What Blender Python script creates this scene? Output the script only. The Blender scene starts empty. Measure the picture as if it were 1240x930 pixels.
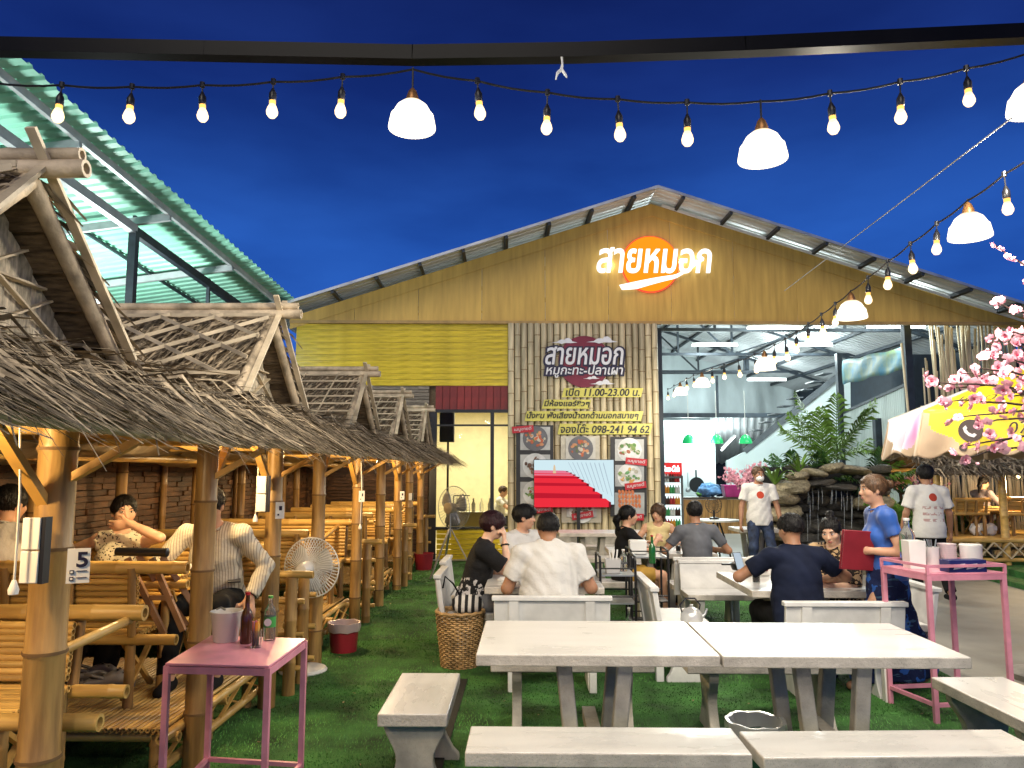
import bpy, math, random
import numpy as np
from mathutils import Vector, Matrix, Euler

random.seed(11)
RNG = np.random.default_rng(11)
S = bpy.context.scene
COL = S.collection
R = math.radians
PI = math.pi

# ------------------------------------------------------------------ camera
CAMZ = 1.62
YAW, PITCH, FPX = R(1.23), R(6.5), 931.0
cam = bpy.data.cameras.new("camera")
camo = bpy.data.objects.new("camera", cam)
COL.objects.link(camo)
camo.location = (0, 0, CAMZ)
camo.rotation_euler = (PI / 2 + PITCH, 0, YAW)
cam.sensor_width = 36.0
cam.lens = 36.0 * FPX / 1240.0
cam.clip_start = 0.05
cam.clip_end = 3000.0
S.camera = camo
CROT = Euler((PI / 2 + PITCH, 0, YAW)).to_matrix()
CPOS = Vector((0, 0, CAMZ))

# ------------------------------------------------------------------ sky and light
SUN_EL, SUN_AZ = 14.0, 200.0
W = bpy.data.worlds.new("World")
S.world = W
W.use_nodes = True
wt = W.node_tree
wt.nodes.clear()
w_out = wt.nodes.new("ShaderNodeOutputWorld")
w_bg = wt.nodes.new("ShaderNodeBackground")
w_sky = wt.nodes.new("ShaderNodeTexSky")
w_sky.sky_type = 'NISHITA'
w_sky.sun_disc = False
w_sky.sun_elevation = R(-3.0)
w_sky.sun_rotation = R(SUN_AZ)
w_sky.ozone_density = 5.0
w_sky.air_density = 1.3
w_tc = wt.nodes.new("ShaderNodeTexCoord")
w_sep = wt.nodes.new("ShaderNodeSeparateXYZ")
w_abs = wt.nodes.new("ShaderNodeMath"); w_abs.operation = 'ABSOLUTE'
w_rmp = wt.nodes.new("ShaderNodeValToRGB")
w_noi = wt.nodes.new("ShaderNodeTexNoise")
w_noi.inputs["Scale"].default_value = 2.6
w_noi.inputs["Detail"].default_value = 5.0
w_map = wt.nodes.new("ShaderNodeMapping")
w_map.inputs["Scale"].default_value = (1, 1, 3.2)
w_mul = wt.nodes.new("ShaderNodeMix"); w_mul.data_type = 'RGBA'; w_mul.blend_type = 'MULTIPLY'
w_mul.inputs["Factor"].default_value = 1.0
w_cl = wt.nodes.new("ShaderNodeValToRGB")
w_add = wt.nodes.new("ShaderNodeMix"); w_add.data_type = 'RGBA'; w_add.blend_type = 'ADD'
w_add.inputs["Factor"].default_value = 0.02
wt.links.new(w_tc.outputs["Generated"], w_sep.inputs[0])
wt.links.new(w_sep.outputs["Z"], w_abs.inputs[0])
wt.links.new(w_abs.outputs[0], w_rmp.inputs[0])
wt.links.new(w_tc.outputs["Generated"], w_map.inputs["Vector"])
wt.links.new(w_map.outputs[0], w_noi.inputs["Vector"])
wt.links.new(w_noi.outputs["Fac"], w_cl.inputs[0])
wt.links.new(w_rmp.outputs["Color"], w_mul.inputs["A"])
wt.links.new(w_cl.outputs["Color"], w_mul.inputs["B"])
wt.links.new(w_mul.outputs["Result"], w_add.inputs["A"])
wt.links.new(w_sky.outputs["Color"], w_add.inputs["B"])
wt.links.new(w_add.outputs["Result"], w_bg.inputs["Color"])
wt.links.new(w_bg.outputs[0], w_out.inputs[0])
# dusk blue: lighter towards the horizon, navy overhead
e = w_rmp.color_ramp.elements
e[0].position = 0.0; e[0].color = (0.022, 0.105, 0.42, 1)
e[1].position = 0.62; e[1].color = (0.0030, 0.0065, 0.050, 1)
k = w_rmp.color_ramp.elements.new(0.28); k.color = (0.0120, 0.062, 0.285, 1)
k = w_rmp.color_ramp.elements.new(0.45); k.color = (0.0055, 0.020, 0.125, 1)
e = w_cl.color_ramp.elements
e[0].position = 0.35; e[0].color = (0.62, 0.66, 0.74, 1)
e[1].position = 0.62; e[1].color = (1.06, 1.05, 1.03, 1)
w_bg.inputs["Strength"].default_value = 0.86

sun = bpy.data.lights.new("sun", 'SUN')
sun.energy = 0.7
sun.angle = R(35)
sun.color = (1.0, 0.90, 0.74)
suno = bpy.data.objects.new("sun", sun)
COL.objects.link(suno)
suno.rotation_euler = Euler((PI / 2 - R(38), 0, R(-12)))     # soft fill added as twilight glow, from behind the camera

S.view_settings.view_transform = 'Standard'
S.view_settings.look = 'None'
S.view_settings.exposure = 1.0
S.view_settings.gamma = 1.0
S.view_settings.use_curve_mapping = False
S.render.engine = 'CYCLES'
S.cycles.use_denoising = True
S.cycles.max_bounces = 6
S.cycles.diffuse_bounces = 3
S.cycles.glossy_bounces = 3
S.cycles.transmission_bounces = 5
S.cycles.transparent_max_bounces = 8
S.cycles.caustics_reflective = False
S.cycles.caustics_refractive = False
S.cycles.sample_clamp_indirect = 4.0


def lamp(name, kind, loc, energy, color=(1, 1, 1), size=0.05, rot=(0, 0, 0), size_y=None, spot=None):
    l = bpy.data.lights.new(name, kind)
    l.energy = energy
    l.color = color
    if kind == 'AREA':
        l.shape = 'RECTANGLE' if size_y else 'SQUARE'
        l.size = size
        if size_y:
            l.size_y = size_y
    elif kind in ('POINT', 'SPOT'):
        l.shadow_soft_size = size
        if kind == 'SPOT':
            l.spot_size = spot or R(120)
            l.spot_blend = 0.6
    o = bpy.data.objects.new(name, l)
    COL.objects.link(o)
    o.location = loc
    o.rotation_euler = rot
    return o


# ------------------------------------------------------------------ picture -> place
def ray(px, py):
    return (CROT @ Vector(((px - 620) / FPX, (465 - py) / FPX, -1))).normalized()


def at(px, py, Y):
    d = ray(px, py)
    return CPOS + d * (Y / d.y)


def gz(px, py, z=0.0):
    d = ray(px, py)
    return CPOS + d * ((z - CAMZ) / d.z)


# ------------------------------------------------------------------ things, parts
def thing(name, label, cat, loc=(0, 0, 0), rotz=0.0, group=None, kind=None):
    o = bpy.data.objects.new(name, None)
    COL.objects.link(o)
    o.location = loc
    o.rotation_euler = (0, 0, rotz)
    o.empty_display_size = 0.1
    tag(o, label, cat, group, kind)
    return o


def tag(o, label=None, cat=None, group=None, kind=None):
    for k, v in (("label", label), ("category", cat), ("group", group), ("kind", kind)):
        if v:
            o[k] = v
    return o


def inst(me, name, parent=None, loc=(0, 0, 0), rot=(0, 0, 0), sc=(1, 1, 1)):
    o = bpy.data.objects.new(name, me)
    COL.objects.link(o)
    o.parent = parent
    o.location = loc
    o.rotation_euler = rot
    o.scale = sc
    return o


def kids(o):
    return [c for c in KIDS.get(o.name, [])]


def copy_tree(o, label=None, loc=None, rotz=None):
    m = {}
    allc = [x for x in COL.objects]
    ch = {}
    for x in allc:
        if x.parent:
            ch.setdefault(x.parent.name, []).append(x)

    def rec(s, par):
        c = s.copy()
        COL.objects.link(c)
        c.parent = par
        for t in ch.get(s.name, []):
            rec(t, c)
        return c
    c = rec(o, None)
    if label:
        c["label"] = label
    if loc is not None:
        c.location = loc
    if rotz is not None:
        c.rotation_euler = (0, 0, rotz)
    return c


# ------------------------------------------------------------------ mesh builder
def frame_of(d):
    d = Vector(d).normalized()
    up = Vector((0, 0, 1)) if abs(d.z) < 0.95 else Vector((0, 1, 0))
    a = d.cross(up).normalized()
    return a, a.cross(d).normalized(), d


class MB:
    def __init__(s):
        s.v, s.f, s.m = [], [], []

    def add(s, vs, fs, m=0):
        b = len(s.v)
        s.v.extend([tuple(x) for x in vs])
        for f in fs:
            s.f.append([i + b for i in f])
            s.m.append(m)
        return s

    def box(s, c, size, rot=None, m=0, taper=1.0):
        x, y, z = size[0] / 2, size[1] / 2, size[2] / 2
        vs = []
        for sz in (-1, 1):
            t = taper if sz < 0 else 1.0
            for sx, sy in ((-1, -1), (1, -1), (1, 1), (-1, 1)):
                vs.append(Vector((sx * x * t, sy * y * t, sz * z)))
        if rot is not None:
            M = rot if isinstance(rot, Matrix) else Euler(rot).to_matrix()
            vs = [M @ q for q in vs]
        c = Vector(c)
        vs = [q + c for q in vs]
        s.add(vs, [(3, 2, 1, 0), (4, 5, 6, 7), (0, 1, 5, 4), (1, 2, 6, 5), (2, 3, 7, 6), (3, 0, 4, 7)], m)
        return s

    def beam(s, p0, p1, w, h=None, m=0, roll=0.0):
        h = h or w
        p0, p1 = Vector(p0), Vector(p1)
        a, b, d = frame_of(p1 - p0)
        if roll:
            M = Matrix.Rotation(roll, 3, d)
            a, b = M @ a, M @ b
        vs = []
        for p in (p0, p1):
            for i, j in ((-1, -1), (1, -1), (1, 1), (-1, 1)):
                vs.append(p + a * (i * w / 2) + b * (j * h / 2))
        s.add(vs, [(0, 1, 2, 3), (7, 6, 5, 4), (4, 5, 1, 0), (5, 6, 2, 1), (6, 7, 3, 2), (7, 4, 0, 3)], m)
        return s

    def path(s, pts, rad, n=8, m=0, caps=True, closed=False):
        pts = [Vector(p) for p in pts]
        N = len(pts)
        rad = [rad] * N if not hasattr(rad, '__len__') else rad
        vs, fs = [], []
        a = None
        for i in range(N):
            if closed:
                d = pts[(i + 1) % N] - pts[i - 1]
            else:
                d = pts[min(i + 1, N - 1)] - pts[max(i - 1, 0)]
            if d.length < 1e-9:
                d = Vector((0, 0, 1))
            d.normalize()
            if a is None:
                a, b, _ = frame_of(d)
            else:
                a = (a - d * a.dot(d))
                if a.length < 1e-6:
                    a, b, _ = frame_of(d)
                a.normalize()
                b = a.cross(d)
            for k in range(n):
                t = 2 * PI * k / n
                vs.append(pts[i] + (a * math.cos(t) + b * math.sin(t)) * rad[i])
        M = N if closed else N - 1
        for i in range(M):
            i2 = (i + 1) % N
            for k in range(n):
                k2 = (k + 1) % n
                fs.append((i * n + k2, i * n + k, i2 * n + k, i2 * n + k2))
        if caps and not closed:
            fs.append(tuple(range(n)))
            fs.append(tuple((N - 1) * n + k for k in reversed(range(n))))
        s.add(vs, fs, m)
        return s

    def tube(s, p0, p1, r0, r1=None, n=8, m=0, caps=True):
        return s.path([p0, p1], [r0, r0 if r1 is None else r1], n, m, caps)

    def bamboo(s, p0, p1, r, n=10, node=0.32, m=0, mend=1, taper=0.94, seed=None, bend=0.0, ring=None):
        p0, p1 = Vector(p0), Vector(p1)
        L = (p1 - p0).length
        rr = random.Random(seed if seed is not None else int(L * 1e4) + int((p0.x + p0.y * 3) * 977))
        a, b, d = frame_of(p1 - p0)
        k = max(1, int(L / node))
        pts, rad = [p0], [r]
        off = rr.uniform(0.1, 0.9)
        for i in range(k + 1):
            t = (i + off) * node / L
            if t < 0.03 or t > 0.97:
                continue
            rb = r * (1 + (taper - 1) * t)
            for dt, f in ((-0.03, 0.985), (-0.006, 1.07), (0.006, 1.07), (0.03, 0.99)):
                tt = t + dt * node / L * 1.6
                if 0.001 < tt < 0.999:
                    w = math.sin(tt * PI) * bend
                    pts.append(p0 + d * (L * tt) + a * w)
                    rad.append(rb * f)
            if ring is not None:
                c_ = p0 + d * (L * t)
                s.path([c_ - d * .006, c_ + d * .006], rb * 1.085, n, ring, caps=True)
        pts.append(p1)
        rad.append(r * taper)
        s.path(pts, rad, n, m, caps=False)
        for p, q, sg in ((p0, r, -1), (p1, r * taper, 1)):
            vs, fs = [], []
            for ring, (rf, dz) in enumerate(((1.0, 0), (0.62, 0), (0.56, -0.7))):
                for kk in range(n):
                    t = 2 * PI * kk / n
                    vs.append(p + (a * math.cos(t) + b * math.sin(t)) * q * rf + d * sg * dz * q)
            for ring in range(2):
                for kk in range(n):
                    k2 = (kk + 1) % n
                    q4 = (ring * n + kk, ring * n + k2, (ring + 1) * n + k2, (ring + 1) * n + kk)
                    fs.append(q4 if sg < 0 else tuple(reversed(q4)))
            cap = tuple(2 * n + kk for kk in range(n))
            s.add(vs, fs, m)
            s.add([vs[i] for i in cap], [tuple(range(n)) if sg < 0 else tuple(reversed(range(n)))], mend)
        return s

    def lathe(s, prof, n=16, c=(0, 0, 0), m=0, rot=None, sx=1.0, sy=1.0):
        vs, fs = [], []
        c = Vector(c)
        M = None if rot is None else (rot if isinstance(rot, Matrix) else Euler(rot).to_matrix())
        for r, z in prof:
            for k in range(n):
                t = 2 * PI * k / n
                q = Vector((r * math.cos(t) * sx, r * math.sin(t) * sy, z))
                if M is not None:
                    q = M @ q
                vs.append(q + c)
        for i in range(len(prof) - 1):
            for k in range(n):
                k2 = (k + 1) % n
                fs.append((i * n + k, i * n + k2, (i + 1) * n + k2, (i + 1) * n + k))
        if prof[0][0] > 1e-5:
            fs.append(tuple(reversed(range(n))))
        if prof[-1][0] > 1e-5:
            fs.append(tuple((len(prof) - 1) * n + k for k in range(n)))
        s.add(vs, fs, m)
        return s

    def ball(s, c, r, n=10, k=7, m=0, rot=None):
        rx, ry, rz = r if hasattr(r, '__len__') else (r, r, r)
        prof = [(max(math.sin(PI * i / k), 1e-6), -math.cos(PI * i / k)) for i in range(k + 1)]
        vs, fs = [], []
        M = None if rot is None else (rot if isinstance(rot, Matrix) else Euler(rot).to_matrix())
        c = Vector(c)
        for a, z in prof:
            for j in range(n):
                t = 2 * PI * j / n
                q = Vector((a * math.cos(t) * rx, a * math.sin(t) * ry, z * rz))
                if M is not None:
                    q = M @ q
                vs.append(q + c)
        for i in range(k):
            for j in range(n):
                j2 = (j + 1) % n
                fs.append((i * n + j, i * n + j2, (i + 1) * n + j2, (i + 1) * n + j))
        s.add(vs, fs, m)
        return s

    def prism(s, poly, t0, t1, axis='y', m=0):
        """extrude a 2-D polygon: axis y -> poly is (x,z); x -> (y,z); z -> (x,y)"""
        def P(a, b, t):
            return {'y': (a, t, b), 'x': (t, a, b), 'z': (a, b, t)}[axis]
        n = len(poly)
        vs = [P(a, b, t0) for a, b in poly] + [P(a, b, t1) for a, b in poly]
        fs = [tuple(range(n)), tuple(reversed(range(n, 2 * n)))]
        for i in range(n):
            j = (i + 1) % n
            fs.append((j, i, i + n, j + n))
        ar = sum(poly[i][0] * poly[(i + 1) % n][1] - poly[(i + 1) % n][0] * poly[i][1] for i in range(n))
        flip = (ar < 0) != (axis == 'y') and True
        if axis == 'y':
            flip = ar < 0
        else:
            flip = ar > 0
        if flip:
            fs = [tuple(reversed(f)) for f in fs]
        s.add(vs, fs, m)
        return s

    def quad(s, a, b, c, d, m=0):
        return s.add([a, b, c, d], [(0, 1, 2, 3)], m)

    def mesh(s, name, mats, smooth=35):
        me = bpy.data.meshes.new(name)
        me.from_pydata(s.v, [], s.f)
        if not isinstance(mats, (list, tuple)):
            mats = [mats]
        for m in mats:
            me.materials.append(m)
        if len(mats) > 1:
            me.polygons.foreach_set("material_index", [min(i, len(mats) - 1) for i in s.m])
        if smooth:
            me.polygons.foreach_set("use_smooth", [True] * len(me.polygons))
            if smooth < 179:
                me.set_sharp_from_angle(angle=R(smooth))
        me.update()
        return me

    def build(s, name, mats, parent=None, smooth=35, bevel=0.0, loc=(0, 0, 0), rot=(0, 0, 0), label=None):
        o = inst(s.mesh(name, mats, smooth), name, parent, loc, rot)
        if bevel:
            b = o.modifiers.new("bevel", 'BEVEL')
            b.width = bevel
            b.segments = 2
            b.limit_method = 'ANGLE'
        if label:
            o["label"] = label
        return o


def np_mesh(name, V, F, mats, smooth=True):
    """fast mesh from numpy arrays of equal-sided faces"""
    me = bpy.data.meshes.new(name)
    V = np.asarray(V, np.float32)
    F = np.asarray(F, np.int32)
    n, k = F.shape
    me.vertices.add(len(V))
    me.vertices.foreach_set("co", V.ravel())
    me.loops.add(n * k)
    me.loops.foreach_set("vertex_index", F.ravel())
    me.polygons.add(n)
    me.polygons.foreach_set("loop_start", np.arange(0, n * k, k, dtype=np.int32))
    for m in (mats if isinstance(mats, (list, tuple)) else [mats]):
        me.materials.append(m)
    me.polygons.foreach_set("use_smooth", np.full(n, bool(smooth)))
    me.update(calc_edges=True)
    me.validate()
    return me


# ------------------------------------------------------------------ materials
def mat(name, col, rough=0.6, metal=0.0, var=0.12, scale=6.0, stretch=(1, 1, 1), bump=0.0, bscale=40.0,
        col2=None, island=0.0, objrand=0.0, spec=0.5, emit=0.0, ecol=None, trans=0.0, alpha=1.0, coat=0.0,
        ior=1.45, speck=0.0, sss=0.0, sheen=0.0, detail=5.0):
    m = bpy.data.materials.new(name)
    m.use_nodes = True
    nt = m.node_tree
    N, L = nt.nodes, nt.links
    b = N["Principled BSDF"]
    tc = N.new("ShaderNodeTexCoord")
    mp = N.new("ShaderNodeMapping")
    mp.inputs["Scale"].default_value = stretch
    L.new(tc.outputs["Object"], mp.inputs["Vector"])
    no = N.new("ShaderNodeTexNoise")
    no.inputs["Scale"].default_value = scale
    no.inputs["Detail"].default_value = detail
    L.new(mp.outputs[0], no.inputs["Vector"])
    rp = N.new("ShaderNodeValToRGB")
    c2 = col2 or tuple(c * (1 - 2.2 * var) if c * (1 - 2.2 * var) > 0 else 0 for c in col)
    c1 = tuple(min(1, c * (1 + var)) for c in col)
    rp.color_ramp.elements[0].position = 0.3
    rp.color_ramp.elements[1].position = 0.68
    rp.color_ramp.elements[0].color = (*c2, 1)
    rp.color_ramp.elements[1].color = (*c1, 1)
    L.new(no.outputs["Fac"], rp.inputs[0])
    out = rp.outputs[0]
    for amt, src in ((island, "i"), (objrand, "o")):
        if amt:
            if src == "i":
                g = N.new("ShaderNodeNewGeometry"); rnd = g.outputs["Random Per Island"]
            else:
                g = N.new("ShaderNodeObjectInfo"); rnd = g.outputs["Random"]
            mr = N.new("ShaderNodeMapRange")
            mr.inputs["To Min"].default_value = 1 - amt
            mr.inputs["To Max"].default_value = 1 + amt
            L.new(rnd, mr.inputs["Value"])
            hs = N.new("ShaderNodeHueSaturation")
            L.new(mr.outputs[0], hs.inputs["Value"])
            L.new(out, hs.inputs["Color"])
            out = hs.outputs[0]
    if speck:
        vo = N.new("ShaderNodeTexVoronoi")
        vo.inputs["Scale"].default_value = 130
        L.new(tc.outputs["Object"], vo.inputs["Vector"])
        r2 = N.new("ShaderNodeValToRGB")
        r2.color_ramp.elements[0].position = 0.10
        r2.color_ramp.elements[0].color = (speck, speck * 0.93, speck * 0.85, 1)
        r2.color_ramp.elements[1].position = 0.24
        r2.color_ramp.elements[1].color = (1, 1, 1, 1)
        L.new(vo.outputs["Distance"], r2.inputs[0])
        mx = N.new("ShaderNodeMix"); mx.data_type = 'RGBA'; mx.blend_type = 'MULTIPLY'
        mx.inputs["Factor"].default_value = 1.0
        L.new(out, mx.inputs["A"]); L.new(r2.outputs[0], mx.inputs["B"])
        out = mx.outputs["Result"]
    L.new(out, b.inputs["Base Color"])
    m["out"] = 0
    b.inputs["Roughness"].default_value = rough
    b.inputs["Metallic"].default_value = metal
    b.inputs["Specular IOR Level"].default_value = spec
    b.inputs["IOR"].default_value = ior
    if trans:
        b.inputs["Transmission Weight"].default_value = trans
    if alpha < 1:
        b.inputs["Alpha"].default_value = alpha
    if coat:
        b.inputs["Coat Weight"].default_value = coat
        b.inputs["Coat Roughness"].default_value = 0.25
    if sss:
        b.inputs["Subsurface Weight"].default_value = sss
        b.inputs["Subsurface Scale"].default_value = 0.02
    if sheen:
        b.inputs["Sheen Weight"].default_value = sheen
    if emit:
        b.inputs["Emission Color"].default_value = (*(ecol or col), 1)
        b.inputs["Emission Strength"].default_value = emit
        m.cycles.emission_sampling = 'NONE' if emit < 900 else 'AUTO'
    if bump:
        n2 = N.new("ShaderNodeTexNoise")
        n2.inputs["Scale"].default_value = bscale
        n2.inputs["Detail"].default_value = 4
        L.new(mp.outputs[0], n2.inputs["Vector"])
        bp = N.new("ShaderNodeBump")
        bp.inputs["Strength"].default_value = bump
        bp.inputs["Distance"].default_value = 0.02
        L.new(n2.outputs["Fac"], bp.inputs["Height"])
        L.new(bp.outputs[0], b.inputs["Normal"])
        # uneven gloss
        mr = N.new("ShaderNodeMapRange")
        mr.inputs["To Min"].default_value = max(0.05, rough - 0.12)
        mr.inputs["To Max"].default_value = min(1, rough + 0.12)
        L.new(no.outputs["Fac"], mr.inputs["Value"])
        L.new(mr.outputs[0], b.inputs["Roughness"])
    return m


def glow(name, col, strength):
    m = bpy.data.materials.new(name)
    m.use_nodes = True
    nt = m.node_tree
    nt.nodes.clear()
    o = nt.nodes.new("ShaderNodeOutputMaterial")
    e = nt.nodes.new("ShaderNodeEmission")
    e.inputs[0].default_value = (*col, 1)
    e.inputs[1].default_value = strength
    nt.links.new(e.outputs[0], o.inputs[0])
    m.cycles.emission_sampling = 'NONE'
    return m


M = {}
M['bam'] = mat("bamboo_post", (0.34, 0.205, 0.068), 0.38, var=0.25, scale=3.5, stretch=(6, 6, .8), bump=.15, bscale=9, objrand=.18, col2=(.17, .095, .034))
M['bamx'] = mat("bamboo_rail", (0.54, 0.35, 0.105), 0.36, var=0.2, scale=3.5, stretch=(.8, 6, 6), bump=.15, bscale=9, objrand=.16, col2=(.38, .225, .065))
M['bamy'] = mat("bamboo_rail_y", (0.52, 0.34, 0.105), 0.36, var=0.2, scale=3.5, stretch=(6, .8, 6), bump=.15, bscale=9, objrand=.16, col2=(.30, .16, .05))
M['bamend'] = mat("bamboo_hollow", (0.16, 0.09, 0.035), 0.8)
M['bamring'] = mat("bamboo_node", (0.20, 0.125, 0.05), 0.6, var=.2)
M['bampale'] = mat("weathered_bamboo", (0.60, 0.49, 0.32), 0.6, var=0.2, scale=4, stretch=(2, 2, 2), bump=.2, objrand=.15)
M['slat'] = mat("bamboo_slat", (0.56, 0.36, 0.105), 0.40, var=0.18, scale=5, stretch=(.7, 8, 8), bump=.15, bscale=12, objrand=.22, col2=(.38, .215, .06))
M['thatch'] = mat("dry_thatch", (0.27, 0.212, 0.138), 0.75, var=0.3, scale=9, stretch=(3, 3, 3), island=.72)
M['thatchb'] = mat("thatch_backing", (0.15, 0.105, 0.06), 0.85, var=0.3, scale=14, stretch=(1, 5, 5), bump=.5, bscale=30)
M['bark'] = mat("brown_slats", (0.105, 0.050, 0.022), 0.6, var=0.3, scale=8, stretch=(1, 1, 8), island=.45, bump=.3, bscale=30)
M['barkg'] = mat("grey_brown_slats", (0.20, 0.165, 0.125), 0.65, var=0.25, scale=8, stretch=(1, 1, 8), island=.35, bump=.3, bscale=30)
M['granite'] = mat("white_terrazzo", (0.62, 0.605, 0.575), 0.30, var=0.05, scale=3, stretch=(.7, 2.4, 1), bump=.06, bscale=60, speck=.80, coat=.25)
M['granedge'] = mat("terrazzo_edge", (0.53, 0.485, 0.42), 0.7, var=0.12, scale=9, bump=.25, bscale=70, speck=.45)
M['concrete'] = mat("weathered_concrete", (0.43, 0.40, 0.34), 0.75, var=0.22, scale=5, bump=.25, bscale=30, speck=.8)
M['whitep'] = mat("white_painted_concrete", (0.66, 0.65, 0.625), 0.5, var=0.08, scale=6, bump=.1, bscale=25)
M['pink'] = mat("pink_painted_steel", (0.60, 0.235, 0.31), 0.42, var=0.1, scale=10, bump=.04)
M['pinktop'] = mat("pink_table_top", (0.66, 0.26, 0.34), 0.34, var=0.1, scale=7, bump=.04, coat=.2)
M['blackm'] = mat("black_metal", (0.018, 0.018, 0.02), 0.4, metal=0.2, var=0.1)
M['steel'] = mat("dark_painted_steel", (0.030, 0.040, 0.052), 0.5, metal=0.3, var=0.2)
M['galv'] = mat("galvanised_steel", (0.42, 0.44, 0.45), 0.38, metal=0.7, var=0.12, scale=3, bump=.05)
M['plasticw'] = mat("white_plastic", (0.75, 0.74, 0.70), 0.35, var=0.04)
M['plasticb'] = mat("black_plastic", (0.012, 0.012, 0.014), 0.35, var=0.1)
M['cord'] = mat("black_cable", (0.010, 0.010, 0.011), 0.5)
M['cordw'] = mat("white_cable", (0.7, 0.68, 0.62), 0.5)
M['skin'] = mat("skin", (0.56, 0.31, 0.195), 0.5, var=0.06, scale=14, sss=.12)
M['skind'] = mat("tan_skin", (0.36, 0.18, 0.10), 0.5, var=0.06, scale=14, sss=.1)
M['skinp'] = mat("pale_skin", (0.66, 0.41, 0.28), 0.5, var=0.05, scale=14, sss=.12)
M['hair'] = mat("black_hair", (0.006, 0.005, 0.005), 0.5, var=0.3, scale=30, stretch=(3, 3, .6), bump=.5, bscale=30, spec=.3)
M['hairr'] = mat("dark_red_hair", (0.028, 0.007, 0.010), 0.5, var=0.3, scale=30, stretch=(3, 3, .6), bump=.5, bscale=30, spec=.3)
M['hairb'] = mat("brown_hair", (0.07, 0.038, 0.02), 0.4, var=0.35, scale=30, stretch=(3, 3, .6), bump=.5, bscale=30, spec=.3)
M['hairl'] = mat("light_brown_hair", (0.11, 0.058, 0.028), 0.4, var=0.35, scale=30, stretch=(3, 3, .6), bump=.5, bscale=30)
M['eye'] = mat("dark_eye", (0.015, 0.010, 0.008), 0.25)
M['eyew'] = mat("eye_white", (0.7, 0.68, 0.64), 0.3)
M['lip'] = mat("lips", (0.42, 0.13, 0.10), 0.45)
M['turf'] = mat("turf_base", (0.045, 0.15, 0.028), 0.9, var=0.35, scale=3, bump=.7, bscale=120)
M['blade'] = mat("turf_blade", (0.085, 0.26, 0.048), 0.6, var=0.35, scale=1.3, island=.45)
M['turfl'] = mat("turf_kerb", (0.05, 0.20, 0.045), 0.75, var=0.3, scale=8, bump=.8, bscale=150)
M['path'] = mat("concrete_path", (0.36, 0.34, 0.29), 0.6, var=0.14, scale=1.6, bump=.15, bscale=30)
M['mint'] = mat("mint_corrugated_sheet", (0.30, 0.66, 0.51), 0.42, var=0.08, scale=1.5, stretch=(1, 3, 1))
M['yellow'] = mat("yellow_painted_board", (0.60, 0.44, 0.016), 0.28, var=0.14, scale=3, stretch=(1, 4, 8), bump=.15, bscale=8, objrand=.08)
M['ply'] = mat("varnished_plywood", (0.54, 0.345, 0.075), 0.5, var=0.14, scale=2.2, stretch=(5, 1, .45), bump=.1, bscale=8, objrand=.05, col2=(.45, .28, .056))
M['redb'] = mat("red_painted_board", (0.20, 0.018, 0.014), 0.45, var=0.15, objrand=.15)
M['cream'] = mat("cream_wall", (0.74, 0.67, 0.44), 0.6, var=0.04)
M['palewall'] = mat("pale_blue_wall", (0.66, 0.76, 0.77), 0.7, var=0.05, scale=1)
M['rust'] = mat("wood_board", (0.40, 0.22, 0.07), 0.5, var=0.25, scale=4, stretch=(8, 8, .6), objrand=.2)
M['bulb'] = glow("lit_bulb", (1.0, 0.86, 0.60), 9)
M['bulbamber'] = glow("bulb_neck_glow", (1.0, 0.50, 0.12), 1.0)


def shell(name, col, strength, fac):
    """thin glowing glass: part see-through, part lit"""
    m = glow(name, col, strength)
    nt = m.node_tree
    o = next(n for n in nt.nodes if n.type == 'OUTPUT_MATERIAL')
    e_ = next(n for n in nt.nodes if n.type == 'EMISSION')
    t_ = nt.nodes.new("ShaderNodeBsdfTransparent")
    x_ = nt.nodes.new("ShaderNodeMixShader")
    x_.inputs[0].default_value = fac
    nt.links.new(t_.outputs[0], x_.inputs[1]); nt.links.new(e_.outputs[0], x_.inputs[2])
    nt.links.new(x_.outputs[0], o.inputs[0])
    return m


M['bulbglass'] = shell("lit_bulb_glass", (1.0, 0.70, 0.36), 1.7, .60)
M['shade'] = glow("lit_shade", (1.0, 0.93, 0.78), 1.5)
# the shade is brightest round the bulb and ambers off towards its cap
nt = M['shade'].node_tree
tc_ = nt.nodes.new("ShaderNodeTexCoord"); sp_ = nt.nodes.new("ShaderNodeSeparateXYZ"); rp_ = nt.nodes.new("ShaderNodeValToRGB")
nt.links.new(tc_.outputs["Object"], sp_.inputs[0])
mr_ = nt.nodes.new("ShaderNodeMapRange"); mr_.inputs["From Min"].default_value = -.012; mr_.inputs["From Max"].default_value = .135
nt.links.new(sp_.outputs["Z"], mr_.inputs["Value"]); nt.links.new(mr_.outputs[0], rp_.inputs[0])
rp_.color_ramp.elements[0].color = (.95, .84, .62, 1); rp_.color_ramp.elements[1].color = (.22, .115, .03, 1)
k_ = rp_.color_ramp.elements.new(.72); k_.color = (1, .92, .74, 1)
nt.links.new(rp_.outputs[0], next(n for n in nt.nodes if n.type == 'EMISSION').inputs[0])
M['tube'] = glow("lit_fluorescent_tube", (0.92, 1.0, 1.0), 5)
M['navy'] = mat("navy_cloth", (0.008, 0.012, 0.030), 0.85, var=0.2, spec=.2)
M['white'] = mat("white_cotton", (0.60, 0.585, 0.55), 0.85, var=0.05, scale=5, bump=.25, bscale=55, spec=.2)
M['black'] = mat("black_cotton", (0.008, 0.008, 0.009), 0.85, var=0.2, spec=.2)
M['grey'] = mat("grey_cotton", (0.10, 0.105, 0.12), 0.8, var=0.15)
M['jean'] = mat("blue_denim", (0.025, 0.04, 0.085), 0.8, var=0.4, scale=12, bump=.2)


# ------------------------------------------------------------------ lettering
from mathutils.geometry import tessellate_polygon, interpolate_bezier


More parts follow.
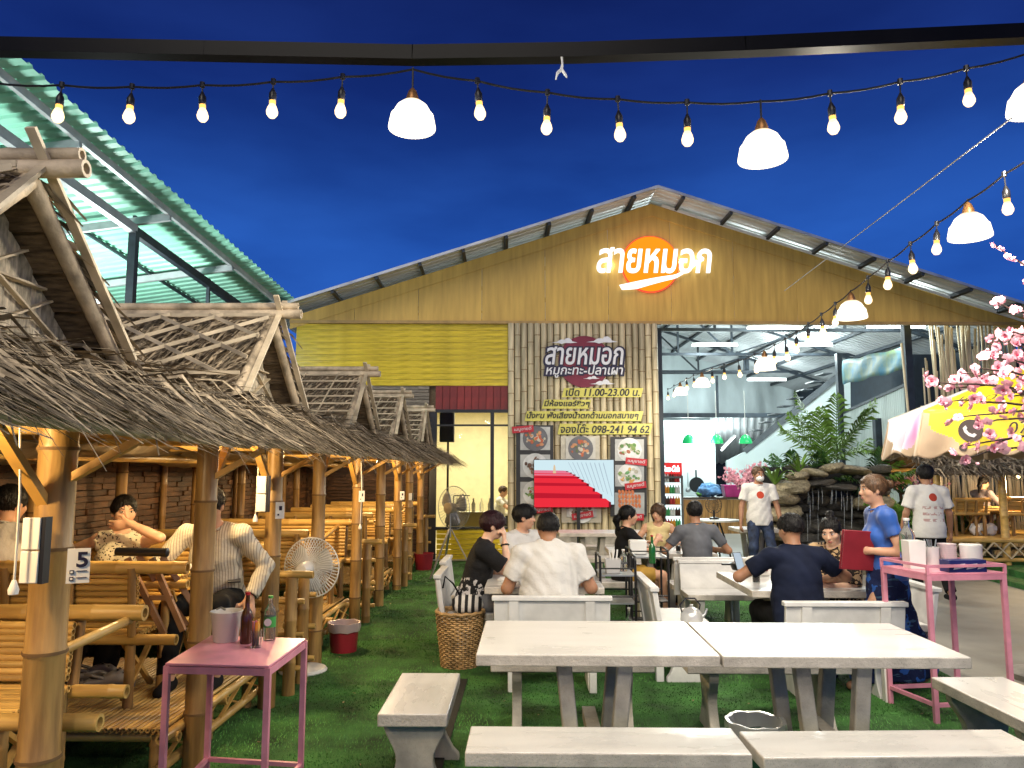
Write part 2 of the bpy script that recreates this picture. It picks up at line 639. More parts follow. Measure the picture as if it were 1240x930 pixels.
def glyph_polys(txt, res=5):
    c = bpy.data.curves.new("lettering", 'FONT')
    c.body = txt
    o = bpy.data.objects.new("lettering", c)
    COL.objects.link(o)
    dg = bpy.context.evaluated_depsgraph_get()
    dg.update()
    cu = o.evaluated_get(dg).to_curve(dg)
    polys = []
    for sp in cu.splines:
        P = []
        bp = sp.bezier_points
        n = len(bp)
        for i in range(n):
            a, b = bp[i], bp[(i + 1) % n]
            straight = a.handle_right_type == 'VECTOR' and b.handle_left_type == 'VECTOR'
            seg = [a.co.copy()] if straight else interpolate_bezier(a.co, a.handle_right, b.handle_left, b.co, res)[:-1]
            for q in seg:
                if not P or (P[-1] - q).length > 1e-4:
                    P.append(q)
        if len(P) > 2:
            polys.append([(q.x, q.y) for q in P])
    o.to_curve_clear() if hasattr(o, "to_curve_clear") else None
    bpy.data.objects.remove(o)
    bpy.data.curves.remove(c)
    return polys


def area2(p):
    return sum(p[i - 1][0] * p[i][1] - p[i][0] * p[i - 1][1] for i in range(len(p))) / 2


def inside(q, p):
    r = False
    for i in range(len(p)):
        (x1, y1), (x2, y2) = p[i - 1], p[i]
        if (y1 > q[1]) != (y2 > q[1]) and q[0] < (x2 - x1) * (q[1] - y1) / (y2 - y1) + x1:
            r = not r
    return r


def split_self(p):
    """break a contour that crosses itself into simple loops"""
    n = len(p)
    for i in range(n):
        a, b = p[i], p[(i + 1) % n]
        for j in range(i + 2, n):
            if i == 0 and j == n - 1:
                continue
            c, d = p[j], p[(j + 1) % n]
            den = (b[0] - a[0]) * (d[1] - c[1]) - (b[1] - a[1]) * (d[0] - c[0])
            if abs(den) < 1e-12:
                continue
            t = ((c[0] - a[0]) * (d[1] - c[1]) - (c[1] - a[1]) * (d[0] - c[0])) / den
            u = ((c[0] - a[0]) * (b[1] - a[1]) - (c[1] - a[1]) * (b[0] - a[0])) / den
            if 1e-6 < t < 1 - 1e-6 and 1e-6 < u < 1 - 1e-6:
                X = (a[0] + t * (b[0] - a[0]), a[1] + t * (b[1] - a[1]))
                l1 = p[:i + 1] + [X] + p[j + 1:]
                l2 = [X] + p[i + 1:j + 1]
                return split_self(l1) + split_self(l2)
    return [p] if n > 2 and abs(area2(p)) > 1e-5 else []


_GL = {}


def text_mb(txt, size, width=None, bold=0.0, shear=0.0, depth=0.004):
    """letters in the x-z plane facing -y, centred; returns an MB"""
    if txt not in _GL:
        ps = []
        for q in glyph_polys(txt):
            ps += split_self(q)
        _GL[txt] = ps
    polys = [[(x + shear * y, y) for x, y in p] for p in _GL[txt]]
    xs = [x for p in polys for x, y in p]
    ys = [y for p in polys for x, y in p]
    x0, x1, y0, y1 = min(xs), max(xs), min(ys), max(ys)
    sy = size / (y1 - y0)
    sx = (width / (x1 - x0)) if width else sy
    polys = [[((x - (x0 + x1) / 2) * sx, (y - (y0 + y1) / 2) * sy) for x, y in p] for p in polys]
    A = [area2(p) for p in polys]
    own = {}
    for i in range(len(A)):
        cs = [j for j in range(len(A)) if abs(A[j]) > abs(A[i]) and inside(polys[i][0], polys[j])]
        if cs:
            j = min(cs, key=lambda j: abs(A[j]))
            if A[j] * A[i] < 0:
                own[i] = j
    outs = [i for i in range(len(A)) if i not in own]
    mb = MB()
    for k, i in enumerate(outs):
        p = polys[i]
        sg = 1 if A[i] > 0 else -1
        if bold:
            p = inflate(p, bold * sg)
        hs = [inflate(polys[h], bold * sg) if bold else polys[h] for h in own if own[h] == i]
        loops = [[Vector((x, y, 0)) for x, y in L] for L in [p] + hs]
        tris = tessellate_polygon(loops)
        flat = [v for L in loops for v in L]
        dz = -depth - 0.0004 * (k % 3)
        vs = [(v.x, dz, v.y) for v in flat]
        fs = []
        for t in tris:
            a, b, c = (flat[j] for j in t)
            ccw = (b - a).cross(c - a).z > 0
            fs.append(tuple(t) if ccw else tuple(reversed(t)))
        mb.add(vs, fs)
        if depth > 0.0015:
            for L in loops:
                n = len(L)
                vv = [(v.x, dz, v.y) for v in L] + [(v.x, 0, v.y) for v in L]
                mb.add(vv, [(a, (a + 1) % n, (a + 1) % n + n, a + n) for a in range(n)])
    return mb


def inflate(p, d):
    n = len(p)
    out = []
    for i in range(n):
        a, b, c = Vector(p[i - 1]), Vector(p[i]), Vector(p[(i + 1) % n])
        e1, e2 = (b - a), (c - b)
        if e1.length < 1e-7 or e2.length < 1e-7:
            out.append(p[i]); continue
        e1.normalize(); e2.normalize()
        n1, n2 = Vector((e1.y, -e1.x)), Vector((e2.y, -e2.x))
        m = n1 + n2
        if m.length < 0.3:
            m = n1
        m.normalize()
        q = b + m * d / max(0.5, m.dot(n1))
        out.append((q.x, q.y))
    return out


# ================================================================== SETTING
def structure(o):
    o["kind"] = 'structure'
    return o


mb = MB()
mb.quad((-60, -30, -0.03), (60, -30, -0.03), (60, 120, -0.03), (-60, 120, -0.03))
structure(mb.build("ground", mat("dark_earth", (0.05, 0.045, 0.035), 0.9, var=.3, scale=.5)))
# artificial lawn in strips with slightly raised seams
mb = MB()
nx, ny = 24, 60
vs, fs = [], []
for j in range(ny + 1):
    for i in range(nx + 1):
        x = -4.6 + (3.35 + 4.6) * i / nx
        y = -3 + (17.2) * j / ny
        vs.append((x, y, 0.006 * math.sin(x * 2.3 + y) * math.sin(y * 1.9) + 0.006))
for j in range(ny):
    for i in range(nx):
        a = j * (nx + 1) + i
        fs.append((a, a + 1, a + nx + 2, a + nx + 1))
mb.add(vs, fs)
structure(mb.build("lawn", M['turf'], smooth=180))
mb = MB()
mb.quad((3.35, -3, 0.0), (6.3, -3, 0.0), (7.2, 13.3, 0.0), (3.35, 13.3, 0.0))
structure(mb.build("concrete_path", M['path']))
mb = MB()
mb.quad((-4.6, 14.2, 0.012), (14, 14.2, 0.012), (14, 33, 0.012), (-4.6, 33, 0.012))
structure(mb.build("hall_floor", mat("hall_floor", (0.34, 0.35, 0.34), 0.35, var=.1, scale=.8)))
mb = MB()
k0, k1 = Vector((5.95, 3.0, 0)), Vector((7.0, 13.6, 0))
mb.prism([(5.9, -3), (6.25, -3), (7.35, 13.8), (7.0, 13.8)], 0.0, 0.07, 'z')
mb.prism([(6.25, -3), (20, -3), (20, 13.8), (7.35, 13.8)], 0.0, 0.16, 'z')
structure(mb.build("turf_kerb", M['turfl']))
# dark drain strip between two turf rolls
mb = MB()
mb.box((-0.52, 3.9, 0.012), (0.085, 4.6, 0.012))
structure(mb.build("turf_joint_strip", mat("black_rubber_strip", (0.012, 0.014, 0.012), .7)))


# grass blades, thick near the camera
def blades(n, x0, x1, y0, y1, h, w, p=1.6):
    u = RNG.random(n)
    y = y0 + (y1 - y0) * u ** p
    x = x0 + (x1 - x0) * RNG.random(n)
    ang = RNG.random(n) * 2 * PI
    hh = h * (0.55 + 0.6 * RNG.random(n))
    lx, ly = (RNG.random((2, n)) - .5) * h * 1.1
    # mown stripes lean alternately
    ly += 0.9 * h * np.sign(np.sin(y * 4.1))
    z0 = 0.006 + 0.006 * np.sin(x * 2.3 + y) * np.sin(y * 1.9)
    ww = w * (1 + 0.12 * (y - y0))
    a = np.stack([x - np.cos(ang) * ww, y - np.sin(ang) * ww, z0], 1)
    b = np.stack([x + np.cos(ang) * ww, y + np.sin(ang) * ww, z0], 1)
    c = np.stack([x + lx, y + ly, z0 + hh], 1)
    V = np.stack([a, b, c], 1).reshape(-1, 3)
    F = np.arange(3 * n).reshape(-1, 3)
    return V, F


V1, F1 = blades(190000, -4.5, 3.33, 3.0, 14.1, 0.013, 0.0022)
g = inst(np_mesh("turf_grass", V1, F1, M['blade'], smooth=False), "turf_grass")
g["kind"] = 'stuff'

# small litter trodden into the turf: dry leaf bits and paper scraps
mb = MB()
for k in range(170):
    c = Vector((random.uniform(-1.7, 3.2), random.uniform(3.2, 11.0), .018))
    a, r_ = random.uniform(0, 6.3), random.uniform(.006, .020)
    u, v = Vector((math.cos(a), math.sin(a), random.uniform(-.3, .3))) * r_, Vector((-math.sin(a), math.cos(a), random.uniform(-.3, .3))) * r_ * .5
    mb.add([c - u, c - v, c + u, c + v], [(0, 1, 2, 3)])
mb.build("ground_litter", mat("dry_leaf_bits", (.26, .20, .10), .8, var=.3, scale=2, col2=(.10, .07, .03), island=.5), smooth=0)["kind"] = 'stuff'

# ================================================================== BUILDING
BROT = R(2.0)
B0 = at(350, 680, 14.4); B0.z = 0
BU = Vector((math.cos(BROT), math.sin(BROT), 0))
BN = Vector((-math.sin(BROT), math.cos(BROT), 0))      # into the building


def fac(px, py, off=0.0):
    d = ray(px, py)
    p0 = B0 + BN * off
    t = (p0 - CPOS).dot(BN) / d.dot(BN)
    q = CPOS + d * t - B0
    return q.dot(BU), q.z


def bl(x, y, z=0.0):
    """building coordinates -> world"""
    return B0 + BU * x + BN * y + Vector((0, 0, z))


def bthing(name, label, cat, x=0, y=0, z=0, group=None):
    return thing(name, label, cat, bl(x, y, z), BROT, group)


bd = bthing("restaurant_building", "large yellow gabled restaurant hall with open front and corrugated metal roof", "building")
zg = fac(600, 389)[1]
xap, zap = fac(788, 247)
xr0 = fac(352, 384)[0]
zl = fac(352, 384)[1]
slope = (zap - zl) / (xap - xr0)
XR = 2 * xap + .9
# gable: tall plywood sheets, each cut to the rake
x = xr0
i = 0
while x < XR - 0.05:
    w = min(1.22, XR - x)
    xa, xb = x + 0.003, x + w - 0.003
    zt = lambda q: zap - slope * abs(q - xap)
    poly = [(xa, zg), (xb, zg), (xb, zt(xb))]
    if xa < xap < xb:
        poly.append((xap, zap))
    poly.append((xa, zt(xa)))
    MB().prism(poly, -0.012 - 0.002 * (i % 2), 0.006, 'y').build("plywood_sheet", M['ply'], bd)
    x += w
    i += 1
# rake trim boards and the beam under the gable
for sg, xe in ((-1, xr0), (1, XR)):
    ze = zap - slope * abs(xe - xap)
    poly = [(xap, zap - 0.02), (xe, ze - 0.02), (xe, ze - 0.24), (xap, zap - 0.25)]
    MB().prism(poly if sg > 0 else poly[::-1], -0.034, -0.0165, 'y').build("rake_board", M['ply'], bd)
MB().box(((xr0 + XR) / 2, -0.02, zg - 0.03), (XR - xr0, 0.10, 0.055)).build("gable_sill", mat("tan_sill", (.40, .25, .08), .5), bd)

# roof: corrugated sheets over a 17 m hall with a 1 m overhang
OV = .72
DEPTH = 17.0
zoff = 0.10


def corrugated(x0, z0, x1, z1, y0, y1, period=0.19, amp=0.028, axis='slope'):
    """ridges run along (x0,z0)->(x1,z1); profile repeats along y"""
    n = int((y1 - y0) / period)
    prof = []
    for k in range(n):
        y = y0 + k * period
        prof += [(y, 0), (y + period * .58, 0), (y + period * .66, amp), (y + period * .90, amp), (y + period * .98, 0)]
    L = math.hypot(x1 - x0, z1 - z0)
    nx_, nz_ = -(z1 - z0) / L, (x1 - x0) / L
    if nz_ < 0:
        nx_, nz_ = -nx_, -nz_
    vs, fs = [], []
    for (xx, zz) in ((x0, z0), (x1, z1)):
        for y, h in prof:
            vs.append((xx + nx_ * h, y, zz + nz_ * h))
    m_ = len(prof)
    for k in range(m_ - 1):
        fs.append((k, k + 1, m_ + k + 1, m_ + k))
    return MB().add(vs, fs)


M['roofmetal'] = mat("aluzinc_sheet", (0.58, 0.60, 0.62), 0.40, metal=0.35, var=0.08, scale=1.2, bump=.03, bscale=3)
for sg, xe in ((-1, xr0 - 0.35), (1, XR + 0.35)):
    ze = zap - slope * abs(xe - xap)
    o = corrugated(xap, zap + zoff, xe, ze + zoff, -OV, DEPTH).build("roof_sheet", M['roofmetal'], bd, smooth=0)
    sol = o.modifiers.new("thickness", 'SOLIDIFY'); sol.thickness = 0.004
    # purlins carried through to the overhang edge
    pur = MB().box((0, (DEPTH - OV) / 2, 0), (0.055, DEPTH + OV - 0.04, 0.085), rot=(0, math.atan(slope) * (1 if sg > 0 else -1), 0)).mesh("purlin", M['steel'])
    Ls = abs(xe - xap)
    for q in range(9):
        f = (0.06 + 0.94 * q / 8.6)
        xx = xap + (xe - xap) * f
        inst(pur, "purlin", bd, (xx, 0, zap - slope * abs(xx - xap) + zoff - 0.055))
    MB().beam((xap, -OV + .01, zap + zoff - .015), (xe, -OV + .01, ze + zoff - .015), 0.03, 0.05).build("edge_flashing", M['galv'], bd)
# front light strip under the rake on the right (bare white batten)
MB().beam((xap + .2, -0.05, zap - slope * .2 + .02), (XR, -0.05, zap - slope * (XR - xap) + .02), .03, .05).build("white_batten", M['plasticw'], bd)

# left front wall
xb0, _ = fac(615, 500)
xk0, zk0 = fac(430, 467)
xd0, _ = fac(527, 500)
zy = fac(500, 467)[1]
zr = fac(570, 496)[1]
n = 10
hpl = (zg - zy - 0.06) / n
pl = MB().box((0, 0, 0), (xb0 - 0.0, 0.03, hpl - 0.004)).mesh("plank", M['yellow'])
for k in range(n):
    inst(pl, "plank", bd, ((xb0) / 2, 0.02 - 0.004 * (k % 2), zy + hpl * (k + .5)))
# split bamboo cladding, greyer above; warm light coloured in as brown below
mbc, mbg = MB(), MB()
zz = 0.02
k = 0
while zz < zy - 0.03:
    h = random.uniform(0.045, 0.07)
    xs = -0.1
    while xs < xd0 - 0.12:
        w = random.uniform(0.5, 1.6)
        xe = min(xs + w, xd0 - 0.12)
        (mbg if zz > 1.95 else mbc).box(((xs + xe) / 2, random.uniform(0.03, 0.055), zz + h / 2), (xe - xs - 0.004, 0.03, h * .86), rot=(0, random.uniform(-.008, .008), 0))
        xs = xe
    zz += h
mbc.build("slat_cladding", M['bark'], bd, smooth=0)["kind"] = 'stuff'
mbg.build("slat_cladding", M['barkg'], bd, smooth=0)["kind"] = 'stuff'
MB().box((xd0 / 2, 0.15, zy / 2), (xd0, 0.1, zy)).build("back_wall", M['thatchb'], bd)
MB().box(((xd0 + xb0) / 2, .09, (zy + zr) / 2), (xb0 - xd0, .06, zy - zr)).build("board_backing", M['redb'], bd)
nb = 10
wb = (xb0 - xd0) / nb
rb = MB().box((0, 0, 0), (wb - 0.01, 0.025, zy - zr - 0.01)).mesh("red_board", M['redb'])
for k in range(nb):
    inst(rb, "red_board", bd, (xd0 + wb * (k + .5), 0.02 - 0.006 * (k % 2), (zy + zr) / 2))
# window of the air-conditioned room
zs = fac(560, 640)[1]
mb = MB()
fr = 0.075
mb.box((xd0 - 0.03, 0.0, zr / 2), (0.13, 0.10, zr))
mb.box(((xd0 + xb0) / 2, 0.0, zr - .03), (xb0 - xd0, 0.09, 0.06))
mb.box(((xd0 + xb0) / 2, 0.0, zs), (xb0 - xd0, 0.09, 0.06))
xm = fac(596, 550)[0]
mb.box((xm, 0.0, (zr + zs) / 2), (0.07, 0.085, zr - zs))
ztr = fac(570, 515)[1]
mb.box(((xd0 + xb0) / 2, 0.002, ztr), (xb0 - xd0, 0.06, 0.035))
wf = mb.build("window_frame", M['blackm'], bd)
MB().box(((xd0 + xb0) / 2, 0.02, (zr + zs) / 2), (xb0 - xd0 - .1, 0.006, zr - zs)).build("pane", mat("window_glass", (1, 1, 1), 0.02, trans=1.0, var=0, ior=1.12), wf)
n = 6
h = zs / n
pl = MB().box((0, 0, 0), (xb0 - xd0 - .05, 0.03, h - 0.01)).mesh("low_wall_board", M['yellow'])
for k in range(n):
    inst(pl, "low_wall_board", bd, ((xb0 + xd0) / 2 + .03, -0.03, h * (k + .5)))
# the bright room behind the glass
mb = MB()
X0, X1, Y0, Y1, Z1 = xd0 - 1.2, xb0 + 1.6, 0.22, 4.6, zr + 0.35
mb.quad((X0, Y1, 0), (X1, Y1, 0), (X1, Y1, Z1), (X0, Y1, Z1))
mb.quad((X0, Y0, 0), (X0, Y1, 0), (X0, Y1, Z1), (X0, Y0, Z1))
mb.quad((X1, Y1, 0), (X1, Y0, 0), (X1, Y0, Z1), (X1, Y1, Z1))
mb.quad((X0, Y0, 0.02), (X1, Y0, 0.02), (X1, Y1, 0.02), (X0, Y1, 0.02))
mb.quad((X0, Y1, Z1), (X1, Y1, Z1), (X1, Y0, Z1), (X0, Y0, Z1))
mb.box(((X0 + X1) / 2, 0.16, Z1 + .25), (X1 - X0, .1, .7))
mb.build("room_shell", M['cream'], bd, smooth=0)
lampp = bl((xd0 + xb0) / 2, 2.4, Z1 - .03)
lamp("room_light", 'AREA', lampp, 80, (1.0, 0.93, 0.70), 1.6, (0, 0, 0))
dl = MB().lathe([(0.001, 0), (.07, 0), (.07, .02), (.001, .02)], 12).mesh("downlight", glow("downlight_glow", (1, .95, .8), 3))
for (a, b_) in ((.4, 1.3), (.4, 2.6), (1.3, 1.6), (1.3, 3.2), (.9, 3.9)):
    inst(dl, "downlight", bd, (xd0 + a, b_, Z1 - .025))

# steel of the hall ----------------------------------------------------------
xop, _ = fac(797, 500)


def truss(y, x0, x1, zb, name="roof_truss"):
    mb = MB()
    def zt(q): return zap - slope * abs(q - xap) - 0.02
    mb.beam((x0, y, zb), (x1, y, zb), .09, .07)
    mb.beam((x0, y, zt(x0)), (xap, y, zt(xap)), .09, .07)
    mb.beam((xap, y, zt(xap)), (x1, y, zt(x1)), .09, .07)
    o = mb.build(name, M['steel'], bd)
    mb = MB()
    n = 10
    for k in range(n + 1):
        xx = x0 + (x1 - x0) * k / n
        mb.beam((xx, y, zb + .03), (xx, y, zt(xx) - .03), .05, .05)
        if k < n:
            xn = x0 + (x1 - x0) * (k + 1) / n
            if k % 2:
                mb.beam((xx, y + .012, zb), (xn, y + .012, zt(xn)), .045, .045)
            else:
                mb.beam((xx, y + .012, zt(xx)), (xn, y + .012, zb), .045, .045)
    mb.build("web_bars", M['steel'], o)["kind"] = 'stuff'


zb5 = 4.78
for y in (2.4, 6.0, 9.6, 13.2):
    truss(y, xr0, XR, zb5)
col = MB().box((0, 0, 0), (.12, .12, 1)).mesh("steel_column", M['steel'])
for (xx, yy, zt_) in ((xop + .1, 0.35, 4.4), (XR - .3, .3, 4.4), (XR - 0.3, 13.2, 4.8), (xop + .4, 9.6, 4.8)):
    inst(col, "steel_column", bd, (xx, yy, zt_ / 2), sc=(1, 1, zt_))


def Y2b(px, py, Y):
    """picture point at world depth Y -> building coordinates"""
    q = at(px, py, Y) - B0
    return Vector((q.dot(BU), q.dot(BN), q.z))


# far end of the hall
M['tarp'] = mat("pale_tarpaulin", (0.52, 0.59, 0.61), 0.7, var=.10, scale=1.4, stretch=(1, 1, .35), bump=.5, bscale=2.5)
a = Y2b(790, 600, 27.0)
mb = MB()
p = Y2b(868, 508, 26.0)
mb.box((a.x + (p.x - a.x) / 2 - 3, 11.6, p.z / 2), (p.x - a.x + 6, 0.12, p.z))
mb.build("kitchen_wall", M['palewall'], bd)
# hanging tarpaulin above it, gently rippled
mb = MB()
n = 60
t0 = Y2b(780, 415, 27.2); t1 = Y2b(966, 508, 27.2)
vs, fs = [], []
for k in range(n + 1):
    xx = t0.x - 4 + (t1.x - t0.x + 4) * k / n
    for j in range(9):
        z = t0.z + .5 + (t1.z - t0.z - .5) * j / 8
        vs.append((xx, t0.y + .10 * math.sin(k * .55 + j * .4) + .05 * math.sin(k * 1.7 - j), z))
for k in range(n):
    for j in range(8):
        fs.append((k * 9 + j, k * 9 + j + 1, k * 9 + j + 10, k * 9 + j + 9))
mb.add(vs, fs)
o = mb.build("hanging_tarpaulin", M['tarp'], bd, smooth=180)
sol = o.modifiers.new("thickness", 'SOLIDIFY'); sol.thickness = 0.01
# mezzanine rails
mb = MB()
for (pa, pb, w) in (((797, 451), (905, 451), .10), ((797, 503), (962, 503), .14), ((904, 420), (905, 452), .10), ((868, 455), (869, 503), .07), ((797, 441), (800, 503), .08)):
    A_, B_ = Y2b(*pa, 24.5), Y2b(*pb, 24.5)
    mb.beam(A_, B_, w, w)
mb.build("mezzanine_frame", M['steel'], bd)["kind"] = 'stuff'
# lean-to of metal sheet under the mezzanine, dark opening below
mb = corrugated(0, 0, 0, 1, 0, 1)
pts = [Y2b(860, 506, 25.0), Y2b(985, 506, 25.0), Y2b(900, 562, 29.5), Y2b(868, 562, 29.5)]
vs, fs = [], []
n = 56
for k in range(n + 1):
    f = k / n
    hgt = .05 * (1 if k % 4 in (1, 2) else 0)
    q0 = pts[0].lerp(pts[1], f); q1 = pts[3].lerp(pts[1].lerp(pts[2], 1.0) + (pts[1] - pts[0]) * .6, f)
    vs += [q0 + Vector((0, 0, hgt)), q1 + Vector((0, 0, hgt))]
for k in range(n):
    fs.append((2 * k, 2 * k + 1, 2 * k + 3, 2 * k + 2))
o = MB().add(vs, fs).build("lean_to_roof", M['roofmetal'], bd, smooth=0)
sol = o.modifiers.new("thickness", 'SOLIDIFY'); sol.thickness = 0.006
q = Y2b(885, 600, 29.6)
MB().box((q.x + .6, 15.6, 1.6), (4.4, .1, 3.4)).build("dark_opening_panel", mat("opening_dark_navy", (0.010, 0.016, 0.035), .8), bd)  # darkness of the opening, put into this panel's colour
MB().box((5, 16.6, 3.2), (18, .1, 7)).build("end_wall", M['palewall'], bd)
# white stair wall with dark stringer
p0, p1, p2, p3 = Y2b(905, 545, 21.5), Y2b(1012, 456, 21.5), Y2b(1030, 456, 21.5), Y2b(1030, 600, 21.5)
p4 = Y2b(880, 600, 21.5)
poly = [(p4.x, 0.02), (p3.x, 0.02), (p2.x, p2.z), (p1.x, p1.z), (p0.x, p0.z), (p4.x, p0.z - .3)]
MB().prism(poly, p1.y, p1.y + .12, 'y').build("stair_wall", M['palewall'], bd)
mb = MB()
d_ = (p1 - p0)
mb.beam(p0 + Vector((-.1, -.06, -.04)), p1 + Vector((.1, -.06, .06)), .08, .15)
for k in range(9):
    q = p0 + d_ * ((k + .5) / 9)
    mb.box((q.x - .05, q.y + .35, q.z + .22), (.26, .60, .03))
mb.build("stair_stringer", mat("grey_stringer", (.11, .125, .14), .5), bd)
# right side: metal sheet screen, posts and a banner
qa, qb = Y2b(1020, 500, 19.5), Y2b(1100, 470, 15.9)
zs_ = 2.55


def vsheet(name, A_, B_, z0, z1a, z1b, m, amp=.03, per=.09, parent=bd):
    L = (Vector((B_.x, B_.y)) - Vector((A_.x, A_.y))).length
    n = int(L / per) * 4
    nrm = Vector((-(B_.y - A_.y), B_.x - A_.x, 0)).normalized()
    vs, fs = [], []
    for k in range(n + 1):
        f = k / n
        b = A_.lerp(B_, f) + nrm * (amp if k % 4 in (1, 2) else 0)
        vs += [(b.x, b.y, z0), (b.x, b.y, z1a + (z1b - z1a) * f)]
    for k in range(n):
        fs.append((2 * k, 2 * k + 2, 2 * k + 3, 2 * k + 1))
    o = MB().add(vs, fs).build(name, m, parent, smooth=0)
    s_ = o.modifiers.new("thickness", 'SOLIDIFY'); s_.thickness = 0.005
    return o


vsheet("metal_screen", qa, qb, 0.1, qa.z, qb.z + .1, mat("pale_metal_sheet", (.46, .54, .52), .45, metal=.3, var=.1, scale=3, stretch=(1, 1, .2)))
mb = MB()
for A_, B_ in ((qa, qb),):
    mb.beam(A_ + Vector((0, -.06, 0)), B_ + Vector((0, -.06, .1)), .06, .06)
for px, pz, Y in ((1016, 400, 19.6), (1099, 400, 15.7), (1058, 480, 17.4)):
    q = Y2b(px, 480, Y)
    mb.box((q.x, q.y - .08, 2.3 if pz == 400 else 1.4), (.14, .14, 4.6 if pz == 400 else 2.8))
mb.build("screen_posts", M['steel'], bd)
qe = Y2b(1104, 600, 15.4)
MB().box((XR - .1, 8, 2.3), (.1, 14, 4.5)).build("dark_side_wall", mat("dark_teal_cladding", (.012, .022, .035), .7), bd)

# banner
ba = [Y2b(1020, 437, 19.3), Y2b(1097, 420, 15.8), Y2b(1097, 447, 15.8), Y2b(1020, 466, 19.3)]
vs, fs = [], []
n = 24
for k in range(n + 1):
    f = k / n
    t_, b_ = ba[0].lerp(ba[1], f), ba[3].lerp(ba[2], f)
    for j in range(6):
        q = t_.lerp(b_, j / 5)
        vs.append(q + Vector((-.02 * math.sin(f * 19 + j * .9), -.02 * math.sin(f * 23 + j), .02 * math.sin(f * 15))))
for k in range(n):
    for j in range(5):
        fs.append((k * 6 + j, k * 6 + j + 1, k * 6 + j + 7, k * 6 + j + 6))
bt = bthing("vinyl_banner", "crumpled teal vinyl banner with leaf print strung high on the hall side", "banner")
bm = mat("teal_leaf_print", (.010, .095, .16), .6, var=.2, scale=3.5, col2=(.10, .13, .035), bump=.2, bscale=6)
o = MB().add(vs, fs).build("banner_sheet", bm, bt, smooth=180)
s_ = o.modifiers.new("thickness", 'SOLIDIFY'); s_.thickness = 0.006

# fluorescent battens
M['batten'] = mat("batten_housing", (.6, .62, .62), .5)


def fluo(pa, pb, Y, label, Y2=None, power=26, up=0.03):
    A_, B_ = at(*pa, Y), at(*pb, Y2 or Y)
    c = (A_ + B_) / 2
    t = thing("fluorescent_lamp", label, "tube light", c, group="fluorescent tubes in the hall")
    d = (B_ - A_)
    MB().path([A_ - c, B_ - c], .028, 10).build("tube", M['tube'], t)
    MB().beam(A_ - c + Vector((0, 0, up + .02)), B_ - c + Vector((0, 0, up + .02)), .06, .04).build("housing", M['batten'], t)
    l = lamp("tube_light", 'POINT', c - Vector((0, 0, .12)), power * 2.2, (.86, 1.0, .98), .35)
    return t


fluo((905, 397), (972, 397), 16.3, "bright white tube light under the gable edge, left of the front pair", power=45)
fluo((1050, 396), (1120, 396), 16.3, "bright white tube light under the gable edge, right of the front pair", power=45)
fluo((838, 418), (893, 418), 20, "white tube light on the second truss, nearest the bamboo billboard", power=50)
fluo((953, 418), (1008, 418), 20, "white tube light on the second truss, nearest the stair", power=50)
fluo((905, 460), (952, 460), 23.6, "white tube light hung lower in front of the grey tarpaulin", power=50)
fluo((814, 513), (855, 513), 25.6, "lowest level white tube light on top of the pale kitchen wall", power=40)
fluo((874, 545), (890, 528), 25.0, "slanting white tube light under the lean-to roof", Y2=26.2, power=25)

# ------------------------------------------------------------------ LED sign on the gable
cx, cz = fac(788, 319, -.1)
sg = bthing("led_sign", "glowing orange sun sign with white Thai lettering high on the gable", "sign", cx, -0.02, cz)
kx = (fac(860, 317)[0] - fac(723, 317)[0])
rad = (fac(822, 320)[0] - fac(755, 320)[0]) / 2
MB().lathe([(.001, 0), (rad * 1.0, 0), (rad * 1.0, .06), (.001, .06)], 48, rot=(PI / 2, 0, 0)).build("sun_disc", glow("orange_led_face", (1.0, .30, .012), .6), sg)
mb = MB().lathe([(rad * 1.0, 0.0), (rad * 1.035, .0), (rad * 1.035, .03), (rad * 1.0, .03)], 48, rot=(PI / 2, 0, 0))
mb.build("disc_rim", glow("red_led_edge", (1.0, .06, .03), .9), sg)
tx = text_mb("สายหมอก", .48, kx, bold=.012, shear=.18, depth=.03).build("lettering", glow("white_led_face", (1, 1, 1), .9), sg)
tx.location = (fac(791, 317)[0] - cx, -.07, fac(791, 317)[1] - cz)
up, lo = [], []
for i in range(25):
    f = i / 24
    px = 747 + (838 - 747) * f
    y_u = 347 - 14 * math.sin(min(1, f * 1.15) * PI * .5) * (1 - .0 * f) - 18 * max(0, f - .72) ** 1.25 * 3.0 + 6 * math.sin(f * PI) * .3
    th = 10 * (1 - .78 * f) * min(1, .55 + f * 2.2)
    up.append(fac(px + 2, y_u)); lo.append(fac(px + 2 + 3 * (1 - f), y_u + th))
poly = [(a - cx, b - cz) for a, b in up] + [(a - cx, b - cz) for a, b in reversed(lo)]
MB().prism(poly, -.115, -.085, 'y').build("swoosh", bpy.data.materials["white_led_face"], sg)
lamp("sign_glow", 'POINT', bl(cx, -.5, cz), 10, (1, .62, .42), .4)
for k in range(6):
    lamp("letter_glow", 'POINT', bl(fac(738 + 21 * k, 317)[0], -.062, fac(790, 322 - k)[1]), 1.0 if k not in (2, 3) else .4, (1, .97, .95), .015)

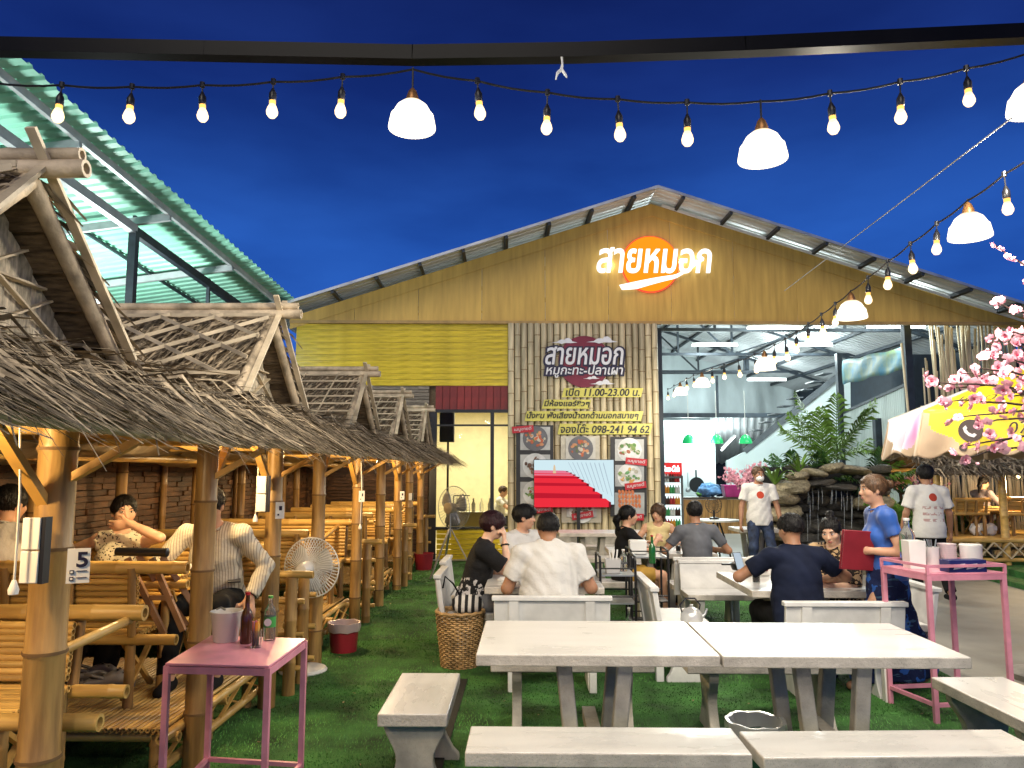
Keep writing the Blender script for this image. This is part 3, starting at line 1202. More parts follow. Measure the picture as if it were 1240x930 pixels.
# ------------------------------------------------------------------ bamboo billboard with menu pictures
xl, zt_ = fac(615, 391, -.12)
xr, _ = fac(797, 391, -.12)
zb_ = fac(700, 646, -.12)[1]
bb = bthing("bamboo_billboard", "tall panel of upright bamboo culms carrying the restaurant name and menu", "billboard", xl, -.05, 0)
Wd = xr - xl
M['culm'] = mat("printed_bamboo", (.50, .42, .26), .45, var=.18, scale=3, stretch=(5, 5, .7), objrand=.25, bump=.1, bscale=8)
MB().box((Wd / 2, .03, (zt_ + zb_) / 2), (Wd, .03, zt_ - zb_)).build("backing_board", mat("dark_backing", (.03, .026, .02), .8), bb)
nc = 23
wc = Wd / nc
culms = []
for v in range(5):
    mbx = MB()
    mbx.bamboo((0, 0, 0), (0, 0, zt_ - zb_), wc * .485, 10, .42, taper=.97, seed=v * 7 + 1, ring=1)
    culms.append(mbx.mesh("bamboo_culm", [M['culm'], M['bamend']]))
for k in range(nc):
    inst(culms[(k * 3 + k // 4) % 5], "bamboo_culm", bb, (wc * (k + .5), random.uniform(-.012, .006), zb_), (0, 0, random.random() * 6))


def bbp(px, py, off=-.13):
    a, b = fac(px, py, off)
    return a - xl, b


def panel_quad(name, pts, m, y=-.09, th=.008, parent=bb):
    poly = [bbp(*p) for p in pts]
    o = MB().prism(poly, y - th, y, 'y').build(name, m, parent, smooth=0)
    return o


M['maroon'] = mat("maroon_print", (.16, .010, .030), .5, var=.06)
M['navyp'] = mat("navy_print", (.012, .010, .035), .5)
M['offw'] = mat("off_white_print", (.62, .62, .64), .5, var=.03)
M['yelp'] = mat("yellow_strip", (.55, .50, .10), .5, var=.05)
M['blkp'] = mat("black_print", (.012, .012, .012), .5)
M['redp'] = mat("red_tag", (.42, .012, .022), .45, var=.05)
dc = bbp(707.5, 438)
dr = (bbp(739, 438)[0] - bbp(676, 438)[0]) / 2
MB().lathe([(.001, 0), (dr, 0), (dr, .01), (.001, .01)], 40, (dc[0], -.085, dc[1]), rot=(PI / 2, 0, 0)).build("maroon_disc", M['maroon'], bb)


def cloud(cx_, cy_, w, h, flip=1):
    pts = []
    base = [(-1, -.25), (-.55, -.05), (-.42, .25), (-.2, .55), (.05, .45), (.12, .85), (.36, .9), (.55, .5), (.6, .1), (1, -.2), (.5, -.35), (.1, -.3), (-.2, -.55), (-.45, -.3)]
    for a, b in base:
        pts.append((cx_ + a * w * flip, cy_ - b * h))
    return pts if flip < 0 else pts[::-1]


for c in ((683, 414, 16, 5, 1), (729, 413, 19, 6, 1), (716, 458, 10, 3, 1), (729, 464, 15, 5, 1)):
    panel_quad("cloud", cloud(*c), M['offw'], y=-.099, th=.006)


def label_text(txt, px, py, wpx, hpx, m, shear=.18, bold=.0, y=-.11, outline=None, parent=bb, rot=0.0, name="lettering"):
    wv = bbp(px + wpx / 2, py)[0] - bbp(px - wpx / 2, py)[0]
    hv = bbp(px, py - hpx / 2)[1] - bbp(px, py + hpx / 2)[1]
    c = bbp(px, py)
    if outline:
        o = text_mb(txt, hv * 1.06, wv * 1.02, bold=.030, shear=shear, depth=.003).build("letter_outline", outline, parent, smooth=0)
        o.location = (c[0], y + .004, c[1] - .004); o.rotation_euler = (0, rot, 0)
    o = text_mb(txt, hv, wv, bold=bold, shear=shear, depth=.004).build(name, m, parent, smooth=0)
    o.location = (c[0], y, c[1]); o.rotation_euler = (0, rot, 0)
    return o


label_text("สายหมอก", 707.5, 431, 94, 21, M['offw'], bold=.007, outline=M['navyp'])
label_text("หมูกะทะ-ปลาเผา", 707.5, 450, 93, 15, M['offw'], bold=.003, outline=M['navyp'])


def strip(x0, x1, y0, y1):
    return [(x0, y1), (x1, y1), (x1 + 3, y0), (x0 + 3, y0)]


for (x0, x1, y0, y1, t, tx0, tx1) in ((680, 776, 470, 481, "เปิด 11.00-23.00 น.", 685, 774), (656, 713, 484, 495, "มีห้องแอร์ชิวๆ", 659, 714),
                                     (635, 776, 498, 510, "นั่งชม ฟังเสียงน้ำตกด้านนอกสบายๆ", 638, 773), (675, 787, 513, 526, "จองโต๊ะ 098-241 94 62", 679, 786)):
    panel_quad("yellow_strip", strip(x0, x1, y0, y1), M['yelp'])
    label_text(t, (tx0 + tx1) / 2, (y0 + y1) / 2 - .5, tx1 - tx0, (y1 - y0) * .82, M['blkp'], shear=.2, y=-.102, bold=.0035)

# menu boards with food pictures
for (x0, y0, x1, y1) in ((625, 515, 670, 613), (739, 529, 783, 625)):
    panel_quad("menu_board", [(x0, y1), (x1, y1), (x1, y0), (x0, y0)], mat("charcoal_board", (.022, .022, .024), .5), y=-.085, th=.02)
panel_quad("menu_poster", [(679, 606), (726, 606), (726, 528), (679, 528)], mat("pale_poster", (.50, .46, .36), .5), y=-.085, th=.01)
panel_quad("menu_poster", [(680, 633), (728, 633), (728, 600), (680, 600)], mat("pale_poster_b", (.46, .42, .33), .5), y=-.082, th=.008)


def food(px, py, w, h, kind, seed):
    rr = random.Random(seed)
    o = panel_quad("food_picture", [(px - w / 2, py + h / 2), (px + w / 2, py + h / 2), (px + w / 2, py - h / 2), (px - w / 2, py - h / 2)],
                   mat("photo_ground", rr.choice([(.42, .42, .40), (.50, .48, .42), (.35, .36, .36)]), .4, var=.1), y=-.106, th=.004)
    cols = {'red': [(.45, .10, .04), (.55, .25, .12), (.12, .16, .05), (.5, .45, .35)], 'green': [(.10, .22, .05), (.20, .30, .08), (.45, .42, .30), (.30, .10, .05)],
            'brown': [(.20, .09, .05), (.30, .15, .08), (.35, .30, .24), (.10, .05, .03)], 'fish': [(.42, .40, .32), (.10, .25, .09), (.55, .30, .08), (.2, .3, .1)],
            'sausage': [(.55, .16, .05), (.60, .22, .08), (.50, .14, .05), (.5, .4, .3)]}[kind]
    pc = bbp(px, py)
    sc = bbp(px + 1, py)[0] - bbp(px, py)[0]
    mbs = [MB() for _ in cols]
    pl_ = MB()
    if kind != 'sausage':
        pl_.lathe([(.001, 0), (w * .40 * sc, 0), (w * .42 * sc, .004), (.001, .004)], 24, (pc[0], -.111, pc[1]), rot=(PI / 2, 0, 0), m=0)
        pl_.build("plate", mat("picture_plate", (.60, .60, .58) if kind != 'red' else (.10, .10, .11), .35), o)
    for i in range(26):
        if kind == 'sausage':
            a, b = (i % 7 - 3) * w * .11, (i // 7 - 1) * h * .2 + h * .12
            r1, r2 = w * .05, h * .11
        else:
            t, q = rr.random() * 6.28, math.sqrt(rr.random()) * .34
            a, b = math.cos(t) * q * w, math.sin(t) * q * h
            r1, r2 = rr.uniform(.03, .09) * w, rr.uniform(.03, .08) * w
        j = rr.randrange(len(cols) - (1 if kind == 'sausage' else 0))
        ang = rr.uniform(-1.5, 1.5) if kind != 'sausage' else .3
        c, s_ = math.cos(ang), math.sin(ang)
        poly = []
        for k in range(7):
            tt = 2 * PI * k / 7
            u, v = math.cos(tt) * r1, math.sin(tt) * r2
            poly.append((pc[0] + (a + u * c - v * s_) * sc, pc[1] + (b + u * s_ + v * c) * sc))
        yy = -.116 - .0004 * i
        mbs[j].add([(p_[0], yy, p_[1]) for p_ in poly], [tuple(range(7))])
    for j, b_ in enumerate(mbs):
        if b_.f:
            b_.build("food_print", mat("food_ink", cols[j], .5, var=.15), o, smooth=0)["kind"] = 'stuff'


food(648, 531, 36, 28, 'red', 1); food(648, 564, 36, 27, 'brown', 2); food(648, 597, 36, 27, 'green', 3)
food(703, 543, 36, 26, 'red', 9); food(704, 618, 36, 16, 'brown', 8)
food(762, 545, 35, 26, 'green', 4); food(762, 576, 35, 26, 'fish', 5); food(762, 610, 36, 27, 'sausage', 6)
for (px, py, rot) in ((633, 520, -.08), (656, 617, -.05), (705, 624, -.16), (770, 559, .10), (769, 588, -.12), (766, 626, 0.0)):
    w, h = 13, 4
    c, s_ = math.cos(rot), math.sin(rot)
    pts = [(px + a * c - b * s_, py + a * s_ + b * c) for a, b in ((-w, h), (w, h), (w, -h), (-w, -h))]
    o = panel_quad("red_tag", pts, M['redp'], y=-.135, th=.004)
    label_text("เมนูขายดี", px, py, 21, 5.2, M['offw'], shear=.15, y=-.142, rot=rot, parent=bb)

# ------------------------------------------------------------------ television in front of the billboard
tv0 = fac(647, 611, -.32); tv1 = fac(743, 557, -.32)
tw, th_ = tv1[0] - tv0[0], tv1[1] - tv0[1]
tv = bthing("television", "flat television showing a red carpet staircase, mounted before the billboard", "television", (tv0[0] + tv1[0]) / 2, -.32, 0)
tz = (tv0[1] + tv1[1]) / 2
MB().box((0, .03, tz), (tw + .02, .05, th_ + .02)).build("housing", M['plasticb'], tv, bevel=.006)
MB().box((.08, .07, tz / 2 + .1), (.06, .05, tz)).build("stand_pole", M['blackm'], tv)
MB().box((.08, .1, .03), (.7, .35, .04)).build("stand_base", M['blackm'], tv)


def tvq(name, pts, m, y):
    poly = [((a - .5) * tw, tz + (.5 - b) * th_) for a, b in pts]
    ar = sum(poly[i - 1][0] * poly[i][1] - poly[i][0] * poly[i - 1][1] for i in range(len(poly)))
    if ar < 0:
        poly = poly[::-1]
    return MB().add([(a, y, b) for a, b in poly], [tuple(range(len(poly)))]).build(name, m, tv, smooth=0)


scr = tvq("screen", [(0.0, 1), (1, 1), (1, 0), (0, 0)], glow("screen_sky", (.62, .80, .86), .52), .003)
reds = [glow("screen_red%s" % s_, c, .5) for s_, c in (("", (.86, .03, .05)), ("_dark", (.52, .012, .03)), ("_pink", (.80, .20, .30)), ("_deep", (.18, .01, .02)))]
steps = [(.24, .66, .28, .46, .44, .50), (.30, .62, .34, .52, .50, .57)]
y = .24
prevx = .40
k = 0
while y < 1.0:
    f = (y - .24) / .76
    hgt = .030 + .20 * f
    xr_ = min(1.0, .42 + .62 * f ** .8)
    tvq("stair_riser", [(0, y + hgt), (xr_ - .02, y + hgt), (xr_ - .02, y + hgt * .35), (0, y + hgt * .15)], reds[k % 2 if k > 2 else 2], .001 - .0004 * k)
    tvq("stair_tread", [(0, y + hgt * .18), (xr_, y + hgt * .40), (xr_ - .06, y), (0, y - .01)], reds[0 if k > 1 else 2], .0008 - .0004 * k)
    tvq("stair_edge", [(xr_ - .02, y + hgt), (xr_ + .01, y + hgt * 1.0), (xr_ + .01, y + hgt * .40), (xr_ - .02, y + hgt * .38)], reds[3], .0006 - .0004 * k)
    y += hgt
    k += 1
for k in range(9):
    a = .42 + .055 * k
    tvq("balcony_line", [(a + .006, .05 + .005 * k), (a + .012, .05), (min(.985, a + .12), .42 + .05 * k), (min(.98, a + .113), .42 + .05 * k)], glow("screen_line", (.42, .52, .60), .5), .002)
tvq("figure", [(.235, .30), (.275, .30), (.265, .14), (.25, .10), (.243, .14)], glow("screen_figure", (.75, .55, .35), .5), -.006)


# base wall below the billboard
a, b = fac(615, 646, -.1)[0], fac(797, 646, -.1)[0]
MB().box(((a + b) / 2, .04, zb_ / 2 + .02), (b - a, .1, zb_ + .05)).build("plinth_wall", M['concrete'], bd)


# ================================================================== THATCH
def thatch_arrays(P0, P1, P2, P3, n, ln, wd, jit=.3, lift=.05, droop=.05, vmin=0.0, vmax=1.0, bias=0.0):
    """loose leaf strips on a patch (P0,P1 top edge; P3,P2 bottom edge), running downhill"""
    P0, P1, P2, P3 = (np.array(p, float) for p in (P0, P1, P2, P3))
    u = RNG.random(n)[:, None]
    v = (vmin + (vmax - vmin) * RNG.random(n))[:, None]
    c = (P0 * (1 - u) + P1 * u) * (1 - v) + (P3 * (1 - u) + P2 * u) * v
    d = ((P3 - P0) * (1 - u) + (P2 - P1) * u)
    d /= np.linalg.norm(d, axis=1)[:, None]
    s = (P1 - P0) / np.linalg.norm(P1 - P0)
    ang = (bias + RNG.normal(size=n) * jit)[:, None]
    dd = d * np.cos(ang) + s * np.sin(ang)
    ss = np.cross(dd, np.cross(d, s)); ss /= np.linalg.norm(ss, axis=1)[:, None]
    nn = np.cross(d, s); nn /= np.linalg.norm(nn, axis=1)[:, None]
    nn *= np.sign(nn[:, 2:3] + 1e-9)
    L = (ln * (.5 + .9 * RNG.random(n)))[:, None]
    w = (wd * (.45 + .9 * RNG.random(n)))[:, None]
    tw = (RNG.normal(size=n) * .3)[:, None]
    ssx = ss * np.cos(tw) + nn * np.sin(tw)
    h0 = (lift * RNG.random(n))[:, None]
    rise = (RNG.normal(size=n) * min(.035, lift * .55))[:, None]
    dz = np.array([0, 0, -1.0])
    a = c + nn * (h0 + .004)
    m = a + dd * L * .5 + nn * (rise + .012)
    e = a + dd * L + nn * (rise * .5) + dz * (droop * RNG.random(n))[:, None]
    V = np.stack([a - ssx * w, a + ssx * w, m - ssx * w * .9, m + ssx * w * .9, e - ssx * w * .35, e + ssx * w * .35], 1).reshape(-1, 3)
    b = np.arange(n)[:, None] * 6
    F = np.concatenate([b + np.array([[0, 1, 3, 2]]), b + np.array([[2, 3, 5, 4]])], 0)
    return V, F


def join(*ps):
    V, F, k = [], [], 0
    for v, f in ps:
        V.append(v); F.append(f + k); k += len(v)
    return np.concatenate(V), np.concatenate(F)


HUTX = -2.7
FX = -1.82 - HUTX          # front post, local
M['lathm'] = mat("pale_bamboo_lath", (.56, .46, .31), .55, var=.2, scale=6, objrand=.18, bump=.15)
M['rafter'] = mat("pale_rafter_pole", (.50, .40, .27), .55, var=.25, scale=5, stretch=(2, 2, 2), bump=.2, objrand=.12)
M['woven'] = mat("woven_leaf_gable", (.56, .48, .34), .75, var=.25, scale=10, stretch=(1, 6, 2), bump=.4, bscale=20, island=.3)
M['sheet'] = mat("dusty_plastic_sheet", (.20, .165, .12), .35, var=.3, scale=2.5, stretch=(1, 3, 1), bump=.4, bscale=4)
M['wood'] = mat("split_bamboo_brace", (.50, .28, .07), .5, var=.2, scale=5, objrand=.1)

ROOFS = ["nearest thatched bamboo hut, its tall gable cut by the left edge", "thatched bamboo hut with the latticed roof slope, next beyond the nearest one",
         "thatched bamboo hut with dark roof whose ridge pole points at the yellow wall", "fourth thatched hut along the row, dark gable before the grey slat wall",
         "farthest thatched hut of the row, beside the lit window"]
PAIRS = [(1.85, 2.95), (4.34, 5.5), (6.7, 8.2), (9.5, 10.8), (11.8, 13.0)]
PITCHES = [2.45, 4.90, 7.6, 9.85, 12.15]


def hut(idx):
    ya, yb = PAIRS[idx]
    yr = PITCHES[idx]
    yc = (ya + yb) / 2
    near = idx < 2
    t = thing("bamboo_hut", ROOFS[idx], "hut", (HUTX, yc, 0), group="thatched huts along the left side")
    a, b = ya - yc, yb - yc
    r = yr - yc
    # span covered by this hut's low roof
    lo = -1.15 if idx == 0 else (PAIRS[idx - 1][1] + ya) / 2 - yc
    hi = 1.5 if idx == 4 else (yb + PAIRS[idx + 1][0]) / 2 - yc
    if idx == 4:
        hi = 1.15
    for (x, y, h, rad) in ((FX, a, 1.9, .062), (FX, b, 1.9, .060 if idx else .074), (-.85, a, 2.0, .05), (-.85, b, 2.0, .05)):
        MB().bamboo((x, y, 0), (x + random.uniform(-.01, .01), y, h), rad, 14 if near else 10, .38, taper=.93, seed=int(idx * 31 + y * 100 + x * 7), ring=1).build("post", [M['bam'], M['bamend']], t, smooth=60)
    # beams under the eaves
    MB().bamboo((FX + .02, lo + .02, 1.865), (FX + .02, hi + .06, 1.835), .045, 10, .4, taper=.9).build("eave_beam", [M['rafter'], M['bamend']], t, smooth=60)
    MB().bamboo((FX + .47, lo + .03, 1.775), (FX + .47, hi + .03, 1.755), .030, 10, .4, taper=.9).build("eave_beam", [M['rafter'], M['bamend']], t, smooth=60)
    for y in (a, b):
        MB().bamboo((-1.0, y + .07, 1.80), (FX + .45, y + .07, 1.80), .036, 10).build("cross_beam", [M['bamx'], M['bamend']], t, smooth=60)
    MB().bamboo((-.85, lo, 1.86), (-.85, hi, 1.86), .04, 10).build("eave_beam", [M['bamy'], M['bamend']], t, smooth=60)
    MB().bamboo((-.2, lo, 1.72), (-.2, hi, 1.72), .035, 10).build("lamp_pole", [M['bamy'], M['bamend']], t, smooth=60)
    for y, s in ((a, 1), (b, -1)):
        MB().beam((FX - .01, y + s * .05, 1.50), (FX - .02, y + s * .36, 1.80), .045, .03).build("brace", M['wood'], t)
        MB().beam((FX + .03, y, 1.58), (FX + .38, y, 1.78), .04, .03).build("brace", M['wood'], t)
    # gable roof, ridge towards the aisle
    HS, ZR, ZE, XF, XB = .64, (2.60, 2.61, 2.56, 2.56, 2.56)[idx], 2.02, 1.05, -1.25
    for dz in (0, .055):
        MB().bamboo((XB, r + dz * .3, ZR + .035 + dz), (XF + .17 - dz * .5, r + dz * .3, ZR + .03 + dz), .033 - dz * .12, 10, .5).build("ridge_pole", [M['rafter'], M['bamend']], t, smooth=60)
    arr = []
    for s in (-1, 1):
        P0, P1 = (XB, r, ZR), (XF, r, ZR)
        P2, P3 = (XF, r + s * HS, ZE), (XB, r + s * HS, ZE)
        mb = MB()
        nrm = Vector((0, s * (ZR - ZE), HS)).normalized()
        o_ = nrm * .02
        rows = 5
        for q in range(rows):
            f0, f1 = q / rows, (q + 1.12) / rows
            A_ = [Vector(P0).lerp(Vector(P3), f0), Vector(P1).lerp(Vector(P2), f0), Vector(P1).lerp(Vector(P2), min(f1, 1.03)), Vector(P0).lerp(Vector(P3), min(f1, 1.03))]
            up = nrm * .012
            A_[2] = A_[2] - nrm * .02; A_[3] = A_[3] - nrm * .02
            vs = A_ + [v + up for v in A_]
            mb.add(vs, [(0, 1, 2, 3), (7, 6, 5, 4), (0, 4, 5, 1), (1, 5, 6, 2), (2, 6, 7, 3), (3, 7, 4, 0)])
        mb.build("thatch_mat", M['thatchb'], t, smooth=0)
        sh = np.array(nrm * .012)
        arr.append(thatch_arrays(np.array(P0) + sh, np.array(P1) + sh, np.array(P2) + sh, np.array(P3) + sh, 1500 if near else 700, .17, .0085, .16, .020, .004, vmax=.95, bias=.42 * s))
    V, F = join(*arr)
    inst(np_mesh("roof_thatch", V, F, M['thatch'], smooth=False), "roof_thatch", t)["kind"] = 'stuff'
    # bargeboards and rafter poles at the aisle gable
    for s in (-1, 1):
        MB().bamboo((XF - .02, r, ZR - .01), (XF - .01, r + s * (HS + .05), ZE - .055), .030, 10, .5).build("rafter", [M['rafter'], M['bamend']], t, smooth=60)
        MB().beam((XF + .03, r - s * .09, ZR + .135), (XF + .05, r + s * HS * .93, ZE + .05), .035, .014, roll=0).build("bargeboard", M['lathm'], t)
    # laths on the slope that faces the photographer, and on the other one
    for s in (-1, 1):
        def SP(u, v, h=.045):
            h = h + .030
            nrm_ = Vector((0, s * (ZR - ZE), HS)).normalized()
            return Vector((XB + (XF - XB) * u, r + s * HS * v, ZR + (ZE - ZR) * v)) + nrm_ * h
        lines = [((0, .08), (1, .08)), ((0, .82), (1, .82))]
        if idx < 2:
            for k in range(8):
                lines.append(((-.22 + .15 * k, .08), (.20 + .15 * k, .82)))
                lines.append(((.12 + .15 * k, .08), (-.34 + .15 * k, .82)))
        else:
            for k in range(1, 5):
                lines.append(((0, .08 + .15 * k), (1, .08 + .15 * k)))
            for k in range(7):
                lines.append(((.06 + .14 * k, .06), (.03 + .14 * k, .86)))
        for q, ((u0, v0), (u1, v1)) in enumerate(lines):
            if u0 < 0:
                v0 = v0 + (v1 - v0) * (0 - u0) / (u1 - u0); u0 = 0
            if u0 > 1 and u1 < 1:
                v0 = v0 + (v1 - v0) * (u0 - 1) / (u0 - u1); u0 = 1
            if u1 > 1:
                v1 = v0 + (v1 - v0) * (1 - u0) / (u1 - u0); u1 = 1
            if u1 < 0:
                v1 = v0 + (v1 - v0) * u0 / (u0 - u1); u1 = 0
            if u0 >= 1 and u1 >= 1 or u1 <= 0 and u0 <= 0:
                continue
            MB().beam(SP(u0, v0, .043 + .004 * (q % 3)), SP(u1, v1, .043 + .004 * (q % 3)), .007, .022 if idx < 2 else .013).build("roof_lath", M['lathm'], t)
    # recessed woven gable with crossed laths
    xg = XF - .17
    mb = MB()
    nst = 17
    for k in range(nst):
        y0_ = -HS * .95 + 2 * HS * .95 * k / nst
        y1_ = y0_ + 2 * HS * .95 / nst
        zt0 = ZR - (ZR - ZE) * abs(y0_) / HS - .02; zt1 = ZR - (ZR - ZE) * abs(y1_) / HS - .02
        dx = .006 * (k % 2)
        mb.add([(xg + dx, r + y0_, ZE - .12), (xg + dx + .008, r + y1_, ZE - .12), (xg + dx + .008, r + y1_, zt1), (xg + dx, r + y0_, zt0)], [(0, 1, 2, 3)])
    mb.build("woven_gable", M['woven'], t, smooth=0)["kind"] = 'stuff'
    for q, (y0_, z0_, y1_, z1_) in enumerate(((-.5, ZE + .04, .22, ZR - .18), (.5, ZE + .04, -.22, ZR - .18), (-.30, ZE - .06, .36, ZE + .24), (.30, ZE - .06, -.36, ZE + .24), (-.56, ZE + .02, .56, ZE - .02), (-.3, ZE + .27, .3, ZE + .27))):
        MB().beam((xg + .02 + .006 * (q % 2), r + y0_, z0_), (xg + .02 + .006 * (q % 2), r + y1_, z1_), .022 if q < 4 else .03, .008).build("gable_lath", M['lathm'], t)
    # low thatch: eave skirt along the aisle and the valley between gables
    arr = []
    E0, E1, E2, E3 = (FX - .12, lo, 2.07), (FX - .12, hi, 2.05), (FX + .56, hi, 1.775), (FX + .56, lo, 1.79)
    arr.append(thatch_arrays(E0, E1, E2, E3, 4300 if near else 2000, .42, .0047, .22, .055, .05, vmin=-.05, vmax=.62, bias=.36))
    arr.append(thatch_arrays(E0, E1, E2, E3, 700 if near else 300, .34, .012, .30, .07, .05, vmin=-.1, vmax=.62, bias=.36))
    arr.append(thatch_arrays(E0, E1, E2, E3, 70, .20, .006, .55, .02, .14, vmin=.7, vmax=.95))
    V, F = join(*arr)
    inst(np_mesh("eave_thatch", V, F, M['thatch'], smooth=False), "eave_thatch", t)["kind"] = 'stuff'
    mb = MB()
    mb.quad(E0, E1, E2, E3); 
    o = mb.build("eave_mat", M['thatchb'], t, smooth=0)
    sol = o.modifiers.new("thickness", 'SOLIDIFY'); sol.thickness = .02
    mb = MB()
    mb.quad((-1.3, lo, 2.0), (FX - .1, lo, 2.06), (FX - .1, hi, 2.04), (-1.3, hi, 1.98))
    o = mb.build("valley_mat", M['thatchb'], t, smooth=0)
    sol = o.modifiers.new("thickness", 'SOLIDIFY'); sol.thickness = .02
    V, F = thatch_arrays((-1.25, lo, 2.00), (-1.25, hi, 2.00), (FX - .1, hi, 2.05), (FX - .1, lo, 2.07), 900 if near else 400, .40, .010, .42, .03, .02)
    inst(np_mesh("valley_thatch", V, F, M['thatch'], smooth=False), "valley_thatch", t)["kind"] = 'stuff'
    # sagging sheet tied under the roof
    n = 22
    vs, fs = [], []
    for i in range(n + 1):
        for j in range(11):
            x = -.95 + 1.55 * i / n
            y = lo + .04 + (hi - lo - .08) * j / 10
            z = 1.70 - .10 * math.sin(PI * (i / n)) * math.sin(PI * j / 10) + .022 * math.sin(i * 1.3 + j * .7 + idx) + .012 * math.sin(i * 2.9 - j * 1.7)
            vs.append((x, y, z + .02))
    for i in range(n):
        for j in range(10):
            fs.append((i * 11 + j, i * 11 + j + 1, i * 11 + j + 12, i * 11 + j + 11))
    if idx != 0:
        MB().add(vs, fs).build("plastic_sheet", M['sheet'], t, smooth=180).location = (-.35, 0, .06)
    # floor deck
    mb = MB()
    k = 0
    x = -1.0
    while x < FX - (.07 if idx < 2 else .12):
        mb.bamboo((x, max(lo, a - .25), .295), (x, min(hi, b + .10), .295), .013, 6, .5, seed=k)
        x += .031; k += 1
    mb.build("floor_slats", [M['bamy'], M['bamend']], t, smooth=60)["kind"] = 'stuff'
    for x, z in ((FX - .06 - .05 * (idx > 1), .26), (FX - .08 - .05 * (idx > 1), .10), (-.9, .25)):
        MB().bamboo((x, max(lo, a - .28), z), (x, min(hi, b + .12), z), .028, 10).build("deck_rail", [M['bamy'], M['bamend']], t, smooth=60)
    dk0, dk1 = max(lo, a - .25), min(hi, b + .1)
    for y in (dk0 + .1, (dk0 + dk1) / 2, dk1 - .1):
        MB().bamboo((-1.0, y, .235), (FX - .02, y, .235), .030, 10).build("deck_joist", [M['bamx'], M['bamend']], t, smooth=60)
        MB().bamboo((FX - .14, y, 0), (FX - .14, y, .25), .035, 10).build("stub_post", [M['bam'], M['bamend']], t, smooth=60)
    nb = 4
    for k in range(nb):
        y0_ = dk0 + (dk1 - dk0) * k / nb; y1_ = dk0 + (dk1 - dk0) * (k + 1) / nb
        MB().beam((FX - .075, y0_, .11), (FX - .075, y1_, .25), .022, .012).build("deck_brace", M['wood'], t)
        MB().beam((FX - .09, y1_, .11), (FX - .09, y0_, .25), .022, .012).build("deck_brace", M['wood'], t)
    # short posts with rungs beside the step
    if idx >= 1:
        for y in (b + .28,) if idx != 1 else (b + .30, b + .62):
            MB().bamboo((FX + .06, y, 0), (FX + .06, y, .84), .047, 10, .3).build("short_post", [M['bam'], M['bamend']], t, smooth=60)
            for z in (.18, .42, .66):
                MB().bamboo((FX - .1, y + .03, z), (FX + .15, y + .03, z), .022, 8).build("rung", [M['bamx'], M['bamend']], t, smooth=60)
        MB().bamboo((-.6, b + .3, .86), (FX + .22, b + .3, .86), .030, 10).build("hand_rail", [M['bamx'], M['bamend']], t, smooth=60)
    return t


HUTS = [hut(i) for i in range(5)]


# ------------------------------------------------------------------ bamboo seats
def bench(label, x0, x1, y, face, back=.78, group="bamboo benches in the left huts", armx=None, base=.30, ext=.05, seatz=.40):
    """bench along x with its back at y, facing face (+1 = +y)"""
    t = thing("bamboo_bench", label, "bench", ((x0 + x1) / 2, y, base), 0, group)
    w = x1 - x0
    s = face
    dep = .46
    MB().bamboo((-w / 2, s * dep, seatz - .01), (w / 2 + (.03 if ext < .26 else ext * 1.3), s * dep, seatz - .01), .036, 12).build("seat_rail", [M['bamx'], M['bamend']], t, smooth=60)
    MB().bamboo((-w / 2, -s * .02, back), (w / 2 + ext, -s * .02, back), .038, 12).build("top_rail", [M['bamx'], M['bamend']], t, smooth=60)
    MB().bamboo((-w / 2, s * .0, seatz - .02), (w / 2 + ext * .8, s * .0, seatz - .02), .032, 12).build("back_rail", [M['bamx'], M['bamend']], t, smooth=60)
    sl = MB().bamboo((-w / 2 + .02, 0, 0), (w / 2 - .03, 0, 0), .019, 7, .4).mesh("back_slat", [M['slat'], M['bamend']], 60)
    n = 9
    for k in range(n):
        inst(sl, "back_slat", t, (0, s * (.045 - .03 * k / n), seatz + .05 + (back - seatz - .10) * k / (n - 1)), (random.uniform(-3, 3), 0, random.uniform(-.004, .004)))
    ss = MB().bamboo((-w / 2 + .02, 0, 0), (w / 2 - .02, 0, 0), .018, 7, .4).mesh("seat_slat", [M['slat'], M['bamend']], 60)
    for k in range(11):
        inst(ss, "seat_slat", t, (0, s * (.05 + .037 * k), seatz + random.uniform(0, .004)), (random.uniform(-3, 3), 0, 0))
    for f in (-.47, -.16, .16, .47):
        MB().bamboo((w * f, -s * .012, seatz), (w * f, -s * .05, back), .024, 8).build("upright", [M['bam'], M['bamend']], t, smooth=60)
    for f in (-.45, .45):
        MB().bamboo((w * f, s * .03, 0), (w * f, s * .03, seatz), .03, 8).build("leg", [M['bam'], M['bamend']], t, smooth=60)
        MB().bamboo((w * f, s * (dep - .04), 0), (w * f, s * (dep - .04), seatz), .03, 8).build("leg", [M['bam'], M['bamend']], t, smooth=60)
    MB().beam((w * .42, s * .04, .04), (w * .42, s * (dep - .06), seatz - .04), .03, .02).build("brace", M['wood'], t)
    MB().beam((w * .405, s * (dep - .06), .04), (w * .405, s * .04, seatz - .04), .03, .02).build("brace", M['wood'], t)
    if armx is not None:
        MB().bamboo((armx, -s * .02, back - .03), (armx - .04, s * dep, seatz + .25), .022, 8).build("arm", [M['bamy'], M['bamend']], t, smooth=60)
    return t


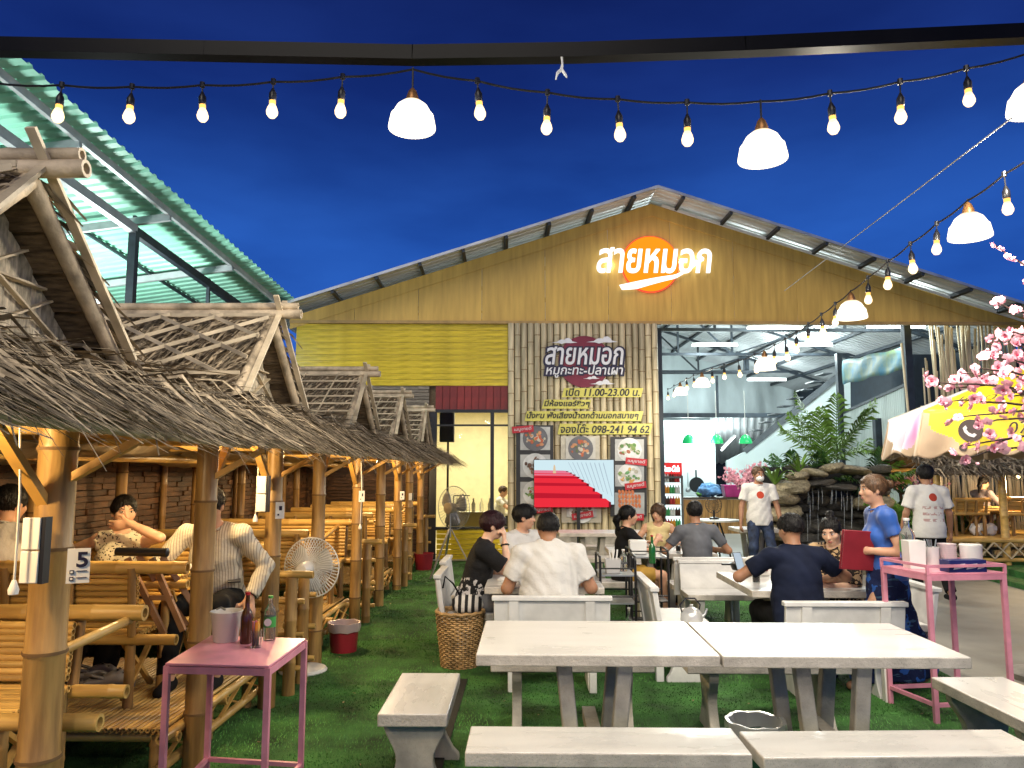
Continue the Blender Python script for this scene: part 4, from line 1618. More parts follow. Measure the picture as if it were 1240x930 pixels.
def btable(label, x0, x1, y, z=.70, base=.30, wid=.52, group="bamboo tables in the left huts"):
    t = thing("bamboo_table", label, "table", ((x0 + x1) / 2, y, base), 0, group)
    w = x1 - x0
    sl = MB().bamboo((-w / 2, 0, 0), (w / 2, 0, 0), .017, 7, .4).mesh("top_slat", [M['slat'], M['bamend']], 60)
    n = int(wid / .035)
    for k in range(n):
        inst(sl, "top_slat", t, (0, -wid / 2 + wid * k / (n - 1), z - .02))
    for s in (-1, 1):
        MB().bamboo((-w / 2, s * wid / 2, z - .055), (w / 2 + .06, s * wid / 2, z - .055), .03, 10).build("edge_rail", [M['bamx'], M['bamend']], t, smooth=60)
        for f in (-.4, .4):
            MB().bamboo((w * f, s * .2, 0), (w * f, s * .2, z - .05), .028, 8).build("leg", [M['bam'], M['bamend']], t, smooth=60)
            MB().beam((w * f + .03, -s * .2, .03), (w * f + .03, s * .2, z - .1), .03, .015).build("brace", M['wood'], t)
    return t


names = ["nearest hut", "second hut", "third hut", "fourth hut", "farthest hut"]
for i, ((ya, yb), yr) in enumerate(zip(PAIRS, PITCHES)):
    if i == 0:
        bench("slatted bamboo bench in the nearest hut, its back towards the second hut", -3.3, -2.02, 3.545, -1, back=.68, armx=.84, seatz=.36, ext=.27)
        continue
    near_l = {1: "slatted bamboo bench with the man in the plain white shirt on it"}.get(i, "slatted bamboo bench on the near side of the %s" % names[i])
    far_l = {1: "slatted bamboo bench where the couple sits leaning back"}.get(i, "slatted bamboo bench on the far side of the %s" % names[i])
    yn = ya + .12 if i > 1 else 4.42
    bench(near_l, -3.35, -1.98 if i > 1 else -2.20, yn, 1, armx=None, ext=.05 if i > 1 else .27)
    bench(far_l, -3.35, -1.92, yb + .10 if i > 1 else 5.62, -1, armx=.6)
    btable("bamboo table between the two benches of the %s" % names[i], -3.1, -2.15 if i > 1 else -2.12, (ya + yb) / 2 + .05)

# bark wall behind the huts
bw = thing("bark_wall", "brown wall of short split-bamboo pieces behind the huts", "wall", (-3.78, 8, 0))
mb = MB()
z = .02
while z < 2.2:
    h = random.uniform(.042, .06)
    y = -6.4 + random.uniform(0, .2)
    while y < 6.3:
        w = random.uniform(.16, .42)
        mb.box((random.uniform(-.012, .012), y + w / 2, z + h / 2), (.03, w * .985, h * .88), rot=(random.uniform(-.02, .02), 0, 0))
        y += w
    z += h
mb.build("split_bamboo", M['bark'], bw, smooth=0)["kind"] = 'stuff'
MB().box((-.06, 0, 1.1), (.05, 12.8, 2.2)).build("backing", M['thatchb'], bw)
for k in range(7):
    MB().bamboo((.05, -6 + 1.95 * k, 0), (.05, -6 + 1.95 * k, 2.25), .035, 8).build("upright", [M['bam'], M['bamend']], bw, smooth=60)

# warm lamps inside the huts, on white cords
for i, ((ya, yb), yr) in enumerate(zip(PAIRS, PITCHES)):
    y = (ya + yb) / 2
    for dx, wv in ((0.15, 1.0),):
        t = thing("hut_lamp", "warm bulb hanging under the roof of the %s" % names[i], "lamp", (-2.12, y, 1.93), group="warm bulbs in the left huts")
        MB().lathe([(.001, -.10), (.022, -.085), (.032, -.055), (.026, -.025), (.014, 0)], 12).build("bulb", glow("warm_bulb", (1, .62, .25), 5), t)
        MB().lathe([(.018, 0), (.02, .05), (.006, .06)], 10).build("socket", M['plasticw'], t)
        MB().tube((0, 0, .05), (0, 0, .12), .004, n=6).build("cord", M['cordw'], t)
        lamp("hut_light", 'POINT', (-2.12, y - .05, 1.80), [30, 32, 42, 38, 32][i], (1.0, .70, .34), .06)

# white switch boxes and hanging pull cords on the posts
for k, (px, y0, y1, Y, lab) in enumerate(((36, 626, 707, 2.80, "pair of white plates on the near side of post five"), (316, 576, 620, 5.3, "pair of small white plates beside the third post"), (497, 597, 606, 11.6, "white plate on the farthest hut post"))):
    A_, B_ = at(px, y0, Y), at(px, y1, Y)
    t = thing("switch_box", lab, "switch box", B_)
    n = 2 if k < 2 else 1
    H = (A_ - B_).z / n
    w = H * .55 if k < 2 else .05
    for q in range(n):
        MB().box((0, 0, H * (q + .5)), (w, .03, H * .96)).build("cover", M['plasticw'], t, bevel=.004)
    MB().box((w * .5 + .008, .012, (A_ - B_).z / 2), (.016, .04, (A_ - B_).z)).build("mount", M['plasticb'], t)
for (px, y0, py, y1, Y, lab) in ((22, 545, 16, 718, 2.75, "white cord with plug hanging at the left edge"), (312, 530, 309, 631, 5.35, "white cord with plug hanging beside the third post"), (437, 570, 436, 640, 8.0, "white cord hanging by the fifth post")):
    A_, B_ = at(px, y0, Y), at(py, y1, Y)
    t = thing("hanging_cord", lab, "cord", B_)
    d = A_ - B_
    MB().path([(0, 0, .03), d * .3 + Vector((.006, 0, 0)), d * .7 + Vector((.012, 0, 0)), d + Vector((0, 0, .1))], .0045, 6).build("cable", M['cordw'], t)
    MB().lathe([(.016, -.005), (.018, .012), (.010, .035), (.006, .045)], 10).build("plug", M['plasticw'], t)

# number card on the nearest post
c = at(95, 685, 2.84)
t = thing("number_card", "white card with a large blue 5 stuck to the nearest post", "card", c, R(24))
MB().box((0, 0, 0), (.075, .004, .125)).build("card", M['plasticw'], t)
o = text_mb("5", .052, .034, bold=.002, depth=.001).build("number", M['navyp'], t, smooth=0); o.location = (.012, -.004, .022)
for z in (-.022, -.046):
    MB().box((-.02, -.004, z), (.014, .002, .014)).build("icon", M['navyp'], t)
    MB().box((-.02, -.0055, z), (.008, .002, .007)).build("icon_mark", M['plasticw'], t)
    MB().box((.012, -.004, z + .003), (.034, .002, .003)).build("printed_line", M['navyp'], t)
for (px, py, Y, lab) in ((339, 618, 5.40, "small white card on the third hut post"), (438, 601, 8.08, "small white card on the fifth hut post"), (487, 600, 10.68, "small white card on the far hut post")):
    t = thing("number_card", lab, "card", at(px, py, Y), R(18))
    MB().box((0, 0, 0), (.06, .004, .115)).build("card", M['plasticw'], t)
    MB().box((.004, -.004, .015), (.02, .002, .03)).build("number", M['navyp'], t)
    MB().box((-.01, -.004, -.03), (.012, .002, .012)).build("icon", M['navyp'], t)

# ------------------------------------------------------------------ mint-roofed shed beyond the huts
e0, e1 = at(-60, 30, 6.15), at(342, 366, 14.0)
dz = .13
sh = thing("open_shed", "open shed with mint green corrugated roof on steel posts behind the huts", "shed", (e1.x, e1.y, 0))
q0, q1 = e0 - Vector((e1.x, e1.y, 0)), e1 - Vector((e1.x, e1.y, 0))
ext = (q0 - q1) * .45
q0 = q0 + ext
LX = 11.0


def shp(f, x, dz_=0):
    p = q1.lerp(q0, f)
    return Vector((p.x - x, p.y, p.z - x * dz + dz_))


n = 66
vs, fs = [], []
for k in range(n):
    for j, (o_, h) in enumerate(((0, 0), (.55, 0), (.65, .028), (.9, .028))):
        f = (k + o_) / n
        vs += [shp(f, -.25, h), shp(f, LX, h)]
for k in range(len(vs) // 2 - 1):
    fs.append((2 * k, 2 * k + 1, 2 * k + 3, 2 * k + 2))
o = MB().add(vs, fs).build("roof_sheet", M['mint'], sh, smooth=0)
sol = o.modifiers.new("thickness", 'SOLIDIFY'); sol.thickness = .004
M['palesteel'] = mat("pale_painted_steel", (.42, .45, .46), .45, metal=.2, var=.1)
mb = MB().beam(shp(-.01, .02, -.05), shp(1, .02, -.05), .05, .09).build("edge_beam", M['palesteel'], sh)
for k, f in enumerate((.02, .19, .36, .53, .70, .87)):
    MB().beam(shp(f, .0, -.11), shp(f, LX, -.11), .06, .10).build("rafter", M['palesteel'], sh)
for x in (1.3, 2.6, 3.9, 5.2, 6.5, 8):
    MB().beam(shp(0, x, -.045), shp(1, x, -.045), .04, .04).build("purlin", M['steel'], sh)
MB().beam(shp(0, .48, -.24), shp(.36, .48, -.24), .09, .12).build("wall_beam", M['steel'], sh)
MB().beam(shp(.36, .48, -.22), shp(1, .48, -.22), .09, .12).build("wall_beam", M['palesteel'], sh)
for f in (.02, .36, .70):
    p = shp(f, .48)
    MB().box((p.x, p.y, (p.z - .25) / 2), (.10, .10, p.z - .25)).build("post", M['steel'], sh)
    MB().beam(shp(f, .48, -.22), shp(f, .48, -.03), .04, .05).build("stub", M['steel'], sh)
p = shp(.17, .48)
MB().box((p.x, p.y, p.z - .6), (.05, .05, .9)).build("hanger", M['steel'], sh)
for (x, y, z, lab) in ((-6.2, 10.6, 4.0, "bright tube light glimpsed under the mint shed roof"), (-6.6, 7.2, 4.1, "tube light under the mint shed roof, nearer the camera")):
    t = thing("shed_lamp", lab, "tube light", (x, y, z))
    MB().tube((0, -.6, 0), (0, .6, 0), .025, n=8).build("tube", M['tube'], t)
    MB().box((0, 0, .05), (.06, 1.25, .04)).build("housing", M['batten'], t)
    lamp("shed_light", 'POINT', (x, y, z - .35), 150, (.90, 1.0, .96), .25)

# ------------------------------------------------------------------ overhead beam, festoon strings, pendants
pts = [at(px, py, 3.75) for px, py in ((-260, 50), (0, 57), (250, 62), (500, 67), (700, 64), (900, 57), (1240, 41), (1500, 26))]
bt = thing("overhead_beam", "long black steel tube spanning the sky above the string lights", "beam", pts[3])
mb = MB()
for a, b in zip(pts[:-1], pts[1:]):
    e = (b - a).normalized() * .004
    mb.beam(a - pts[3], b - pts[3] + e, .075, .078)
mb.build("tube", mat("gloss_black_paint", (.004, .004, .005), .3, var=.1, spec=.12), bt)
c = at(680, 84, 3.72)
t = thing("plastic_tie", "knotted white plastic tie hanging from the black beam", "tie", c)
MB().path([(0, 0, .085), (.004, 0, .03), (0, 0, 0), (-.022, .0, -.02), (-.03, 0, -.055)], [.006, .005, .009, .007, .003], 7).build("strand", M['plasticw'], t)
MB().path([(0, 0, 0), (.02, 0, -.03), (.026, -.01, -.05)], [.009, .007, .003], 7).build("strand", M['plasticw'], t)

bulb_me = MB().lathe([(.001, -.050), (.017, -.046), (.029, -.029), (.031, -.014), (.025, .008), (.017, .026), (.013, .036)], 14).mesh("bulb", M['bulbglass'], 180)
core_me = MB().ball((0, 0, -.018), (.0245, .0245, .025), 10, 7).mesh("filament_glow", M['bulb'], 180)
neck_me = MB().lathe([(.0155, .024), (.0175, .036), (.017, .05), (.001, .052)], 12).mesh("bulb_neck", M['bulbamber'])
sock_me = MB().lathe([(.016, .045), (.019, .05), (.019, .085), (.012, .10), (.006, .115)], 10).mesh("socket", M['plasticb'])


def festoon(label, pts, hang, cordm, skip=(), r=.0055):
    c = sum(pts, Vector()) / len(pts)
    t = thing("string_lights", label, "string lights", c, group="festoon strings")
    # sagging cable through the joints
    path = []
    for a, b in zip(pts[:-1], pts[1:]):
        for q in range(4):
            f = q / 4
            p = a.lerp(b, f) - c
            p.z -= .010 * math.sin(PI * f) * (b - a).length * 3
            path.append(p)
    path.append(pts[-1] - c)
    MB().path(path, r, 6).build("cable", cordm, t)
    jm = MB().lathe([(.001, -.014), (.013, -.012), (.013, .014), (.001, .016)], 8).mesh("joint", M['plasticb'])
    for k, p in enumerate(pts):
        if k in skip:
            continue
        q = p - c
        inst(jm, "joint", t, q)
        h = hang * random.uniform(.90, 1.10)
        tx, ty = random.uniform(-.10, .10), random.uniform(-.10, .10)
        dv = Vector((tx, ty, -1)).normalized()
        MB().tube(q, q + dv * (h - .10), .004, n=6).build("drop_wire", cordm, t)
        b = q + dv * h
        o = inst(bulb_me, "bulb", t, b, (ty, -tx, 0), [random.uniform(.86, .96)] * 3)
        inst(neck_me, "neck", o, (0, 0, 0))
        inst(core_me, "filament_glow", o, (0, 0, 0))
        inst(sock_me, "socket", t, b, (ty, -tx, 0))
    return t


S1 = [(-12, 100), (75, 103), (160, 105), (245, 103), (331, 99), (415, 93), (500, 84), (578, 98), (663, 112), (748, 120), (832, 124), (918, 123), (1005, 113), (1090, 99), (1170, 83), (1252, 62)]
festoon("string of warm bulbs running across the whole sky just under the black beam", [at(x, y, 3.62) for x, y in S1], .165, M['cord'], skip=(6, 11))
S3 = []
for k in range(26):
    Y = 3.35 + .34 * k if k < 16 else 3.35 + .34 * 16 + .62 * (k - 16)
    sag = .32 * math.exp(-((Y - 8.0) / 3.6) ** 2)
    S3.append(Vector((2.58 + .03 * math.sin(Y), Y, 3.30 - sag * .9 - .012 * (Y - 3.3))))
PEND3 = [4.5, 6.15, 8.6, 11.2, 13.0]
sk = [min(range(len(S3)), key=lambda k: abs(S3[k].y - y)) for y in PEND3]
festoon("string of warm bulbs receding from the upper right into the hall", S3, .165, M['cord'], skip=sk)
# a second cross string over the photographer, part of the same installation
S4 = [Vector((-3.2 + .45 * k, -.9, 3.45 - .12 * math.sin(PI * k / 13))) for k in range(14)]
gw = thing("support_wire", "thin straight steel wire stretched beside the receding bulb string", "wire", at(1225, 143, 3.5))
MB().tube((0, 0, 0), at(950, 352, 9.0) - at(1225, 143, 3.5), .004, n=6).build("wire", M['galv'], gw)

pd_sh = MB().lathe([(.025, .135), (.045, .130), (.075, .105), (.100, .060), (.112, .0), (.113, -.012), (.109, -.012), (.095, .055), (.07, .098), (.042, .122), (.025, .127)], 28).mesh("shade", M['shade'])
pd_rb = MB()
for k in range(40):
    t_ = 2 * PI * k / 40
    c, s_ = math.cos(t_), math.sin(t_)
    pd_rb.path([(.113 * c, .113 * s_, -.012), (.1135 * c, .1135 * s_, .0), (.1015 * c, .1015 * s_, .060)], .003, 4)
pd_rb = pd_rb.mesh("shade_rib", M['shade'])
pd_bulb = MB().ball((0, 0, .03), (.04, .04, .05), 12, 8).mesh("bulb", M['bulb'])
pd_cap = MB().lathe([(.03, .128), (.032, .15), (.02, .185), (.008, .20)], 12).mesh("cap", mat("copper_cap", (.35, .17, .06), .4, metal=.6))


def pendant(label, top, drop, power=60):
    p = top - Vector((0, 0, drop))
    t = thing("pendant_lamp", label, "pendant lamp", p, group="dome pendants on the festoon strings")
    inst(pd_sh, "shade", t); inst(pd_cap, "cap", t); inst(pd_bulb, "bulb", t)
    inst(pd_rb, "shade_rib", t)["kind"] = 'stuff'
    MB().tube((0, 0, .19), (0, 0, drop + .01), .005, n=6).build("cord", M['cord'], t)
    lamp("pendant_light", 'POINT', p + Vector((0, 0, -.05)), power, (1.0, .91, .75), .09)
    return t


pendant("white dome pendant glowing left of the sky's middle, on the cross string", at(500, 84, 3.62), .30)
pendant("white dome pendant glowing right of the sky's middle, on the cross string", at(921, 123, 3.58), .285)
pendant("white dome pendant cut by the right edge of the picture", at(1246, 64, 3.62), .29)
for k, (j, lab) in enumerate(zip(sk, ("white dome pendant before the right roof slope, first on the receding string", "white dome pendant against the tan gable, second on the receding string",
                                      "white dome pendant under the gable edge, third on the receding string", "small white dome pendant before the grey tarpaulin, fourth on the receding string",
                                      "smallest white dome pendant by the billboard corner, fifth on the receding string"))):
    pendant(lab, S3[j], .21, 60)
for x, w_ in ((-1.6, "left of"), (.4, "directly above"), (2.2, "right of")):
    pendant("white dome pendant hanging %s the camera position" % w_, Vector((x, -.7, 3.3)), .25, 42)
for k, (px, py) in enumerate(((797, 534), (834, 533), (868, 533), (903, 533))):
    Y = 20.5
    p = at(px, py + 4, Y)
    t = thing("green_pendant", ["green glass pendant half hidden by the billboard edge", "green glass pendant before the pale kitchen wall", "green glass pendant at the corner of the kitchen wall", "green glass pendant under the lean-to roof"][k], "pendant lamp", p, group="green glass pendants over the counter")
    MB().lathe([(.03, .24), (.10, .20), (.16, .08), (.17, 0), (.16, 0), (.09, .18), (.03, .22)], 20).build("shade", mat("mint_glass", (.02, .34, .10), .2, emit=.4, ecol=(.015, .42, .14)), t)
    MB().ball((0, 0, .10), .07, 10, 7).build("bulb", M['bulb'], t)
    MB().tube((0, 0, .23), (0, 0, 1.4), .008, n=6).build("cord", M['cordw'], t)
lamp("counter_light", 'POINT', at(850, 535, 20.4), 40, (.8, 1, .95), .3)


# ================================================================== STONE FURNITURE
def slab(mb, x0, x1, y0, y1, z0, z1):
    mb.add([(x0, y0, z0), (x1, y0, z0), (x1, y1, z0), (x0, y1, z0), (x0, y0, z1), (x1, y0, z1), (x1, y1, z1), (x0, y1, z1)],
           [(4, 5, 6, 7)], 0)
    b = len(mb.v) - 8
    for f in ((3, 2, 1, 0), (0, 1, 5, 4), (1, 2, 6, 5), (2, 3, 7, 6), (3, 0, 4, 7)):
        mb.f.append([i + b for i in f]); mb.m.append(1)
    return mb


TOPM = [M['granite'], M['granedge']]


def stone_table(label, x0, x1, y0, y1, z, rotz=0, group="white terrazzo tables", legs=True):
    cx, cy = (x0 + x1) / 2, (y0 + y1) / 2
    t = thing("stone_table", label, "table", (cx, cy, 0), rotz, group)
    w, d = (x1 - x0) / 2, (y1 - y0) / 2
    slab(MB(), -w, w, -d, d, z - .055, z).build("tabletop", TOPM, t, bevel=.007)
    for s in (-1, 1):
        yy = s * d * .52
        for q in (-1, 1):
            MB().beam((q * .155, yy, z - .057), (q * .095, yy, .075), .075, .07).build("leg", M['concrete'], t, bevel=.008)
        MB().box((0, yy + s * .0, .04), (.36, .11, .08)).build("foot", M['concrete'], t, bevel=.01)
    MB().box((0, 0, .30), (.07, d * 1.0, .06)).build("tie_bar", M['concrete'], t)
    return t


def hourglass(hw, wst, z, fl):
    pts = []
    n = 12
    for i in range(n + 1):
        f = i / n
        s = .5 - .5 * math.cos(2 * PI * f)
        wv = hw * (1 - s) + wst * s + (fl if f < .12 else 0)
        pts.append((wv, z * f))
    return [(a, b) for a, b in pts] + [(-a, b) for a, b in reversed(pts)]


def stone_bench(label, cx, cy, L, W, z, rotz=0, group="backless terrazzo benches"):
    t = thing("stone_bench", label, "bench", (cx, cy, 0), rotz, group)
    slab(MB(), -L / 2, L / 2, -W / 2, W / 2, z - .062, z).build("seat", TOPM, t, bevel=.007)
    off = L / 2 - min(.21, L * .16)
    for s in (-1, 1):
        MB().prism(hourglass(W * .47, W * .27, z - .0635, .02), s * off - .03, s * off + .03, 'x').build("leg", M['concrete'], t, bevel=.006)
    return t


def back_bench(label, cx, cy, rotz, w=.86, h=.70, group="white concrete benches with backs", seat=.42):
    """faces +y; the back stands at local y = -.24"""
    t = thing("backed_bench", label, "bench", (cx, cy, 0), rotz, group)
    slab(MB(), -w / 2, w / 2, -.20, .20, seat - .055, seat).build("seat", [M['whitep'], M['granedge']], t, bevel=.006)
    mb = MB()
    mb.prism([(-.205, seat - .10), (-.245, seat - .10), (-.30, h - .03), (-.26, h - .03)], -w / 2 + .01, w / 2 - .01, 'x')
    mb.build("back_panel", M['whitep'], t, bevel=.006)
    MB().box((0, -.283, h - .013), (w + .01, .07, .034)).build("top_rail", M['whitep'], t, bevel=.006)
    for s in (-1, 1):
        MB().prism([(-.248, seat - .09), (-.263, seat - .09), (-.316, h - .032), (-.302, h - .032)], s * w * .32 - .035, s * w * .32 + .035, 'x').build("batten", M['whitep'], t)
        MB().prism(hourglass(.17, .12, seat - .0565, .015), s * (w / 2 - .14) - .03, s * (w / 2 - .14) + .03, 'x').build("leg", M['whitep'], t, bevel=.005)
        MB().box((s * (w / 2 - .14), -.235, (seat - .10) / 2), (.055, .06, seat - .105)).build("rear_leg", M['whitep'], t, bevel=.005)
    return t


stone_table("front left terrazzo table top butted against the other near table", -.255, .910, 3.80, 4.65, .75)
stone_table("front right terrazzo table, chipped at its right corner beside the pink trolley", .920, 2.085, 3.79, 4.62, .75)
stone_bench("long terrazzo bench in front of the left near table", .332, 3.575, 1.21, .34, .44)
stone_bench("long terrazzo bench in front of the right near table, set slightly askew", 1.575, 3.56, 1.22, .33, .44, R(2.5))
stone_bench("short terrazzo bench standing end-on left of the near tables", -.575, 4.30, .78, .345, .44, R(90.5))
stone_bench("short terrazzo bench end-on right of the near tables, below the pink trolley", 2.55, 4.24, .86, .42, .44, R(92))
stone_bench("terrazzo bench behind the left near table, partly hidden by it", .27, 5.12, 1.02, .33, .44)
stone_bench("terrazzo bench behind the right near table, partly hidden by it", 1.50, 5.10, 1.05, .33, .44)

stone_table("terrazzo table of the three young men, blue-lit at its right end", -.36, .61, 6.36, 7.42, .69)
back_bench("white backed bench seen from behind under the large man in white", .17, 6.13, 0, .88, .70)
back_bench("white bench end-on with the striped bag hung on it, behind the basket", -.50, 7.02, R(-90), .66, .74)
back_bench("white bench end-on behind the man in black, farther from the basket", -.56, 7.98, R(-90), .62, .74)
back_bench("white backed bench facing the camera under the slim man in white", .12, 7.92, R(180), .86, .70)

stone_table("terrazzo table at the middle with the jug and the two women", .95, 2.15, 8.95, 9.75, .69)
back_bench("white backed bench seen from behind under the man in grey", 1.93, 8.62, 0, .80, .715)
back_bench("white backed bench under the woman in yellow, facing the camera", 1.62, 10.25, R(180), .9, .70)
stone_bench("low white bench under the woman in black", 1.0, 8.75, .7, .32, .42)

back_bench("white bench side-on with the steel kettle on its seat", 1.25, 6.55, R(-90), .95, .73)
stone_table("terrazzo table with phone and water glass before the man in navy", 1.75, 2.75, 6.22, 7.38, .69)
back_bench("white backed bench seen from behind under the man in navy", 2.24, 5.93, 0, .86, .70)
back_bench("white bench facing the camera at the far end of the phone table", 2.05, 7.95, R(180), .98, .70)
back_bench("white bench side-on behind the woman in leopard print", 2.95, 6.7, R(90), .8, .70)

stone_table("empty white table right under the billboard", .45, 1.45, 11.5, 12.2, .72)
stone_table("empty white table under the billboard's right corner", 1.50, 2.45, 11.5, 12.2, .72)
stone_bench("empty white bench before the left table under the billboard", .95, 11.05, 1.0, .32, .43)
stone_bench("empty white bench before the right table under the billboard", 1.98, 11.05, .9, .32, .43)
stone_bench("empty white bench against the foot of the billboard", 1.4, 12.7, 1.9, .32, .43)
stone_table("empty white table left of the waterfall, behind the waiter", 3.3, 4.0, 12.3, 13.0, .72)


# ================================================================== PINK TABLES AND THINGS ON THEM
def pink_table(label, c4, z, bar=.026, rail=False, top=True, rotname="pink_table"):
    """c4: four plan corners, anticlockwise"""
    c = sum((Vector(p) for p in c4), Vector((0, 0))) / 4
    t = thing(rotname, label, "table", (c.x, c.y, 0), 0, "pink steel tables")
    P = [Vector((p[0] - c.x, p[1] - c.y)) for p in c4]
    for p in P:
        q = p * .97
        MB().beam((q.x, q.y, 0), (q.x, q.y, z - .012), bar, bar).build("leg", M['pink'], t)
    for i in range(4):
        a, b = P[i] * .97, P[(i + 1) % 4] * .97
        MB().beam((a.x, a.y, z - .03), (b.x, b.y, z - .03), bar * .8, bar * 1.2).build("apron", M['pink'], t)
        MB().beam((a.x, a.y, .12), (b.x, b.y, .12), bar * .8, bar * .8).build("stretcher", M['pink'], t)
        if rail:
            a, b = P[i], P[(i + 1) % 4]
            MB().beam((a.x, a.y, z + .045), (b.x, b.y, z + .045), .018, .018).build("guard_rail", M['pink'], t)
            MB().beam((a.x, a.y, z - .01), (a.x, a.y, z + .05), .018, .018).build("rail_post", M['pink'], t)
    MB().prism([(p.x, p.y) for p in P], z - .012, z, 'z').build("tabletop", M['pinktop'], t, bevel=.003)
    return t


PT = .75
cs = [gz(200, 803, PT), gz(326, 806, PT), gz(371, 773, PT), gz(256, 769, PT)]
pink_table("pink metal side table with ice bucket and bottles beside the second hut", [(q.x, q.y) for q in cs], PT)
TZ = .955
cs2 = [(2.62, 5.22), (3.17, 5.30), (3.05, 5.74), (2.52, 5.66)]
pink_table("tall pink trolley stacked with bowls beside the walking woman", cs2, TZ, bar=.03, rail=True)

M['frost'] = mat("frosted_plastic", (.72, .70, .68), .35, trans=.35, var=.04, ior=1.3)
M['clear'] = mat("clear_plastic", (.93, .95, .95), .06, trans=.92, var=0, ior=1.2)
M['glass'] = mat("clear_glass", (.95, .97, .96), .03, trans=.95, var=0, ior=1.3)
M['brownglass'] = mat("brown_glass", (.060, .018, .005), .08, var=.05, coat=.4)
M['greenglass'] = mat("green_glass", (.010, .10, .02), .08, var=.05, coat=.4)
M['greenlab'] = mat("green_label", (.05, .30, .06), .4)
M['greencap'] = mat("green_cap", (.10, .45, .08), .4)
M['redcap'] = mat("red_foil", (.45, .02, .03), .35)


def bottle(label, p, h, r, body, capm, labm=None, neck=.30, group=None, textm=None, kind="bottle"):
    t = thing(kind, label, "bottle", p, 0, group)
    s = h
    prof = [(.001, 0), (r * .92, 0), (r, .02 * s), (r, (1 - neck - .12) * s), (r * .8, (1 - neck - .03) * s), (r * .38, (1 - neck + .06) * s), (r * .33, .95 * s), (r * .36, .955 * s), (r * .36, .965 * s)]
    MB().lathe(prof, 20).build("body", body, t, smooth=60)
    MB().lathe([(r * .40, .945 * s), (r * .42, .95 * s), (r * .42, s), (.001, s)], 14).build("cap", capm, t)
    if labm:
        o = MB().lathe([(r * 1.012, .30 * s), (r * 1.012, .54 * s)], 20)
        o.f = o.f[:-2]; o.m = o.m[:-2]
        lb = o.build("label", labm, t, smooth=60)
        if textm:
            MB().lathe([(.001, 0), (r * .62, 0), (r * .62, .002), (.001, .002)], 16, (0, -r * 1.01, .42 * s), rot=(PI / 2, 0, 0)).build("roundel", M['plasticw'], lb)
    return t


def at_z(px, py, z):
    q = gz(px, py, z)
    return Vector((q.x, q.y, z))


p = at_z(273, 776, PT)
t = thing("ice_bucket", "frosted plastic ice bucket on the pink side table", "bucket", p)
MB().lathe([(.001, .004), (.058, 0), (.062, .006), (.078, .142), (.083, .150), (.080, .153), (.074, .148), (.056, .010), (.001, .010)], 24).build("tub", M['frost'], t, smooth=50)
mb = MB()
for k in range(14):
    mb.box((random.uniform(-.03, .03), random.uniform(-.03, .03), .03 + .008 * k), (.026, .026, .026), rot=(random.random(), random.random(), random.random()))
mb.build("ice", M['frost'], t)["kind"] = 'stuff'
mb = MB(); mb.path([(-.06, .02, .155), (-.03, .0, .168), (.0, -.02, .16)], .005, 6); mb.build("tongs", M['galv'], t)
bottle("brown beer bottle with red foil neck on the pink side table", at_z(298, 779, PT), .255, .031, M['brownglass'], M['redcap'], None, .36)
bottle("clear water bottle with green cap and label on the pink side table", at_z(326, 775, PT), .225, .031, M['clear'], M['greencap'], M['greenlab'], .26, textm=True)
p = at_z(310, 784, PT)
t = thing("straw_glass", "glass of orange and pink straws on the pink side table", "glass", p)
MB().lathe([(.001, 0), (.024, 0), (.028, .085), (.026, .085), (.022, .008), (.001, .008)], 18).build("tumbler", M['glass'], t, smooth=50)
sm = [mat("orange_straw", (.75, .28, .03), .4), mat("pink_straw", (.75, .15, .30), .4), mat("yellow_straw", (.75, .55, .15), .4), mat("lilac_straw", (.55, .30, .60), .4)]
for k in range(16):
    a = random.random() * 6.28; r_ = .018 * math.sqrt(random.random())
    MB().tube((r_ * math.cos(a), r_ * math.sin(a), .01), (r_ * 1.1 * math.cos(a), r_ * 1.1 * math.sin(a), random.uniform(.115, .135)), .0038, n=6).build("straw", sm[k % 4] if k % 3 else sm[0], t)

# things on the tall trolley
def trp(u, v):
    a, b, c, d = (Vector(q) for q in cs2)
    q = (a.lerp(b, u)).lerp(d.lerp(c, u), v)
    return Vector((q.x, q.y, TZ))


t = thing("white_tub", "tall square white plastic tub at the left end of the trolley", "tub", trp(.20, .58))
MB().lathe([(.001, 0), (.075, 0), (.082, .19), (.078, .19), (.072, .01), (.001, .01)], 4, rot=(0, 0, PI / 4)).build("tub", M['plasticw'], t, bevel=.012)
t = thing("utensil_tub", "small white tub of spoons on the trolley, in the middle", "tub", trp(.52, .68))
MB().lathe([(.001, 0), (.042, 0), (.048, .14), (.044, .14), (.04, .01), (.001, .01)], 18).build("tub", M['plasticw'], t, smooth=50)
for k in range(5):
    MB().tube((0, 0, .02), (random.uniform(-.05, .05), random.uniform(-.03, .03), .19), .005, n=6).build("handle", M['galv'], t)
for k, (u, v, n_, r_, lab) in enumerate(((.72, .66, 9, .062, "stack of white melamine bowls on the trolley"), (.90, .45, 1, .068, "white round canister at the right end of the trolley"))):
    t = thing("bowl_stack" if k == 0 else "canister", lab, "bowls" if k == 0 else "canister", trp(u, v))
    if k == 0:
        bm_ = MB().lathe([(.03, 0), (.058, .03), (.062, .046), (.059, .046), (.05, .02), (.001, .008)], 20).mesh("bowl", mat("pale_pink_melamine", (.66, .56, .56), .35), 50)
        for q in range(n_):
            inst(bm_, "bowl", t, (random.uniform(-.003, .003), 0, .0145 * q))
    else:
        MB().lathe([(.001, 0), (r_ * .92, 0), (r_, .02), (r_ * 1.03, .155), (r_ * 1.05, .16), (r_ * 1.0, .165), (.001, .165)], 24).build("body", M['plasticw'], t, smooth=50)
t = thing("tissue_box", "dark blue printed carton lying on the front edge of the trolley", "box", trp(.55, .13), R(8))
